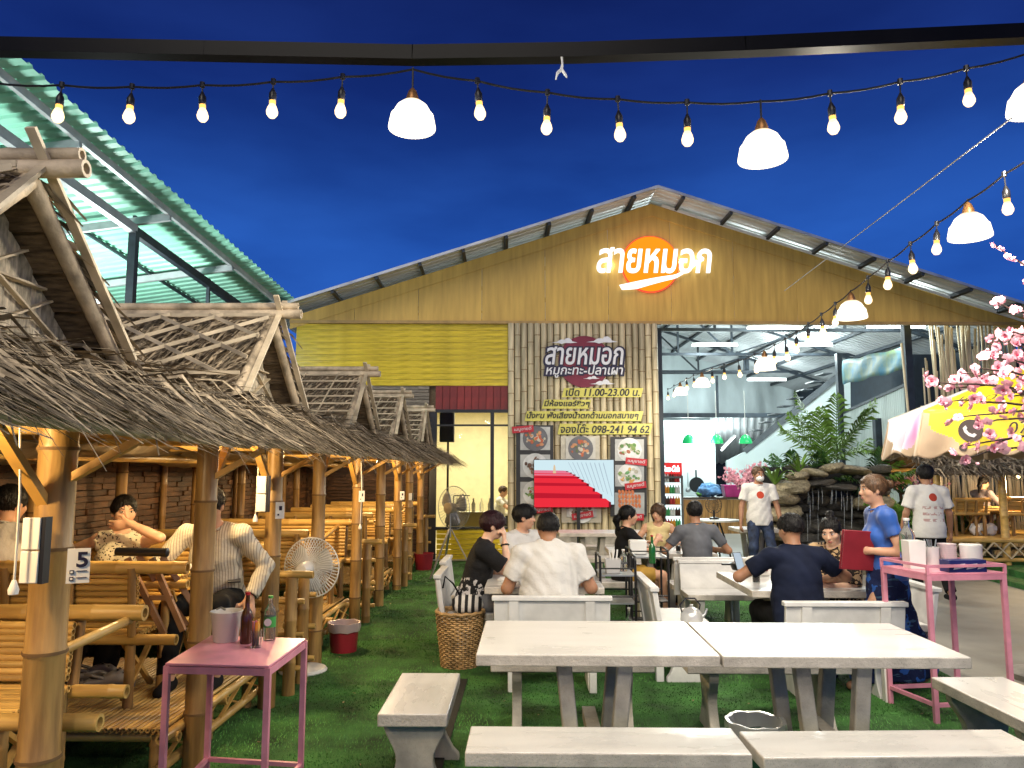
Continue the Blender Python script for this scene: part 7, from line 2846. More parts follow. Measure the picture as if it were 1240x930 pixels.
# --- diners in the second hut
person("man in a plain white T-shirt seen from behind at the left edge", -3.30, 4.74, 8, 1.68, sit=.70, lean=14, head=(-20, 12, 0), top='white', hair='short', bottom='black', floor=0.0, face=False, feet=False, vox=.0105, sleeve=.6)
SPK = cloth_patch("speckled_blouse", (.62, .58, .44), 'dots')
person("woman in a speckled sleeveless blouse holding a hand to her mouth", -2.84, 5.28, 186, 1.58, sit=.66, lean=-20, twist=6, head=(34, 4, 0), fem=True, skin='skinp',
       hl=(-.115, .02, 1.265), el=(-1, .25, -.35), hr=(.56, -.10, 1.06), er=(.4, -.5, -.2), top=SPK, sleeve=0, hair='lowtail', bottom='black', feet=False, vox=.0082,
       curl=(12, 25), hand_n=((.3, -.8, .2), None), palm=((.93, .0, -.1), None), neckfwd=18)
STR = cloth_patch("striped_shirting", (.58, .53, .42), 'stripes')
J = person("man in a striped long-sleeved shirt leaning on the bench, face hidden by the post", -2.10, 5.28, 182, 1.66, sit=.70, lean=16, head=(0, 18, 0), top=STR, sleeve=1.93, loose=1.1, bottom='black', hair='short', feet=True, vox=.0088,
           hr=(.20, .40, 1.0), hl=(-.27, .18, .80), el=(-.6, -.6, -.1), er=(.6, .1, -.6), curl=(30, 30), hand_n=((0.2, -.3, -1), None), wr=.006, fl=(-.15, .42, .38), fr=(.1, .5, .38), shoe='black', palm=((-.05, .25, -1), None))
watch(J, 'L')
t = thing("phone", "black phone lying on the bench under the seated man's hand", "phone", at(284, 703, 5.15), R(20))
MB().box((0, 0, 0), (.08, .15, .012)).build("body", M['plasticb'], t, bevel=.003)
q = at(275, 668, 4.95)
t = thing("menu_papers", "open menu papers on the table in the second hut", "menu", (-2.25, 4.98, 1.005), R(15))
for k in range(3):
    MB().box((.02 * k, .01 * k, .008 * k), (.26, .19, .004), rot=(0, R(-4 + 4 * k), R(6 * k))).build("page", M['plasticw'] if k != 1 else M['offw'], t)
t = thing("dark_tray", "dark tray on the table beside the menu papers", "tray", (-2.32, 4.78, 1.0), R(5))
MB().box((0, 0, .008), (.30, .16, .016)).build("tray", M['plasticb'], t, bevel=.004)

# --- the young men's table
SPL = cloth_patch("black_tee_print", (.011, .011, .012), 'splash', at=(-.02, .58, .13, 1))
J = person("man in a black printed T-shirt and dark red mop hair, fist at his mouth", -.50, 6.93, -88, 1.70, sit=.42, lean=13, head=(4, 6, 0), top=SPL, sleeve=.75, loose=1.8, bottom='grey', legs='shorts', hair='mop', hairm='hairr',
           skin='skinp', hr=(.05, .285, .995), er=(.15, .5, -1), hl=(-.12, .42, .72), curl=(40, 88), vox=.0082, hand_n=((0, 0, -1), (-.2, -.95, .1)), palm=(None, (-.15, -.05, .95)), wr=.006, shoe='white')
watch(J, 'R')
person("slim man in a white T-shirt with swept black hair looking to the right", -.10, 7.78, -135, 1.72, sit=.42, lean=4, head=(42, 3, 0), top='white', loose=1.6, hair='swept', bottom='black', skin='skin', hl=(-.15, .36, .74), hr=(.02, .40, .74), vox=.0088, face=True, wr=.006)
person("large man in a white T-shirt seen from behind at the young men's table", .165, 6.24, 4, 1.74, sit=.42, lean=9, head=(10, 14, 0), fat=1.40, top='white', sleeve=.72, loose=1.4, hair='fade', bottom='navy', skin='skind', hl=(-.26, .32, .74), hr=(.28, .30, .74), el=(-.45, -.25, -.9), er=(.45, -.25, -.9), face=False, vox=.0095, wr=.007, hem=.12)

# --- the middle table
person("woman in a black top with a low ponytail, turned to the right", 1.06, 8.83, -75, 1.60, sit=.42, lean=4, head=(-12, 0, 0), fem=True, top='black', sleeve=.5, hair='ponytail', bottom=mat("mustard_shorts", (.45, .26, .04), .8), legs='shorts', skin='skin', hl=(-.15, .34, .78), hr=(.12, .36, .86), vox=.0105, curl=(50, 60))
person("woman in a pale yellow camisole with brown fringe, arms on the table", 1.64, 9.98, 176, 1.58, sit=.42, lean=10, head=(-30, 8, 0), fem=True, top=mat("yellow_camisole", (.62, .50, .24), .7), sleeve=0, hair='bangs', hairm='hairb', bottom='grey', skin='skin', hl=(-.24, .30, .74), hr=(.22, .30, .74), vox=.0100)
person("man in a grey T-shirt seen from behind at the middle table", 1.90, 8.84, 4, 1.70, sit=.42, lean=5, head=(-12, 10, 0), top='grey', sleeve=.68, hair='short', bottom='black', skin='skind', hl=(-.30, .30, .72), hr=(.30, .28, .72), face=False, vox=.0110, hem=.12)

# --- the phone table
J = person("broad man in a navy polo shirt seen from behind, looking at a phone", 2.09, 6.14, 6, 1.72, sit=.42, lean=7, head=(16, 14, 0), fat=1.15, top='navy', sleeve=.66, loose=1.3, hair='fade', bottom='black', skin='skind', hl=(-.30, .36, .80), hr=(.30, .30, .74), el=(-.9, -.1, -.5), er=(.9, -.2, -.4), curl=(55, 35), face=False, vox=.0088, hem=.12)
w = J['t'].matrix_basis @ Vector(J['WL'])
Mloc = Matrix.Rotation(R(6), 4, 'Z'); Mloc.translation = Vector((2.09, 6.14, 0))
w = Mloc @ Vector(J['WL'])
t = thing("mobile_phone", "mobile phone held up by the man in navy, screen lit", "phone", w + Vector((-.01, .09, .08)), R(15))
t.rotation_euler = (R(-28), 0, R(15))
MB().box((0, 0, 0), (.075, .009, .155)).build("body", M['plasticb'], t, bevel=.003)
MB().box((0, -.0055, 0), (.066, .002, .142)).build("screen", glow("phone_screen", (.55, .65, .75), .45), t)
LEO = cloth_patch("leopard_print", (.42, .28, .15), 'leopard')
person("woman in a leopard-print dress with black hair tied up, looking down", 2.62, 6.70, 132, 1.62, sit=.42, lean=6, head=(10, 20, 4), fat=1.34, fem=True, top=LEO, sleeve=.95, loose=1.5, hair='topbun', bottom=LEO, legs='shorts', skin='skinp', hl=(-.06, .36, .70), hr=(.18, .34, .80), vox=.0085, wr=.005, hem=.14, curl=(35, 45))

# --- staff and passers-by
SHB = mat("royal_blue_blouse", (.02, .10, .42), .6, var=.3, scale=5, sheen=.2)
BAT = cloth_patch("navy_batik", (.008, .014, .055), 'batik')
J = person("woman in a blue blouse and long batik skirt walking left with a red menu", 2.72, 6.02, 84, 1.60, lean=4, head=(6, 2, 0), fem=True, top=SHB, sleeve=.55, loose=1.4, hair='bun', hairm='hairl', bottom=BAT, legs='skirt', skin='skin', hl=(-.10, .17, 1.03), hr=(.12, .22, 1.05), el=(-.5, -.8, -.5), curl=(40, 50), vox=.0088, fl=(-.09, .20, .10), fr=(.10, -.22, .12), shoe='skind', wr=.004, hem=.05, hand_n=((.9, .2, 0), None))
t = thing("red_menu", "large red menu folder carried by the woman in blue", "menu", (2.50, 5.94, 1.03), R(8))
mred = mat("red_menu_cover", (.20, .012, .022), .45, var=.1)
MB().box((0, 0, 0), (.30, .010, .295), rot=(R(6), R(4), 0)).build("front_cover", mred, t, bevel=.012)
MB().box((.0, .014, .004), (.28, .008, .28), rot=(R(6), R(4), 0)).build("page", M['plasticw'], t)
MB().box((0, .026, 0), (.30, .008, .295), rot=(R(6), R(4), 0)).build("back_cover", mred, t, bevel=.003)
RLOGO = cloth_patch("staff_tee_front", (.66, .64, .60), 'disc', at=(.0, 1.27, .055, 1), col=(.48, .06, .03))
person("waiter in a white T-shirt with a red disc, mask and bronze hair, standing", 3.50, 11.9, 176, 1.70, head=(14, 2, 0), top=RLOGO, sleeve=.66, loose=1.6, hair='short', hairm='hairl', skin='skind', bottom='jean', mask=True, vox=.0110, wr=.005, fl=(-.14, .02, .085), fr=(.13, .05, .085), hem=.10)
BLOGO = cloth_patch("staff_tee_back", (.66, .64, .60), 'disc', at=(.02, 1.30, .05, -1), col=(.40, .05, .03), lines=True)
person("staff member in a white T-shirt with back print, black bowl hair, walking away", 5.05, 9.95, -4, 1.70, head=(0, 4, 0), top=BLOGO, sleeve=.72, loose=1.9, hair='mop', skin='skind', bottom='black', legs='pants', vox=.0105, face=False, fl=(-.10, .18, .085), fr=(.12, -.22, .14), hem=.12)
person("woman in a grey top looking down at the table of the right hut", 7.80, 13.62, -70, 1.58, sit=.74, lean=9, head=(10, 22, 0), fem=True, top=mat("mauve_top", (.22, .19, .21), .8), sleeve=1.6, hair='lowtail', bottom='grey', skin='skin', hl=(-.1, .36, 1.15), hr=(.1, .36, 1.15), vox=.0125, fl=(-.1, .45, .6), fr=(.1, .45, .6), floor=0, feet=False)
person("person in a yellow shirt cut by the right edge, inside the right hut", 8.95, 13.3, 80, 1.62, sit=.78, lean=6, head=(0, 8, 0), top=mat("yellow_tee", (.60, .38, .03), .8), hair='short', bottom='black', skin='skinp', vox=.0130, fl=(-.1, .45, .6), fr=(.1, .45, .6), feet=False)
q = bl(fac(603, 612, 2.2)[0], 2.2)
person("person in a white top sitting inside the lit room behind the window", q.x, q.y, -100, 1.60, sit=.50, lean=8, head=(0, 10, 0), top='white', hair='short', hairm='hairb', bottom='grey', skin='skin', vox=.0130, feet=False, hl=(-.1, .36, 1.0), hr=(.1, .36, 1.0))
t = thing("room_table", "white table with dark frame inside the lit room", "table", (q.x + .55, q.y, 0))
MB().box((0, 0, .72), (.8, .7, .04)).build("tabletop", M['plasticw'], t)
for sx in (-1, 1):
    for sy in (-1, 1):
        MB().box((sx * .36, sy * .31, .35), (.05, .05, .70)).build("leg", M['blackm'], t)


# ================================================================== RIGHT SIDE: WATERFALL, PLANTS, HUT, PARASOL
M['rock'] = mat("wet_grey_rock", (.075, .070, .058), .55, var=.35, scale=6, stretch=(1, 1, 3.5), bump=.9, bscale=9, objrand=.35, col2=(.030, .030, .026))
M['rocklt'] = mat("pale_sandstone", (.26, .225, .14), .65, var=.25, scale=6, bump=.7, bscale=8, objrand=.2)
M['leaf'] = mat("palm_leaf", (.045, .13, .03), .42, var=.3, scale=4, island=.45)
M['leafl'] = mat("light_palm_leaf", (.13, .26, .04), .42, var=.25, scale=4, island=.4)
M['stemg'] = mat("green_stem", (.10, .14, .05), .6)
M['bark2'] = mat("dark_branch", (.050, .032, .025), .8, var=.3, scale=14, bump=.5)
M['petal'] = mat("pink_petal", (.72, .32, .41), .6, var=.2, scale=22, island=.20, objrand=.12, col2=(.74, .44, .50))
M['petalc'] = mat("deep_pink_centre", (.45, .035, .10), .6, var=.2)
M['water'] = mat("falling_water", (.75, .82, .84), .15, trans=.6, var=.02, ior=1.2)


def rock_me(seed, flat=1.0, m='rock'):
    rr = np.random.default_rng(seed)
    bm_ = MB().ball((0, 0, 0), 1.0, 20, 12)
    ph = rr.random((6, 3)) * 6.28
    fr_ = rr.uniform(1.2, 3.4, (6, 3))
    out = []
    for v in bm_.v:
        n = sum(math.sin(fr_[i][0] * v[0] + ph[i][0]) * math.sin(fr_[i][1] * v[1] + ph[i][1]) * math.sin(fr_[i][2] * v[2] + ph[i][2]) for i in range(6))
        q = Vector(v)
        # blocky: push towards a box
        b = max(abs(q.x), abs(q.y), abs(q.z))
        n2 = math.sin(9 * v[0] + 5 * v[2] + seed) * math.sin(8 * v[1] - 7 * v[2]) + .5 * math.sin(17 * v[2] + 3 * v[0])
        q = q * (1 + .20 * n * .5 + .055 * n2) * (0.72 + .28 / max(b, .58) * .9)
        out.append((q.x, q.y, q.z * flat))
    bm_.v = out
    return bm_.mesh("rock", M[m], 42)


wf_c = at(995, 660, 13.4)
wfr = thing("rock_waterfall", "dark stacked rock waterfall crowned by two pale flat stones", "waterfall", (wf_c.x, 13.6, 0))
rocks = [rock_me(s_, .55) for s_ in range(6)]
rockl = [rock_me(20 + s_, .5, 'rocklt') for s_ in range(3)]
W0 = Vector((wf_c.x, 13.6, 0))


def rk(me, px, py, Y, sx, sy, sz, rz=None):
    q = at(px, py, Y) - W0
    inst(me, "rock", wfr, q, (random.uniform(-.12, .12), random.uniform(-.12, .12), random.uniform(0, 6.3) if rz is None else rz), (sx, sy, sz))


rr = random.Random(5)
for row, py in enumerate(range(668, 568, -9)):
    x0, x1 = 938 + row * 1.5, 1062 - row * 1.0
    px = x0
    while px < x1:
        w = rr.uniform(16, 34)
        dark = 962 < px < 1040 and py < 640
        rk(rocks[rr.randrange(6)], px + w / 2, py + rr.uniform(-2, 2), 13.45 + .035 * row + (.22 if dark else 0) + rr.uniform(-.1, .1), w * .0082, .28, rr.uniform(.13, .20), rr.choice((0, 3.14)) + rr.uniform(-.3, .3))
        px += w * .78
for (px, py, w) in ((944, 600, .32), (948, 622, .36), (940, 645, .34), (958, 590, .30), (1058, 610, .3)):
    rk(rockl[rr.randrange(3)], px, py, 13.15, w, .3, .26)
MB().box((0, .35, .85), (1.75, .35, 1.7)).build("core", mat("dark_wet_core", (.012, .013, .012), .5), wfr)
for (px, py, sx, sz, me) in ((1030, 569, .36, .13, rockl[0]), (1008, 567, .17, .17, rockl[1]), (985, 573, .22, .14, rockl[2]), (965, 577, .20, .16, rockl[1]), (990, 585, .30, .10, rocks[2]), (1015, 590, .32, .1, rocks[3])):
    rk(me, px, py, 13.25, sx, .28, sz, 0.1)
mb = MB()
for k in range(20):
    px = rr.uniform(975, 1040)
    y0_, y1_ = rr.choice(((592, 618), (600, 640), (622, 655), (590, 610)))
    a, b = at(px, y0_, 13.12), at(px + rr.uniform(-1, 1), y1_, 13.02)
    mb.path([a - W0, a.lerp(b, .5) - W0 + Vector((0, -.02, .03)), b - W0], [.002, .004, .002], 5)
mb.build("water_strands", M['water'], wfr)["kind"] = 'stuff'
MB().lathe([(1.0, 0), (1.05, .30), (.92, .32), (.90, .22), (.001, .22)], 30, (0, -.55, 0), sy=.55).build("pool_rim", M['rocklt'], wfr, smooth=40)
MB().lathe([(.001, .24), (.91, .24), (.91, .245), (.001, .245)], 30, (0, -.55, 0), sy=.55).build("pool_water", mat("dark_pool", (.02, .03, .03), .05), wfr)


def frond(mb, base, az, L, rise, droop, m=0, wid=.028, n=22, ll=.30, seed=0):
    """a feather palm frond as stem + leaflets"""
    rr = random.Random(seed)
    d = Vector((math.cos(az), math.sin(az), 0))
    pts = []
    for i in range(n + 1):
        f = i / n
        pts.append(Vector(base) + d * (L * math.sin(f * 1.35) / math.sin(1.35) * .86) + Vector((0, 0, rise * f - droop * f * f * L)))
    mb.path(pts, [.010 * (1 - .8 * i / n) for i in range(n + 1)], 5)
    s = Vector((-d.y, d.x, 0))
    for i in range(2, n + 1):
        f = i / n
        tdir = (pts[i] - pts[i - 1]).normalized()
        l = ll * math.sin(PI * min(1, .18 + f * .82)) ** .7 * rr.uniform(.85, 1.1)
        for sg in (-1, 1):
            v = (s * sg * .85 + tdir * .65 + Vector((0, 0, .18 - .45 * rr.random()))).normalized()
            w = tdir * wid * .5
            a = pts[i]
            c = a + v * l + Vector((0, 0, -.20 * l))
            mid = a + v * l * .5 + Vector((0, 0, .03))
            mb.add([a - w * .5, a + w * .5, mid + w, mid - w, c], [(0, 1, 2, 3), (3, 2, 4)])


def palm(label, x, y, z, stems, nf, L, rise, ll, m='leaf', seed=0, name="palm_plant", wid=.046):
    t = thing(name, label, "plant", (x, y, z))
    rr = random.Random(seed)
    k = 0
    for s_ in range(stems):
        bx, by = rr.uniform(-.12, .12), rr.uniform(-.1, .1)
        h = rr.uniform(.15, .5) * rise
        MB().path([(bx, by, 0), (bx * 1.2, by, h * .5), (bx * 1.4, by * 1.2, h)], [.025, .018, .012], 7).build("stem", M['stemg'], t)
        for q in range(nf):
            mb = MB()
            az = 2 * PI * q / nf + rr.uniform(-.4, .4) + s_
            frond(mb, (bx * 1.4, by * 1.2, h), az, L * rr.uniform(.7, 1.1), rise * rr.uniform(.5, 1.15), rr.uniform(.25, .6), n=20, ll=ll * rr.uniform(.8, 1.1), seed=seed * 100 + k, wid=wid)
            mb.build("frond", M[m] if rr.random() > .25 else M['leafl'], t, smooth=0)["kind"] = 'stuff'
            k += 1
    return t


q = at(1008, 560, 14.2)
palm("tall feather palm rising behind the top of the waterfall", q.x, 14.2, 1.35, 3, 6, .95, 1.30, .36, 'leafl', 3)
q = at(1050, 565, 14.0)
palm("dense dark palm right of the waterfall's crown", q.x, 14.1, 1.1, 3, 7, .95, .80, .32, 'leaf', 4)
q = at(1078, 590, 13.8)
palm("dark palm low beside the waterfall, nearest the parasol", q.x, 13.9, .4, 3, 7, .85, .85, .30, 'leaf', 9)
q = at(965, 570, 14.0)
palm("leafy palm left behind the waterfall, in front of the stair wall", q.x, 14.1, 1.25, 3, 6, .75, .62, .26, 'leaf', 6)
q = at(972, 585, 13.3)


def strap_plant(label, p, n, L, m, seed, w=.035):
    t = thing("strap_plant", label, "plant", p)
    rr = random.Random(seed)
    for k in range(n):
        az = 2 * PI * k / n + rr.uniform(-.3, .3)
        d = Vector((math.cos(az), math.sin(az), 0)); s = Vector((-d.y, d.x, 0))
        l = L * rr.uniform(.7, 1.1); ri = rr.uniform(.4, 1.0)
        vs, fs = [], []
        for i in range(7):
            f = i / 6
            c = d * l * f * .8 + Vector((0, 0, l * ri * math.sin(f * 2.2) * .75))
            ww = w * math.sin(PI * (.15 + .85 * f)) * .9 + .002
            vs += [c - s * ww, c + Vector((0, 0, -.012)), c + s * ww]
        for i in range(6):
            fs += [(3 * i, 3 * i + 1, 3 * i + 4, 3 * i + 3), (3 * i + 1, 3 * i + 2, 3 * i + 5, 3 * i + 4)]
        MB().add(vs, fs).build("leaf", M[m], t, smooth=180)
    return t


strap_plant("bright green strap-leaved plant on the left shoulder of the rocks", at(938, 588, 13.1), 15, .48, 'leafl', 3)
strap_plant("grassy strap-leaved plant on top of the rocks, left of the flat stones", at(968, 572, 13.5), 17, .50, 'leafl', 5, .022)
for k, (px, py, Y, lab) in enumerate(((1083, 640, 12.6, "bushy fern at the foot of the waterfall, behind the walking woman"), (1095, 615, 13.0, "taller fern behind the staff member's shoulder"), (1160, 625, 14.2, "dark ferns under the right hut's back corner"))):
    q = at(px, py, Y)
    palm(lab, q.x, Y, max(0, q.z - .55), 3, 8, .55, .62, .22, 'leaf' if k != 1 else 'leafl', 30 + k, "fern", .04)


# ---------------------------------------------------------------- pink blossom trees
def flower_me(seed):
    rr = random.Random(seed)
    mb = MB()
    for ring, (n, r_, up, wdt) in enumerate(((5, .034, .008, .018), (5, .026, .018, .014), (4, .016, .022, .009))):
        for k in range(n):
            a = 2 * PI * k / n + ring * .6 + rr.uniform(-.2, .2)
            d = Vector((math.cos(a), math.sin(a), 0)); s = Vector((-d.y, d.x, 0))
            z = Vector((0, 0, 1))
            r1 = r_ * rr.uniform(.85, 1.15)
            b0 = d * .003
            m_ = d * r1 * .6 + z * (up * .6)
            e_ = d * r1 + z * up * rr.uniform(.7, 1.3)
            vs = [b0, m_ - s * wdt, e_ - s * wdt * .7, e_ + d * .004 + z * .002, e_ + s * wdt * .7, m_ + s * wdt, m_ - z * .003]
            mb.add(vs, [(0, 6, 1), (0, 5, 6), (1, 6, 3, 2), (6, 5, 4, 3)], 0)
    mb.ball((0, 0, .010), (.009, .009, .008), 6, 4, m=1)
    return mb.mesh("blossom", [M['petal'], M['petalc']], 180)


fl_me = [flower_me(i) for i in range(4)]
bud_me = MB().ball((0, 0, 0), (.010, .010, .015), 7, 5).mesh("bud", M['petal'], 180)
bt = thing("blossom_tree", "artificial pink blossom tree whose branches reach in from the right edge", "tree", (3.75, 4.9, 0))
T0 = Vector((3.75, 4.9, 0))
MB().path([(0, 0, 0), (.04, 0, .7), (-.02, .02, 1.4), (-.08, .0, 2.0)], [.09, .075, .065, .05], 10).build("trunk", M['bark2'], bt)
crown = Vector((-.06, 0, 1.9))
rr = random.Random(12)
tips = [((1128, 462), 4.75, 1.75), ((1140, 487), 4.7, 1.7), ((1160, 505), 4.6, 1.7), ((1172, 540), 4.55, 1.6), ((1168, 556), 4.6, 1.55), ((1204, 296), 4.8, 2.1), ((1208, 366), 4.7, 2.0),
        ((1150, 470), 4.9, 1.8), ((1190, 430), 4.8, 1.85), ((1200, 410), 5.0, 1.9), ((1180, 445), 4.5, 1.8), ((1185, 515), 4.5, 1.65), ((1210, 535), 4.7, 1.6), ((1225, 480), 4.6, 1.7), ((1230, 430), 4.9, 1.9), ((1165, 452), 5.0, 1.8), ((1222, 400), 4.7, 1.9),
        ((1255, 340), 4.9, 2.1), ((1265, 450), 5.1, 1.8), ((1262, 520), 4.7, 1.6), ((1246, 505), 4.9, 1.7)]
nfl = 0
for (pp, Y, zb__) in tips:
    tip = at(pp[0], pp[1], Y) - T0
    st = crown + Vector((rr.uniform(-.05, .05), rr.uniform(-.05, .05), zb__ - 1.9))
    pts = []
    for i in range(9):
        f = i / 8
        q = st.lerp(tip, f) + Vector((0, 0, .14 * math.sin(PI * f) + rr.uniform(-.012, .012))) + Vector((rr.uniform(-.012, .012), rr.uniform(-.02, .02), 0))
        pts.append(q)
    pts[-1] = tip
    MB().path(pts, [.014 - .0013 * i for i in range(9)], 6).build("branch", M['bark2'], bt)
    for i in range(2, 9):
        for q in range(2 if i > 3 else 1):
            c = pts[i] + Vector((rr.uniform(-.05, .05), rr.uniform(-.06, .06), rr.uniform(-.045, .05)))
            if i == 8 and q == 0:
                c = pts[8]
            if nfl < 290:
                inst(fl_me[rr.randrange(4)], "blossom", bt, c, (rr.uniform(.5, 2.2), rr.uniform(-.7, .7), rr.uniform(0, 6.3)), [rr.uniform(.6, 1.08)] * 3)
                nfl += 1
for k in range(34):
    pp, Y, _ = tips[rr.randrange(len(tips))]
    q = at(pp[0] + rr.uniform(-4, 24), pp[1] + rr.uniform(-9, 9), Y) - T0
    inst(bud_me, "bud", bt, q, (rr.uniform(0, 3), rr.uniform(0, 3), 0))


def far_blossom(label, x, y, h, r, n, seed):
    t = thing("blossom_tree", label, "tree", (x, y, 0))
    rr = random.Random(seed)
    MB().path([(0, 0, 0), (.03, 0, h * .4), (-.02, 0, h * .75)], [.05, .04, .03], 8).build("trunk", M['bark2'], t)
    mbb = MB()
    V, F_ = [], []
    me = MB()
    for k in range(15):
        az = 2 * PI * k / 15 + rr.uniform(-.2, .2)
        L = r * rr.uniform(.7, 1.15)
        el = rr.uniform(.0, .95)
        tip = Vector((math.cos(az) * L * math.cos(el), math.sin(az) * L * .7 * math.cos(el), h * .74 + L * math.sin(el) * .95))
        st = Vector((0, 0, h * .7))
        pts = [st.lerp(tip, i / 5) + Vector((rr.uniform(-.03, .03), 0, .06 * math.sin(PI * i / 5))) for i in range(6)]
        mbb.path(pts, [.014, .011, .009, .007, .005, .003], 5)
        for q in range(n):
            f = rr.uniform(.25, 1.02)
            i = min(4, int(f * 5)); c = pts[i].lerp(pts[i + 1], f * 5 - i) + Vector((rr.uniform(-.07, .07), rr.uniform(-.07, .07), rr.uniform(-.06, .07)))
            Mx = Euler((rr.uniform(0, 3), rr.uniform(0, 3), rr.uniform(0, 3))).to_matrix()
            s_ = rr.uniform(.022, .040)
            vs = [c + Mx @ Vector((s_ * math.cos(2 * PI * j / 5), s_ * math.sin(2 * PI * j / 5), .3 * s_ * (j % 2))) for j in range(5)] + [c - Mx @ Vector((0, 0, .4 * s_))]
            me.add(vs, [(5, j, (j + 1) % 5) for j in range(5)])
    mbb.build("branches", M['bark2'], t)["kind"] = 'stuff'
    me.build("crown", M['petal'], t, smooth=0)["kind"] = 'stuff'


q = at(905, 590, 15.6)
far_blossom("small pink blossom tree behind the waiter, before the lean-to", q.x, 15.6, 1.75, .62, 42, 3)
q = at(1090, 575, 15.0)
far_blossom("small pink blossom tree half hidden under the parasol's left corner", q.x, 15.0, 1.7, .75, 42, 8)

# ---------------------------------------------------------------- bamboo pole screen on the right
bsm = M['bampale']
fence = thing("bamboo_pole_screen", "ragged screen of tall pale bamboo poles on the right boundary", "fence", (at(1190, 560, 15.6).x, 15.6, 0))
F0 = Vector((at(1190, 560, 15.6).x, 15.6, 0))
pm = [MB().bamboo((0, 0, 0), (0, 0, 1), .026, 7, .12, seed=s_).mesh("bamboo_pole", [bsm, M['bamend']], 60) for s_ in range(3)]
rr = random.Random(4)
px = 1104.0
k = 0
while px < 1335:
    top = 420 if px < 1130 else (400 if px < 1160 else 388)
    top += rr.uniform(-18, 40)
    if px < 1122:
        px += 9
    if 1122 <= px < 1135:
        px += 3
    Y = 15.6 + rr.uniform(-.12, .12)
    h = at(px, top, Y).z
    b = at(px, 600, Y)
    inst(pm[k % 3], "bamboo_pole", fence, (b.x - F0.x, Y - F0.y, 0), (R(rr.uniform(-2, 2)), R(rr.uniform(-4, 4)), rr.uniform(0, 6)), (rr.uniform(.6, 1.1), rr.uniform(.6, 1.1), h))
    px += rr.uniform(1.0, 2.4); k += 1
for z in (.6, 1.7, 2.9):
    MB().bamboo((at(1120, 600, 15.6).x - F0.x, -.05, z), (at(1340, 600, 15.6).x - F0.x, -.05, z), .03, 8).build("rail", [bsm, M['bamend']], fence, smooth=60)
# dark planted bank beyond, closing the view
MB().box((14, 18.5, 2.2), (10, .3, 4.4)).build("boundary_wall", mat("dark_boundary", (.012, .018, .03), .9)); bpy.data.objects["boundary_wall"]["kind"] = 'structure'

# ---------------------------------------------------------------- right thatched hut with low platforms
hx0, hx1 = at(1130, 600, 12.7).x, at(1400, 600, 12.7).x
HZ = at(1180, 655, 12.4).z
rh = thing("bamboo_hut", "thatched bamboo hut with open sides at the right, a woman sitting in it", "hut", ((hx0 + hx1) / 2, 13.4, .0))
Q0 = Vector(((hx0 + hx1) / 2, 13.4, 0))
HW = (hx1 - hx0) / 2
ze = at(1180, 574, 12.3).z
for x, y in ((-HW, -.85), (at(1215, 600, 12.5).x - Q0.x, -.88), (HW, -.85), (-HW, .95), (0, .95), (HW, .95)):
    MB().bamboo((x, y, 0), (x, y, ze + .12), .062, 10, .35).build("post", [M['bamx'], M['bamend']], rh, smooth=60)
for y in (-.9, .95):
    MB().bamboo((-HW - .2, y, ze + .06), (HW + .2, y, ze + .06), .045, 10).build("eave_beam", [M['bamx'], M['bamend']], rh, smooth=60)
    MB().bamboo((-HW - .1, y - .03, HZ), (HW + .1, y - .03, HZ), .040, 10).build("deck_rail", [M['bamx'], M['bamend']], rh, smooth=60)
    MB().bamboo((-HW - .1, y - .03, HZ - .30), (HW + .1, y - .03, HZ - .30), .034, 10).build("deck_rail", [M['bamx'], M['bamend']], rh, smooth=60)
for k in range(14):
    x0_ = -HW + 2 * HW * k / 14; x1_ = -HW + 2 * HW * (k + 1) / 14
    MB().beam((x0_, -.96, HZ - .28), (x1_, -.96, HZ - .03), .03, .015).build("cross_brace", M['lathm'], rh)
    MB().beam((x1_, -.975, HZ - .28), (x0_, -.975, HZ - .03), .03, .015).build("cross_brace", M['lathm'], rh)
mb = MB()
for k in range(52):
    y = -.9 + 1.85 * k / 51
    mb.bamboo((-HW, y, HZ + .02), (HW, y, HZ + .02), .016, 6, .5, seed=k)
mb.build("floor_slats", [M['bamx'], M['bamend']], rh, smooth=60)["kind"] = 'stuff'
E0, E1, E2, E3 = (-HW - .1, .15, ze + .42), (HW + .35, .15, ze + .42), (HW + .45, -1.35, ze - .02), (-HW - .30, -1.35, ze - .02)
o = MB().quad(E0, E1, E2, E3).build("thatch_mat", M['thatchb'], rh, smooth=0)
s_ = o.modifiers.new("thickness", 'SOLIDIFY'); s_.thickness = .03
G0, G3 = (-HW - .1, 1.5, ze), (HW + .35, 1.5, ze)
o = MB().quad(E1, E0, G0, G3).build("thatch_mat", M['thatchb'], rh, smooth=0)
s_ = o.modifiers.new("thickness", 'SOLIDIFY'); s_.thickness = .03
V, F_ = join(thatch_arrays(E0, E1, E2, E3, 2600, .42, .013, .4, .08, .05, vmin=-.08, vmax=.88), thatch_arrays(E0, E1, E2, E3, 700, .36, .022, .5, .10, .06, vmin=-.08, vmax=.85))
inst(np_mesh("roof_thatch", V, F_, M['thatch'], smooth=False), "roof_thatch", rh)["kind"] = 'stuff'
lamp("hut_light", 'POINT', (Q0.x - .2, 12.9, ze - .15), 55, (1, .72, .38), .12)
t = thing("hut_lamp", "warm bulb under the roof of the right hut", "lamp", (Q0.x - .2, 13.0, ze - .02))
MB().lathe([(.001, -.06), (.028, -.03), (.02, 0), (.012, .03), (.001, .04)], 10).build("bulb", bpy.data.materials["warm_bulb"], t)
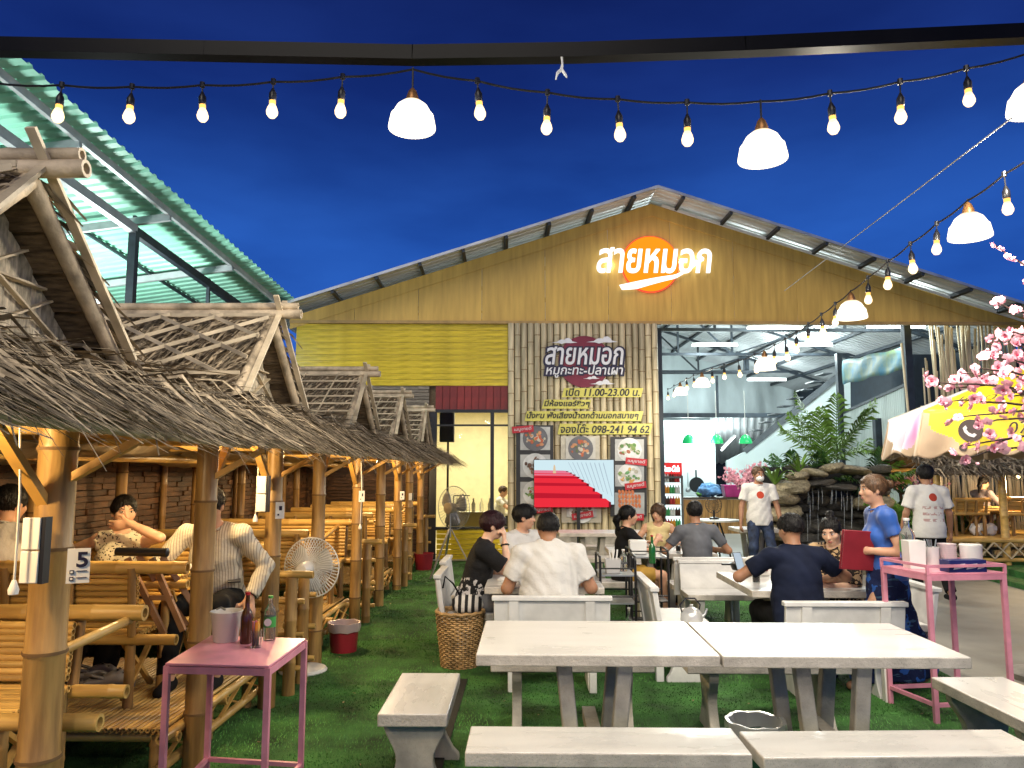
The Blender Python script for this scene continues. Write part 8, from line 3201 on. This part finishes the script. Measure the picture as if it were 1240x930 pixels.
# seats and table in it
bx = at(1162, 640, 13.2).x
bench("bamboo bench at the left of the right hut, slatted back to the camera", bx - .26, bx + .26, 12.85, 1, group="bamboo seats in the right hut", base=HZ + .02, back=.60)
bx2 = at(1228, 640, 13.0).x
bench("bamboo bench at the right edge in the right hut", bx2 - .3, bx2 + .55, 12.75, 1, group="bamboo seats in the right hut", base=HZ + .02, back=.62)
btable("bamboo table before the woman in the right hut", at(1170, 630, 13.1).x, at(1225, 630, 13.1).x, 13.15, z=.48, base=HZ + .02, wid=.5, group="bamboo tables in the right hut")
t = thing("plastic_bags", "white plastic bags under the table of the right hut", "bag", (at(1195, 645, 12.9).x, 13.0, HZ + .04))
for k in range(3):
    mb = MB().ball((.12 * k - .12, 0, .09), (.10, .08, .11), 9, 6)
    mb.v = [(a + rr.uniform(-.02, .02), b + rr.uniform(-.02, .02), max(0, c)) for a, b, c in mb.v]
    mb.build("bag", M['plasticw'], t, smooth=25)


def low_platform(label, pts, z, name="low_platform"):
    c = sum((Vector(p) for p in pts), Vector((0, 0, 0))) / 4
    t = thing(name, label, "bamboo platform", (c.x, c.y, .0), 0, "low bamboo platforms on the right turf")
    P = [Vector((p.x - c.x, p.y - c.y, 0)) for p in pts]
    n = 16
    for k in range(n):
        f = (k + .5) / n
        a, b = P[0].lerp(P[3], f), P[1].lerp(P[2], f)
        MB().bamboo(a + Vector((0, 0, z)), b + Vector((0, 0, z)), .026, 7, .5, seed=k).build("slat", [M['slat'], M['bamend']], t, smooth=60)
    for s_ in (0, 1):
        a, b = (P[0], P[1]) if s_ == 0 else (P[3], P[2])
        MB().bamboo(a + Vector((0, 0, z - .055)), b + Vector((0, 0, z - .055)), .032, 8).build("edge_rail", [M['bamx'], M['bamend']], t, smooth=60)
        for k in range(8):
            p0_, p1_ = a.lerp(b, k / 8), a.lerp(b, (k + 1) / 8)
            MB().beam(p0_ + Vector((0, -.02, .16)), p1_ + Vector((0, -.02, z - .08)), .025, .014).build("cross_brace", M['lathm'], t)
            MB().beam(p1_ + Vector((0, -.035, .16)), p0_ + Vector((0, -.035, z - .08)), .025, .014).build("cross_brace", M['lathm'], t)
        for q in (a, b):
            MB().bamboo(q + Vector((0, 0, .16)), q + Vector((0, 0, z - .06)), .035, 8).build("leg", [M['bamx'], M['bamend']], t, smooth=60)
    return t


def P3(px, py, z): q = gz(px, py, z); return q
low_platform("low yellow bamboo platform in front of the right hut, at the right edge", [Vector((7.3, 9.9, 0)), Vector((9.3, 10.2, 0)), Vector((9.1, 10.85, 0)), Vector((7.15, 10.55, 0))], .52)
low_platform("pale low bamboo platform on the turf step, nearest the concrete path", [Vector((6.55, 9.15, 0)), Vector((8.6, 9.35, 0)), Vector((8.5, 9.85, 0)), Vector((6.5, 9.7, 0))], .34)

# ---------------------------------------------------------------- parasol with printed panels
pc = Vector((4.09, 6.33, 0))
pr = thing("parasol", "yellow and white advertising parasol with a deep printed valance, behind the blossom", "parasol", pc)
ZA, ZC, RP = 2.49, 2.09, 1.10
MB().tube((0, 0, .0), (0, 0, ZA + .06), .022, n=10).build("pole", M['galv'], pr)
MB().lathe([(.001, 0), (.28, 0), (.30, .05), (.05, .09), (.001, .09)], 20).build("base", M['concrete'], pr)
M['pyel'] = mat("yellow_canvas", (.66, .52, .02), .5, var=.06)
M['pwht'] = mat("white_canvas", (.66, .64, .65), .55, var=.06)
M['ptan'] = mat("tan_canvas", (.40, .29, .19), .6, var=.06)
M['pmix'] = mat("flower_print_canvas", (.66, .64, .65), .55, scale=2.6, col2=(.40, .12, .30), detail=1)
ap = Vector((0, 0, ZA))
a0_ = math.atan2(6.0 - 6.33, 3.07 - 4.09)
cor = [Vector((RP * math.cos(a0_ + k * PI / 3), RP * math.sin(a0_ + k * PI / 3), ZC)) for k in range(6)]
for k in range(6):
    a, b = cor[k], cor[(k + 1) % 6]
    n = 14
    vs, fs = [], []
    for i in range(n + 1):
        for j in range(n + 1):
            f, g_ = i / n, j / n
            p = ap.lerp(a.lerp(b, g_), f)
            vs.append(p + Vector((0, 0, -.035 * math.sin(PI * g_) * f - .006 * math.sin(g_ * 25) * f * f)))
    for i in range(n):
        for j in range(n):
            fs.append((i * (n + 1) + j, (i + 1) * (n + 1) + j, (i + 1) * (n + 1) + j + 1, i * (n + 1) + j + 1))
    o = MB().add(vs, fs).build("canvas_panel", M['pyel'] if k % 2 == 0 else M['pwht'], pr, smooth=180)
    s_ = o.modifiers.new("thickness", 'SOLIDIFY'); s_.thickness = .004
    # deep valance: printed colour above, tan below a curved line, hem scalloped
    n, rows_ = 64, 24
    mb = MB()
    vs = []
    for i in range(n + 1):
        f = i / n
        p = a.lerp(b, f) + Vector((0, 0, -.035 * math.sin(PI * f) - .006 * math.sin(f * 25)))
        out = Vector((p.x, p.y, 0)).normalized()
        dl = .35 - .05 * math.sin(f * PI) + .02 * math.sin(f * 9 * PI)
        for j in range(rows_):
            g_ = j / (rows_ - 1)
            vs.append(p + Vector((0, 0, -dl * g_)) + out * (.030 * math.sin(f * 21 + g_ * 2 + k) * g_ + .05 * g_))
    mb.v = [tuple(v) for v in vs]
    for i in range(n):
        for j in range(rows_ - 1):
            f, g_ = (i + .5) / n, (j + .5) / (rows_ - 1)
            edge = .06 + .86 * min(1, max(0, math.sin(PI * min(1, max(0, (f - .04) / .92)))) ** .45)
            mb.f.append((i * rows_ + j, i * rows_ + j + 1, (i + 1) * rows_ + j + 1, (i + 1) * rows_ + j))
            mb.m.append(1 if g_ > edge else 0)
    o = mb.build("valance", [M['pyel'] if k % 2 == 0 else M['pmix'], M['ptan']], pr, smooth=180)
    s_ = o.modifiers.new("thickness", 'SOLIDIFY'); s_.thickness = .004
    MB().beam(ap + Vector((0, 0, -.03)), a + Vector((0, 0, -.02)), .016, .016).build("rib", M['galv'], pr)
# printing on the yellow front panel and its valance
a, b = cor[0], cor[1]
ex = (b - a).normalized()
nrm = (a - ap).cross(b - ap).normalized()
if nrm.z < 0:
    nrm = -nrm
ez = (ap - (a + b) / 2); ez = (ez - ex * ez.dot(ex)).normalized()
out = Vector(((a + b).x, (a + b).y, 0)).normalized()
ctr = (a + b) / 2


def print_on(mb, u, v, m, name, off, up=None, nn=None):
    up, nn = up or ez, nn or nrm
    o = mb.build(name, m, pr, smooth=0)
    PB = Matrix((ex, -nn, up)).transposed()
    o.matrix_basis = Matrix.Translation(ctr + ex * u + up * v + nn * off) @ PB.to_4x4()
    return o


bl_ = mat("brown_print", (.07, .05, .045), .5)
print_on(text_mb("เอเด TOH", .13, .62, shear=.25, depth=.001), -.02, .20, bl_, "lettering", .016)
zz_ = Vector((0, 0, 1))
print_on(MB().lathe([(.001, 0), (.082, 0), (.082, .002), (.001, .002)], 28, rot=(PI / 2, 0, 0)), -.22, -.17, bl_, "phone_disc", .055, zz_, out)
arc = [(q[0] * .66, q[1] * .66) for q in [(-.05 + .0, .055), (-.075, .03), (-.06, -.02), (-.02, -.06), (.03, -.078), (.06, -.05), (.035, -.03), (.015, -.042), (-.02, -.02), (-.04, .015), (-.03, .03), (-.045, .06)]]
print_on(MB().prism(arc, -.006, -.003, 'y'), -.22, -.17, M['pwht'], "handset", .055, zz_, out)
print_on(text_mb("077", .085, .20, shear=.2, depth=.001), .12, -.16, bl_, "number", .062, zz_, out)
print_on(MB().lathe([(.001, 0), (.028, 0), (.028, .002), (.001, .002)], 18, rot=(PI / 2, 0, 0)), -.27, -.295, bl_, "emblem", .075, zz_, out)
